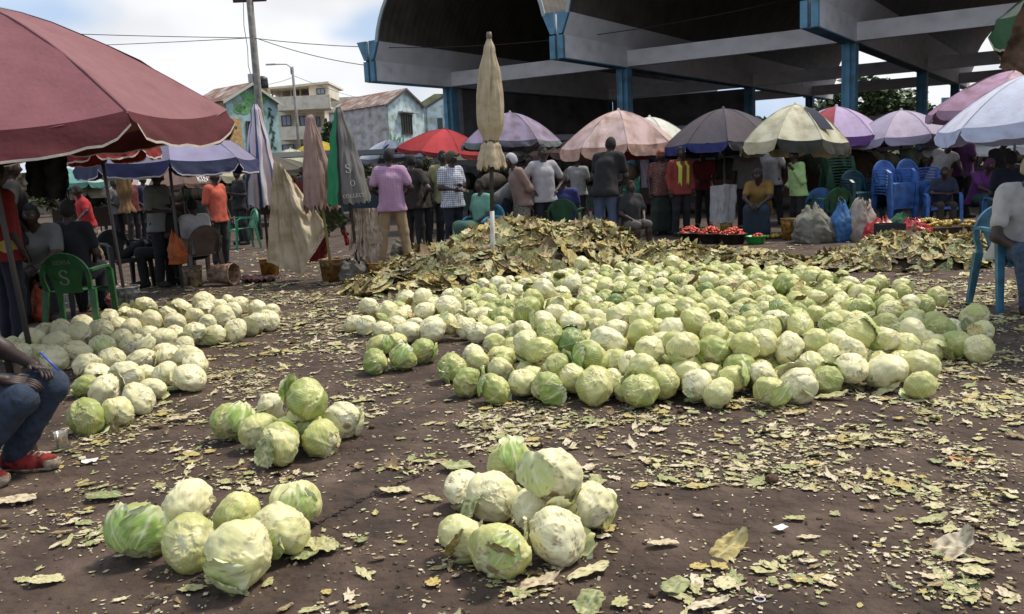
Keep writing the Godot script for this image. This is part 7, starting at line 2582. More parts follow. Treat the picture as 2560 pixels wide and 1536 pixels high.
	[1.96, 0.06, -6.51, 0.10],
	[2.06, 0.06, -9.59, 0.09],
	[1.54, 0.06, -10.76, 0.09],
	[-0.45, 0.06, -9.76, 0.10],
	[1.32, 0.06, -6.04, 0.09],
	[3.15, 0.06, -8.89, 0.10],
	[1.00, 0.06, -10.25, 0.09],
	[1.17, 0.06, -7.00, 0.10],
	[1.10, 0.06, -10.42, 0.10],
	[1.50, 0.06, -6.20, 0.09],
	[3.01, 0.06, -8.10, 0.09],
	[2.09, 0.06, -6.11, 0.10],
	[1.03, 0.06, -7.92, 0.10],
	[3.16, 0.06, -8.64, 0.09],
	[-0.87, 0.06, -8.32, 0.09],
	[3.25, 0.06, -8.07, 0.09],
	[1.41, 0.06, -6.65, 0.09],
	[0.57, 0.06, -8.55, 0.09],
	[0.32, 0.06, -8.42, 0.09],
	[1.07, 0.06, -11.50, 0.10],
	[0.70, 0.06, -10.18, 0.09],
	[0.80, 0.06, -8.08, 0.09],
	[2.28, 0.06, -9.38, 0.10],
	[1.08, 0.06, -7.28, 0.10],
	[-0.07, 0.06, -9.07, 0.09],
	[-0.96, 0.06, -8.98, 0.09],
	[2.60, 0.06, -9.09, 0.09],
	[-0.38, 0.06, -9.25, 0.10],
	[0.71, 0.06, -11.07, 0.09],
	[2.30, 0.06, -8.79, 0.09],
	[1.18, 0.06, -10.27, 0.09],
	[1.21, 0.06, -8.91, 0.10],
	[2.47, 0.06, -10.91, 0.09],
	[2.57, 0.06, -9.30, 0.09],
	[0.81, 0.06, -10.67, 0.10],
	[1.57, 0.06, -8.43, 0.09],
	[0.66, 0.06, -8.26, 0.10],
	[3.07, 0.06, -10.39, 0.09],
	[1.16, 0.06, -10.89, 0.10],
	[2.26, 0.06, -7.51, 0.10],
	[1.18, 0.06, -5.97, 0.09],
	[1.06, 0.06, -11.04, 0.09],
	[2.33, 0.06, -10.81, 0.10],
	[1.62, 0.06, -10.44, 0.09],
	[1.48, 0.06, -8.90, 0.10],
	[1.85, 0.06, -10.96, 0.09],
	[-0.26, 0.06, -7.71, 0.09],
	[0.38, 0.06, -6.88, 0.09],
	[-1.06, 0.06, -7.96, 0.09],
	[2.22, 0.06, -9.99, 0.09],
]

func build_cabbages():
	var skin := vcol_mat("cabbage", .5, "fine_n", 5.0, .3)
	skin.backlight_enabled = true
	skin.backlight = Color(.08, .09, .03)
	var heads := {}
	for t in ["c", "p", "m", "g", "d"]:
		heads[t] = []
		for k in (4 if t != "d" else 2):
			heads[t].append(cabbage_mesh(100 + k * 17 + t.unicode_at(0), t))
	var wraps := {}
	for t in ["c", "p", "m", "g", "d"]:
		wraps[t] = []
		for k in 3: wraps[t].append(wrapper_mesh(500 + k * 7 + t.unicode_at(0), t))
	var r := RandomNumberGenerator.new()
	r.seed = 99
	for e in CABBAGES:
		# [label index, group index, tone, x, y, z, radius, wrappers]
		var lb: String
		if e[0] is Array:   # [row, place in the row, part of the heap (-1: left pile)]
			var tn: String = {"c": "cream white", "p": "pale green", "m": "yellowish green", "g": "green", "d": "dark green"}[e[2]]
			if e[0][2] < 0: lb = "%s cabbage, %s from left in %s row from back of left pile" % [tn, ORD[e[0][1]], ORD[e[0][0]]]
			else: lb = "%s cabbage, %s from left in %s row from back, %s of big heap" % [tn, ORD[e[0][1]], ORD[e[0][0]], ["left end", "left middle", "right middle", "right end"][e[0][2]]]
		else: lb = CABBAGE_LABELS[e[0]]
		var o := thing("cabbage", lb, "cabbage", Vector3(e[3], e[4], e[5]), 0.0, CABBAGE_GROUPS[e[1]])
		var t: String = e[2]
		var b := Basis.from_euler(Vector3(r.randf_range(-1.1, 1.1), r.randf() * TAU, r.randf_range(-1.1, 1.1)))
		o.basis = b
		var hd := inst("head", heads[t][r.randi() % heads[t].size()], skin, o)
		hd.scale = Vector3.ONE * e[6]
		for k in e[7]:
			var wt := t
			if r.randf() < .45: wt = {"c": "p", "p": "m", "m": "g", "g": "g", "d": "d"}[t]
			var wl := inst("wrapper_leaf", wraps[wt][r.randi() % 3], skin, o)
			wl.basis = Basis(Vector3.UP, r.randf() * TAU).scaled(Vector3.ONE * e[6])
	var mass := Node3D.new()
	mass.name = "buried_cabbages"
	add_child(mass, true)
	tag(mass, "mass of cabbages half buried under the top layer of the big heap", "cabbages")
	mass.set_meta("kind", "stuff")
	var lots := [heads["p"][1], heads["m"][2], heads["m"][0], heads["m"][3], heads["g"][3], heads["g"][1]]
	for v in lots.size():
		var mine := []
		for k in BURIED.size():
			if k % lots.size() == v: mine.append(BURIED[k])
		var mm := MultiMesh.new()
		mm.transform_format = MultiMesh.TRANSFORM_3D
		mm.mesh = lots[v]
		mm.instance_count = mine.size()
		for k in mine.size():
			var e = mine[k]
			var b := Basis.from_euler(Vector3(r.randf_range(-2, 2), r.randf() * TAU, r.randf_range(-2, 2))).scaled(Vector3.ONE * e[3])
			mm.set_instance_transform(k, Transform3D(b, Vector3(e[0], e[1], e[2])))
		var mi := MultiMeshInstance3D.new()
		mi.multimesh = mm
		mi.material_override = skin
		mi.name = "buried_heads"
		mass.add_child(mi, true)
		mi.set_meta("kind", "stuff")

# ---------------------------------------------------------------- leaves and litter
var scraps := {}
var whole := {}

# a torn, curled piece of cabbage leaf lying roughly flat, unit size
func scrap_mesh(sd: int, pal: Array, curl: float, nu := 9, nv := 7, rag := 1.0) -> ArrayMesh:
	var r := RandomNumberGenerator.new()
	r.seed = sd
	var n := FastNoiseLite.new()
	n.seed = sd
	n.frequency = 1.0
	n.fractal_octaves = 2
	var mb := MB.new()
	var asp := r.randf_range(.32, .8)
	var c0: Color = pal[r.randi() % pal.size()]
	var c1: Color = pal[r.randi() % pal.size()]
	var bend := r.randf_range(-1.0, 1.0) * curl
	var cup := r.randf_range(.2, 1.0) * curl
	for j in nv + 1:
		var v := float(j) / nv * 2.0 - 1.0
		for i in nu + 1:
			var u := float(i) / nu * 2.0 - 1.0
			var a := atan2(v, u)
			var sq := 1.0 / maxf(maxf(absf(cos(a)), absf(sin(a))), .01)
			var rr := maxf(absf(u), absf(v)) 
			var edge := 1.0 + .55 * rag * n.get_noise_2d(cos(a) * 1.1 + sd, sin(a) * 1.1) + .12 * n.get_noise_2d(cos(a) * 3.5 + 8.0, sin(a) * 3.5)
			var x := cos(a) * rr * edge
			var z := sin(a) * rr * edge * asp
			var y := .16 * cup * (x * x * .6 + z * z * 1.4) + .3 * bend * x * x * x + .10 * curl * n.get_noise_2d(x * 2.0 + 3.0, z * 2.0)
			var vein := maxf(smoothstep(.10, .02, absf(z)), .6 * smoothstep(.12, .03, absf(fposmod((x - absf(z) * .8) * 2.5, 1.0) - .5)))
			var col := c0.lerp(c1, clampf(.5 + n.get_noise_2d(x * 1.5 + 30.0, z * 1.5) * 1.4, 0, 1))
			col = col.lerp(Color(.56, .54, .36), vein * .45)
			col = col.lerp(Color(.14, .085, .035), smoothstep(.2, .42, n.get_noise_2d(x * 3.0 + 60.0, z * 3.0)) * .75)
			mb.col = col
			mb.vert(Vector3(x, y + .03, z))
	for j in nv:
		for i in nu:
			var k := j * (nu + 1) + i
			mb.quad(k, k + nu + 1, k + nu + 2, k + 1)
	return mb.mesh(true)

func make_scraps():
	var green := [Color(.22, .26, .10), Color(.30, .32, .14), Color(.16, .20, .08)]
	var pale := [Color(.45, .42, .21), Color(.53, .48, .28), Color(.37, .36, .16)]
	var white := [Color(.64, .56, .41), Color(.56, .47, .33), Color(.50, .41, .27)]
	var yellow := [Color(.44, .34, .10), Color(.49, .40, .15), Color(.35, .28, .09)]
	var brown := [Color(.17, .115, .05), Color(.25, .18, .07), Color(.12, .075, .035)]
	for e in [["green", green], ["pale", pale], ["white", white], ["yellow", yellow], ["brown", brown]]:
		scraps[e[0]] = []
		for k in 7:
			scraps[e[0]].append(scrap_mesh(1000 + k * 13 + hash(e[0]) % 500, e[1], .35 + .25 * k))
			whole[e[0] + str(k)] = scrap_mesh(3000 + k * 13 + hash(e[0]) % 500, e[1], .6 + .14 * k, 16, 12, .35)

# how thickly the ground is littered at a spot (0..1)
func litter_at(x: float, z: float, ns: FastNoiseLite) -> float:
	var d := .06
	for b in BLOTS:
		var q := Vector2((x - b[0]) / b[2], (z - b[1]) / b[3]).length_squared()
		d += b[4] * exp(-q)
	d *= .15 + 1.6 * smoothstep(-.15, .45, ns.get_noise_2d(x * 1.3, z * 1.3))
	return clampf(d, 0, 1.0)

const BLOTS = [[0.32, -4.54, 0.88, 0.43, 0.9], [0.89, -4.25, 0.65, 0.34, 0.9], [1.73, -4.38, 0.85, 0.46, 0.9], [2.56, -4.68, 0.43, 0.84, 0.9], [3.08, -5.79, 0.42, 1.04, 1.5], [4.09, -8.47, 1.15, 1.32, 1.9], [1.42, -5.07, 0.93, 0.35, 0.8], [-0.1, -5.0, 0.57, 0.38, 0.7], [-2.05, -6.18, 0.73, 0.51, 0.5], [-2.08, -5.18, 0.62, 0.55, 0.55], [-1.84, -8.83, 0.48, 1.57, 2.2], [-2.55, -10.14, 0.87, 1.36, 2.0], [-3.94, -13.43, 1.44, 2.07, 0.7], [-1.79, -10.53, 0.47, 0.9, 0.9], [-5.9, -17.57, 1.41, 1.48, 0.45], [3.98, -11.44, 1.54, 0.85, 0.5], [-0.23, -2.93, 0.33, 0.19, 0.35], [-1.27, -4.21, 0.59, 0.37, 0.35], [-0.97, -5.43, 0.55, 0.4, 0.45], [1.45, -3.11, 0.38, 0.45, 0.38], [0.87, -3.14, 0.44, 0.35, 0.18], [1.63, -3.68, 0.57, 0.28, 0.6], [-1.71, -3.45, 0.4, 0.42, 0.2], [0.82, -3.9, 0.54, 0.21, 0.6], [-1.87, -4.02, 0.3, 0.34, 0.4], [1.02, -2.74, 0.39, 0.14, 0.26], [-0.02, -2.82, 0.27, 0.17, 0.3]]

func build_litter():
	make_scraps()
	var lm := vcol_mat("scrap", .7)
	lm.backlight_enabled = true
	lm.backlight = Color(.06, .06, .02)
	var ns := FastNoiseLite.new()
	ns.seed = 8
	ns.frequency = 1.0
	ns.fractal_octaves = 3
	var r := RandomNumberGenerator.new()
	r.seed = 4242
	var spots := []
	var tries := 0
	while spots.size() < 13500 and tries < 200000:
		tries += 1
		# sample more densely near the viewer
		var z := -2.3 - 17.0 * pow(r.randf(), 1.5)
		var half := -z * .72 + .5
		var x := r.randf_range(-half, half)
		if r.randf() > litter_at(x, z, ns) * (.55 if z > -4.2 else 1.0): continue
		var s := r.randf_range(.006, .022)
		if r.randf() < .22: s = r.randf_range(.022, .046)
		if z < -7.0: s *= 1.4
		spots.append([s / -z, x, z, s])
	spots.sort_custom(func(a, b): return a[0] > b[0])
	var kinds := ["pale", "green", "pale", "white", "white", "brown", "white", "brown", "pale", "yellow"]
	var names := {"pale": "pale green cabbage leaf scrap", "green": "green cabbage leaf scrap", "white": "whitish cabbage leaf scrap", "yellow": "yellowed cabbage leaf scrap", "brown": "brown withered cabbage leaf scrap"}
	var rest := {}
	for k in spots.size():
		var e = spots[k]
		var kind: String = kinds[r.randi() % kinds.size()]
		var vi := r.randi() % (4 if r.randf() < .75 else 7)
		var b := Basis.from_euler(Vector3(r.randf_range(-.06, .06), r.randf() * TAU, r.randf_range(-.06, .06))).scaled(Vector3.ONE * e[3])
		if r.randf() < .1: b = b * Basis(Vector3.RIGHT, PI)
		var y: float = .003 + r.randf() * .006 + e[3] * (.06 + .05 * vi * .3)
		if k < 285:
			var o := inst("leaf_scrap", scraps[kind][vi], lm)
			o.transform = Transform3D(b, Vector3(e[1], y, e[2]))
			var side := "left" if e[1] < -.45 else ("right" if e[1] > .5 else "middle")
			var band := "foreground" if e[2] > -3.4 else ("near ground" if e[2] > -4.6 else "littered ground beside the big heap")
			tag(o, names[kind] + " lying on the " + side + " " + band, "leaf scrap", "leaf scraps on the ground")
		else:
			var key := kind + str(vi)
			if not rest.has(key): rest[key] = []
			rest[key].append(Transform3D(b, Vector3(e[1], y, e[2])))
	# everything smaller: one mesh of trodden scraps
	var all := MB.new()
	var av := PackedVector3Array()
	var ac := PackedColorArray()
	var an := PackedVector3Array()
	for key in rest:
		var m: ArrayMesh = scraps[key.left(key.length() - 1)][int(key.right(1))]
		var arr := m.surface_get_arrays(0)
		var vv: PackedVector3Array = arr[Mesh.ARRAY_VERTEX]
		var vn: PackedVector3Array = arr[Mesh.ARRAY_NORMAL]
		var vc: PackedColorArray = arr[Mesh.ARRAY_COLOR]
		var ix = arr[Mesh.ARRAY_INDEX]
		var nb := []
		for t in rest[key]:
			var nbz: Basis = t.basis.orthonormalized()
			if ix != null and ix.size() > 0:
				for q in ix:
					av.append(t * vv[q]); an.append(nbz * vn[q]); ac.append(vc[q])
			else:
				av.append_array(t * vv)
				an.append_array(Transform3D(nbz, Vector3.ZERO) * vn)
				ac.append_array(vc)
	var arr2 := []
	arr2.resize(Mesh.ARRAY_MAX)
	arr2[Mesh.ARRAY_VERTEX] = av
	arr2[Mesh.ARRAY_NORMAL] = an
	arr2[Mesh.ARRAY_COLOR] = ac
	var am := ArrayMesh.new()
	am.add_surface_from_arrays(Mesh.PRIMITIVE_TRIANGLES, arr2)
	var lo := inst("trodden_scraps", am, lm)
	tag(lo, "small trodden cabbage leaf scraps strewn over the whole yard", "leaf litter")
	lo.set_meta("kind", "stuff")
	# trampled crumbs of leaf, matted where the litter is thick
	var fine := MB.new()
	var placed := 0
	tries = 0
	while placed < 26000 and tries < 160000:
		tries += 1
		var z := -2.3 - 11.0 * pow(r.randf(), 1.25)
		var half := -z * .72 + .5
		var x := r.randf_range(-half, half)
		if r.randf() > litter_at(x, z, ns) * .9 + .015: continue
		placed += 1
		var s := r.randf_range(.004, .013) * (1.0 if z > -6.0 else 1.5)
		var a := r.randf() * TAU
		var u := Vector3(cos(a), r.randf_range(-.12, .12), sin(a)) * s
		var w := Vector3(-sin(a), r.randf_range(-.12, .12), cos(a)) * s * r.randf_range(.3, .8)
		var p := Vector3(x, .0035 + r.randf() * .003, z)
		fine.col = [Color(.52, .47, .32), Color(.40, .38, .20), Color(.30, .24, .14), Color(.58, .52, .38), Color(.26, .27, .12), Color(.18, .12, .07)][r.randi() % 6]
		fine.face(p - u, p + w * r.randf_range(.6, 1.2), p + u * r.randf_range(.7, 1.1), p - w)
	var fo := obj("trampled_crumbs", fine, lm)
	tag(fo, "fine trampled crumbs of cabbage leaf matted over the ground", "leaf litter")
	fo.set_meta("kind", "stuff")
	# loose leaves caught between the heads of the big heap
	var cv := PackedVector3Array()
	var cc := PackedColorArray()
	var cn := PackedVector3Array()
	for k in 330:
		var e = BURIED[r.randi() % BURIED.size()] if r.randf() < .6 else null
		var p: Vector3
		if e != null: p = Vector3(e[0] + r.randf_range(-.1, .1), e[1] + r.randf_range(.03, .12), e[2] + r.randf_range(-.1, .1))
		else:
			var c = CABBAGES[r.randi() % CABBAGES.size()]
			p = Vector3(c[3] + r.randf_range(-.1, .1), maxf(.02, c[4] + r.randf_range(-.08, .04)), c[5] + r.randf_range(.0, .12))
		var kind: String = ["green", "yellow", "pale", "green", "brown"][r.randi() % 5]
		var arr: Array = whole[kind + str(r.randi() % 7)].surface_get_arrays(0)
		var b := Basis.from_euler(Vector3(r.randf_range(-.9, .9), r.randf() * TAU, r.randf_range(-.9, .9)))
		var t := Transform3D(b.scaled(Vector3.ONE * r.randf_range(.04, .085)), p)
		var vv: PackedVector3Array = arr[Mesh.ARRAY_VERTEX]
		var vn: PackedVector3Array = arr[Mesh.ARRAY_NORMAL]
		var vc: PackedColorArray = arr[Mesh.ARRAY_COLOR]
		var ix = arr[Mesh.ARRAY_INDEX]
		if ix != null and ix.size() > 0:
			for q in ix:
				cv.append(t * vv[q]); cn.append(b * vn[q]); cc.append(vc[q])
		else:
			cv.append_array(t * vv); cn.append_array(Transform3D(b, Vector3.ZERO) * vn); cc.append_array(vc)
	var arr3 := []
	arr3.resize(Mesh.ARRAY_MAX)
	arr3[Mesh.ARRAY_VERTEX] = cv
	arr3[Mesh.ARRAY_NORMAL] = cn
	arr3[Mesh.ARRAY_COLOR] = cc
	var am3 := ArrayMesh.new()
	am3.add_surface_from_arrays(Mesh.PRIMITIVE_TRIANGLES, arr3)
	var lo3 := inst("loose_leaves", am3, lm)
	tag(lo3, "loose torn leaves caught between the cabbages of the piles", "leaves")
	lo3.set_meta("kind", "stuff")
	# crumbs of soil and stalk
	var cr := MB.new()
	for k in 2600:
		var z := -2.3 - 6.5 * pow(r.randf(), 1.3)
		var x := r.randf_range(z * .62, -z * .62)
		var s := r.randf_range(.003, .009)
		cr.col = [Color(.10, .075, .055), Color(.06, .04, .03), Color(.40, .36, .26), Color(.16, .11, .06)][r.randi() % 4]
		cr.box(Vector3(x, s * .4, z), Vector3(s * r.randf_range(.8, 2.5), s, s * 1.2), Basis.from_euler(Vector3(r.randf(), r.randf() * 6.0, r.randf())))
	var co := obj("crumbs", cr, vcol_mat("crumb", .95), self)
	tag(co, "crumbs of soil and chopped stalk strewn over the near ground", "crumbs")
	co.set_meta("kind", "stuff")
	# single remarkable pieces
	for e in LONE:
		var o := inst("cabbage_leaf", whole[e[4] + str(e[5])], lm)
		o.transform = Transform3D(Basis.from_euler(Vector3(e[6], e[3], e[7])).scaled(Vector3.ONE * e[2]), e[1] + Vector3(0, e[2] * .12 + .01, 0))
		tag(o, e[0], "cabbage leaf", "large single leaves on the ground")
	var bt := RandomNumberGenerator.new()
	bt.seed = 3
	for k in BUTTS.size():
		var m := MB.new()
		var n3 := FastNoiseLite.new()
		n3.seed = k
		n3.frequency = 1.0
		var s: float = BUTTS[k][1]
		m.grid(14, 10, func(u, v):
			var a: float = u * TAU
			var ee: float = v * PI
			var d := Vector3(sin(ee) * cos(a), cos(ee) * .7, sin(ee) * sin(a))
			return d * s * (1.0 + .35 * n3.get_noise_3d(d.x * 3, d.y * 3, d.z * 3)))
		var o := obj("stalk_end", m, mat("stalk_brown", lin(.12, .07, .035), .85, "grime", 14.0, "fine_n", .8), self, true)
		o.position = BUTTS[k][0] + Vector3(0, s * .6, 0)
		tag(o, BUTTS[k][2], "cabbage stalk", "chopped brown stalk ends")
	# paper, ring, peel
	for e in PAPER:
		var o := obj("paper_scrap", drape(Vector3(-.5, 0, -.35), Vector3(.5, 0, -.3), Vector3(-.45, .0, .3), Vector3(.4, 0, .36), 1.0, .05, hash(e[1]) % 77, .08, 8, 8), mat("paper", lin(.66, .66, .64), .8), self, true)
		o.transform = Transform3D(Basis(Vector3.UP, e[3]).scaled(Vector3.ONE * e[2]), e[0] + Vector3(0, .02, 0))
		tag(o, e[1], "paper")
	var rg := MB.new()
	var pts := []
	for k in 21: pts.append(Vector3(cos(TAU * k / 20) * .017, .006, sin(TAU * k / 20) * .017))
	rg.tube(pts, [.0022], 6, false)
	var ro := tag(obj("plastic_ring", rg, mat("ring_white", lin(.6, .55, .62), .5), self, true), "white plastic bottle ring on the bare ground at the bottom", "ring")
	ro.position = Vector3(0.743, 0, -2.679)
	var pm := obj("orange_peel", drape(Vector3(-.05, 0, -.012), Vector3(.05, 0, -.01), Vector3(-.045, 0, .012), Vector3(.045, 0, .01), .5, .004, 7, .02, 8, 4), mat("peel_orange", lin(.50, .22, .09), .7), self, true)
	pm.transform = Transform3D(Basis(Vector3.UP, -.6), Vector3(1.988, 0, -3.877) + Vector3(0, .015, 0))
	tag(pm, "orange peel strip lying among the litter at right", "peel")
	# rough crack across the yard, filled with dark crumbs
	var ck := MB.new()
	var path := [Vector3(-1.283, 0, -2.795), Vector3(-1.192, 0, -2.991), Vector3(-1.082, 0, -3.191), Vector3(-0.879, 0, -3.429), Vector3(-0.73, 0, -3.691), Vector3(-0.616, 0, -3.87), Vector3(-0.469, 0, -4.035)]
	for k in path.size() - 1:
		for q in 26:
			var p: Vector3 = path[k].lerp(path[k + 1], (q + r.randf()) / 26.0) + Vector3(r.randfn() * .006, 0, r.randfn() * .006)
			var s := r.randf_range(.004, .012)
			ck.box(p + Vector3(0, s * .2, 0), Vector3(s * 2.2, s * .6, s * 1.2), Basis.from_euler(Vector3(r.randf() * .4, r.randf() * 6.0, r.randf() * .4)))
	var cko := obj("crack_debris", ck, mat("crack_dark", lin(.028, .02, .016), .95), self)
	tag(cko, "line of dark crumbs filling the crack across the near ground", "debris")
	cko.set_meta("kind", "stuff")

# ---- heaps of rotting leaves
func leaf_heap(called: String, label: String, humps: Array, n_parts: int, n_rest: int, sd: int, size: float):
	# humps: [x, z, rx, rz, height]
	var c := Vector3(humps[0][0], 0, humps[0][1])
	var o := thing(called, label, "leaf heap", c)
	var hf := func(x: float, z: float) -> float:
		var h := 0.0
		for e in humps:
			var q := 1.0 - (pow((x - e[0]) / e[2], 2.0) + pow((z - e[1]) / e[3], 2.0))
			if q > 0.0: h = maxf(h, e[4] * pow(q, .75))
		return h
	var ns := FastNoiseLite.new()
	ns.seed = sd
	ns.frequency = 2.0
	for e in humps:
		var core := MB.new()
		core.grid(18, 9, func(u, v):
			var a: float = u * TAU
			var x: float = e[0] + cos(a) * e[2] * v
			var z: float = e[1] + sin(a) * e[3] * v
			var hh: float = e[4] * pow(maxf(0.0, 1.0 - v * v), .75) * .93 + .04 * ns.get_noise_2d(x * 2, z * 2) * (1.0 - v)
			return Vector3(x, maxf(.002, hh - .03), z) - c)
		obj("rotted_core", core, mat("compost", lin(.07, .05, .022), .95, "grime", 3.0, "coarse_n", 1.0), o, true)
	var r := RandomNumberGenerator.new()
	r.seed = sd
	var kinds := ["yellow", "pale", "brown", "yellow", "green", "pale", "brown", "yellow"]
	var lm: Material = M.scrap
	var pool := []
	var rest := []
	var wsum := 0.0
	for e in humps: wsum += e[2] * e[3]
	while pool.size() < n_parts + n_rest:
		var e = humps[r.randi() % humps.size()]
		if r.randf() * 3.0 > e[2] * e[3] * 3.0 / wsum * humps.size(): continue
		var a := r.randf() * TAU
		var q := sqrt(r.randf()) * 1.06
		var x: float = e[0] + cos(a) * e[2] * q
		var z: float = e[1] + sin(a) * e[3] * q
		var h: float = hf.call(x, z)
		var gx: float = (hf.call(x + .03, z) - hf.call(x - .03, z)) / .06
		var gz: float = (hf.call(x, z + .03) - hf.call(x, z - .03)) / .06
		var nn := Vector3(-gx, 1.0, -gz).normalized()
		var b := Basis(Quaternion(Vector3.UP, nn)) * Basis.from_euler(Vector3(r.randf_range(-.5, .5), r.randf() * TAU, r.randf_range(-.5, .5)))
		var s := size * r.randf_range(.6, 1.25)
		pool.append([z + r.randf() * .6, Transform3D(b.scaled(Vector3.ONE * s), Vector3(x, h + r.randf() * .035 + .005, z) - c), kinds[r.randi() % kinds.size()], r.randi() % 7])
	pool.sort_custom(func(p, q): return p[0] > q[0])
	var av := PackedVector3Array()
	var ac := PackedColorArray()
	var an := PackedVector3Array()
	for k in pool.size():
		var e = pool[k]
		if k < n_parts:
			inst("leaf", whole[e[2] + str(e[3])], lm, o).transform = e[1]
		else:
			var arr: Array = scraps[e[2]][e[3]].surface_get_arrays(0)
			var t: Transform3D = e[1]
			var nb := t.basis.orthonormalized()
			var vv: PackedVector3Array = arr[Mesh.ARRAY_VERTEX]
			var vn: PackedVector3Array = arr[Mesh.ARRAY_NORMAL]
			var vc: PackedColorArray = arr[Mesh.ARRAY_COLOR]
			var ix = arr[Mesh.ARRAY_INDEX]
			if ix != null and ix.size() > 0:
				for q in ix:
					av.append(t * vv[q]); an.append(nb * vn[q]); ac.append(vc[q])
			else:
				av.append_array(t * vv); an.append_array(Transform3D(nb, Vector3.ZERO) * vn); ac.append_array(vc)
	if av.size() > 0:
		var arr2 := []
		arr2.resize(Mesh.ARRAY_MAX)
		arr2[Mesh.ARRAY_VERTEX] = av
		arr2[Mesh.ARRAY_NORMAL] = an
		arr2[Mesh.ARRAY_COLOR] = ac
		var am := ArrayMesh.new()
		am.add_surface_from_arrays(Mesh.PRIMITIVE_TRIANGLES, arr2)
		var lo := inst("packed_leaves", am, lm, o)
		lo.set_meta("kind", "stuff")

func build_heaps():
	leaf_heap("leaf_heap", "large mound of yellow and brown rotting cabbage leaves behind the big cabbage heap", [[0.08, -12.22, 1.29, 0.95, 0.66], [0.81, -12.50, 0.95, 0.80, 0.56], [-0.71, -11.56, 1.09, 0.90, 0.42], [-1.32, -11.00, 0.74, 0.70, 0.20], [1.34, -13.25, 0.65, 0.70, 0.50]], 300, 1500, 71, .115)
	leaf_heap("leaf_heap", "low ridge of rotting leaves trailing right behind the big cabbage heap", [[2.16, -11.89, 0.64, 0.50, 0.27], [2.80, -11.90, 0.91, 0.45, 0.17], [3.20, -11.42, 0.62, 0.40, 0.12]], 220, 500, 72, .10)
	leaf_heap("leaf_heap", "flat mound of pale rotting leaves near the seated man at right", [[4.92, -11.01, 0.89, 0.80, 0.33], [5.49, -10.97, 0.59, 0.70, 0.28], [4.34, -11.04, 0.60, 0.60, 0.15]], 260, 600, 73, .10)

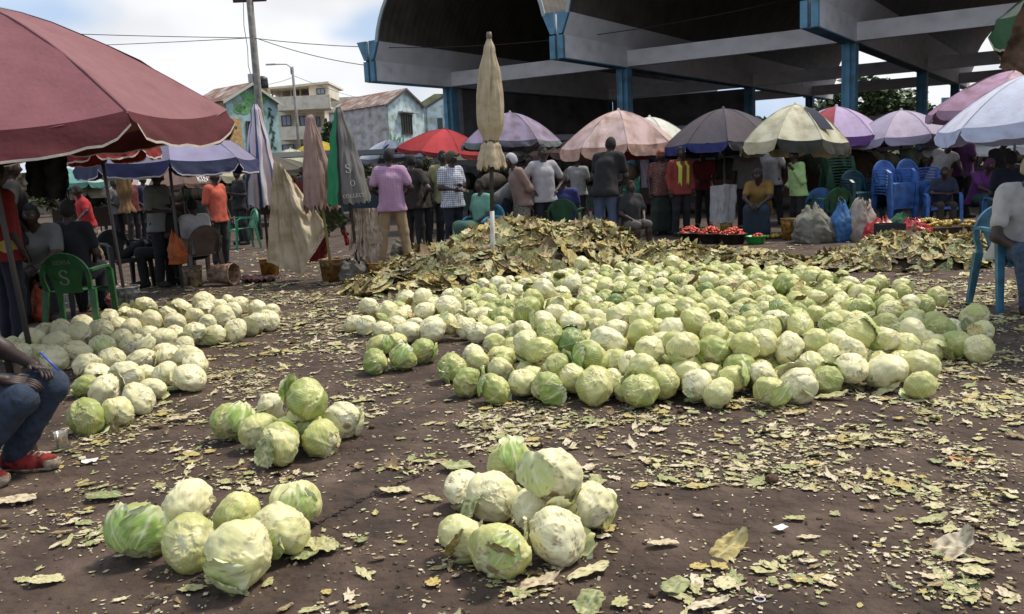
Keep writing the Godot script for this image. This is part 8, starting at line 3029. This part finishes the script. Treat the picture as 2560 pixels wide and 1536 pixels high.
const LONE = [
	["large pale leaf curled beneath the front centre cabbages", Vector3(0.041, 0, -2.845), 0.074, 0.30, "white", 4, 0.00, 0.00],
	["broad yellow green leaf lying right of the front centre cabbages", Vector3(0.223, 0, -2.915), 0.086, 0.50, "pale", 1, 0.00, 0.00],
	["torn green leaf lying left of the front centre cabbages", Vector3(-0.294, 0, -4.088), 0.081, 0.20, "green", 3, 0.00, 0.00],
	["big cup shaped white leaf at the lower right", Vector3(1.49, 0, -2.948), 0.091, 0.10, "white", 6, 0.10, 0.50],
	["yellowed twisted leaf on bare ground right of centre", Vector3(0.73, 0, -3.035), 0.086, 0.60, "yellow", 5, 0.10, 0.30],
	["white leaf piece on bare ground right of the front centre pile", Vector3(0.508, 0, -3.12), 0.059, 0.10, "white", 1, 0.00, 0.00],
	["ragged green leaf right of the front left pile, at its foot", Vector3(-0.777, 0, -3.245), 0.084, -0.50, "pale", 4, 0.00, 0.00],
	["frilly pale leaf beside the front left pile", Vector3(-0.819, 0, -3.162), 0.067, -0.30, "green", 5, 0.00, 0.00],
	["rounded leaf with vein at the bottom right of centre", Vector3(0.66, 0, -2.779), 0.046, 1.20, "pale", 0, 0.00, 0.00],
	["torn green leaf cluster at the bottom right of centre", Vector3(0.493, 0, -2.768), 0.066, 0.80, "green", 4, 0.10, 0.20],
	["pale leaf at the lower left edge", Vector3(-1.731, 0, -3.064), 0.061, 0.30, "pale", 2, 0.00, 0.00],
	["white leaf at the left edge", Vector3(-2.294, 0, -3.922), 0.087, 0.10, "white", 2, 0.00, 0.00],
	["green leaf left of the middle pile", Vector3(-2.36, 0, -6.014), 0.117, 0.40, "green", 2, 0.00, 0.00],
	["white torn leaf below the left pile", Vector3(-2.031, 0, -5.217), 0.090, 0.20, "white", 4, 0.00, 0.00],
	["bright leaf in front of the big heap's right part", Vector3(1.809, 0, -4.996), 0.098, -0.20, "pale", 5, 0.10, 0.20],
	["folded pale leaf in front of the big heap's right end", Vector3(2.15, 0, -5.067), 0.099, 0.20, "pale", 6, 0.10, 0.40],
	["curled green leaf at the bottom edge, centre right", Vector3(0.202, 0, -2.689), 0.058, 1.00, "green", 6, 0.10, 0.60],
	["pale leaf piece at the bottom edge, right", Vector3(0.569, 0, -2.639), 0.069, 0.10, "white", 3, 0.00, 0.00],
	["yellow green leaf at the right, by the cup shaped white leaf", Vector3(1.485, 0, -2.777), 0.059, 0.10, "pale", 3, 0.00, 0.00],
	["flat pale leaf right of the bare patch at right", Vector3(1.543, 0, -3.208), 0.064, 0.10, "pale", 5, 0.10, 0.20],
	["long green leaf at far left ground", Vector3(-1.9, 0, -3.919), 0.082, 0.10, "green", 1, 0.00, 0.00],
	["bitten pale leaf on the ground between the front piles", Vector3(-0.555, 0, -3.811), 0.071, 0.20, "pale", 3, 0.00, 0.00],
]
const BUTTS = [
	[Vector3(-1.217, 0, -4.26), 0.022, "round brown stalk end at the foot of the small middle pile"],
	[Vector3(1.088, 0, -3.717), 0.031, "dark stalk end on a leaf at right of centre"],
	[Vector3(0.412, 0, -2.743), 0.014, "brown stalk end at bottom right of centre"],
	[Vector3(1.073, 0, -4.89), 0.020, "brown stalk end before the big heap, first from left"],
	[Vector3(0.913, 0, -4.877), 0.018, "brown stalk end before the big heap, second from left"],
	[Vector3(1.687, -0, -4.439), 0.016, "brown stalk end among the litter at right"],
	[Vector3(1.485, 0, -4.347), 0.018, "small stalk end in the litter right of the bare patch"],
	[Vector3(1.68, 0, -3.153), 0.015, "stalk end among the litter at far right"],
	[Vector3(0.62, 0, -3.641), 0.010, "pale stalk end on bare ground right of the front centre pile"],
	[Vector3(-0.817, 0, -4.867), 0.018, "stalk end right of the small middle pile"],
]
const PAPER = [
	[Vector3(0.97, 0, -3.203), "small white square of paper on bare ground at right", 0.054, 0.50],
	[Vector3(-2.217, 0, -4.471), "white paper scrap left of the front left pile", 0.083, 0.30],
	[Vector3(-1.699, 0, -7.591), "white paper scrap beyond the small middle pile", 0.083, 0.20],
]
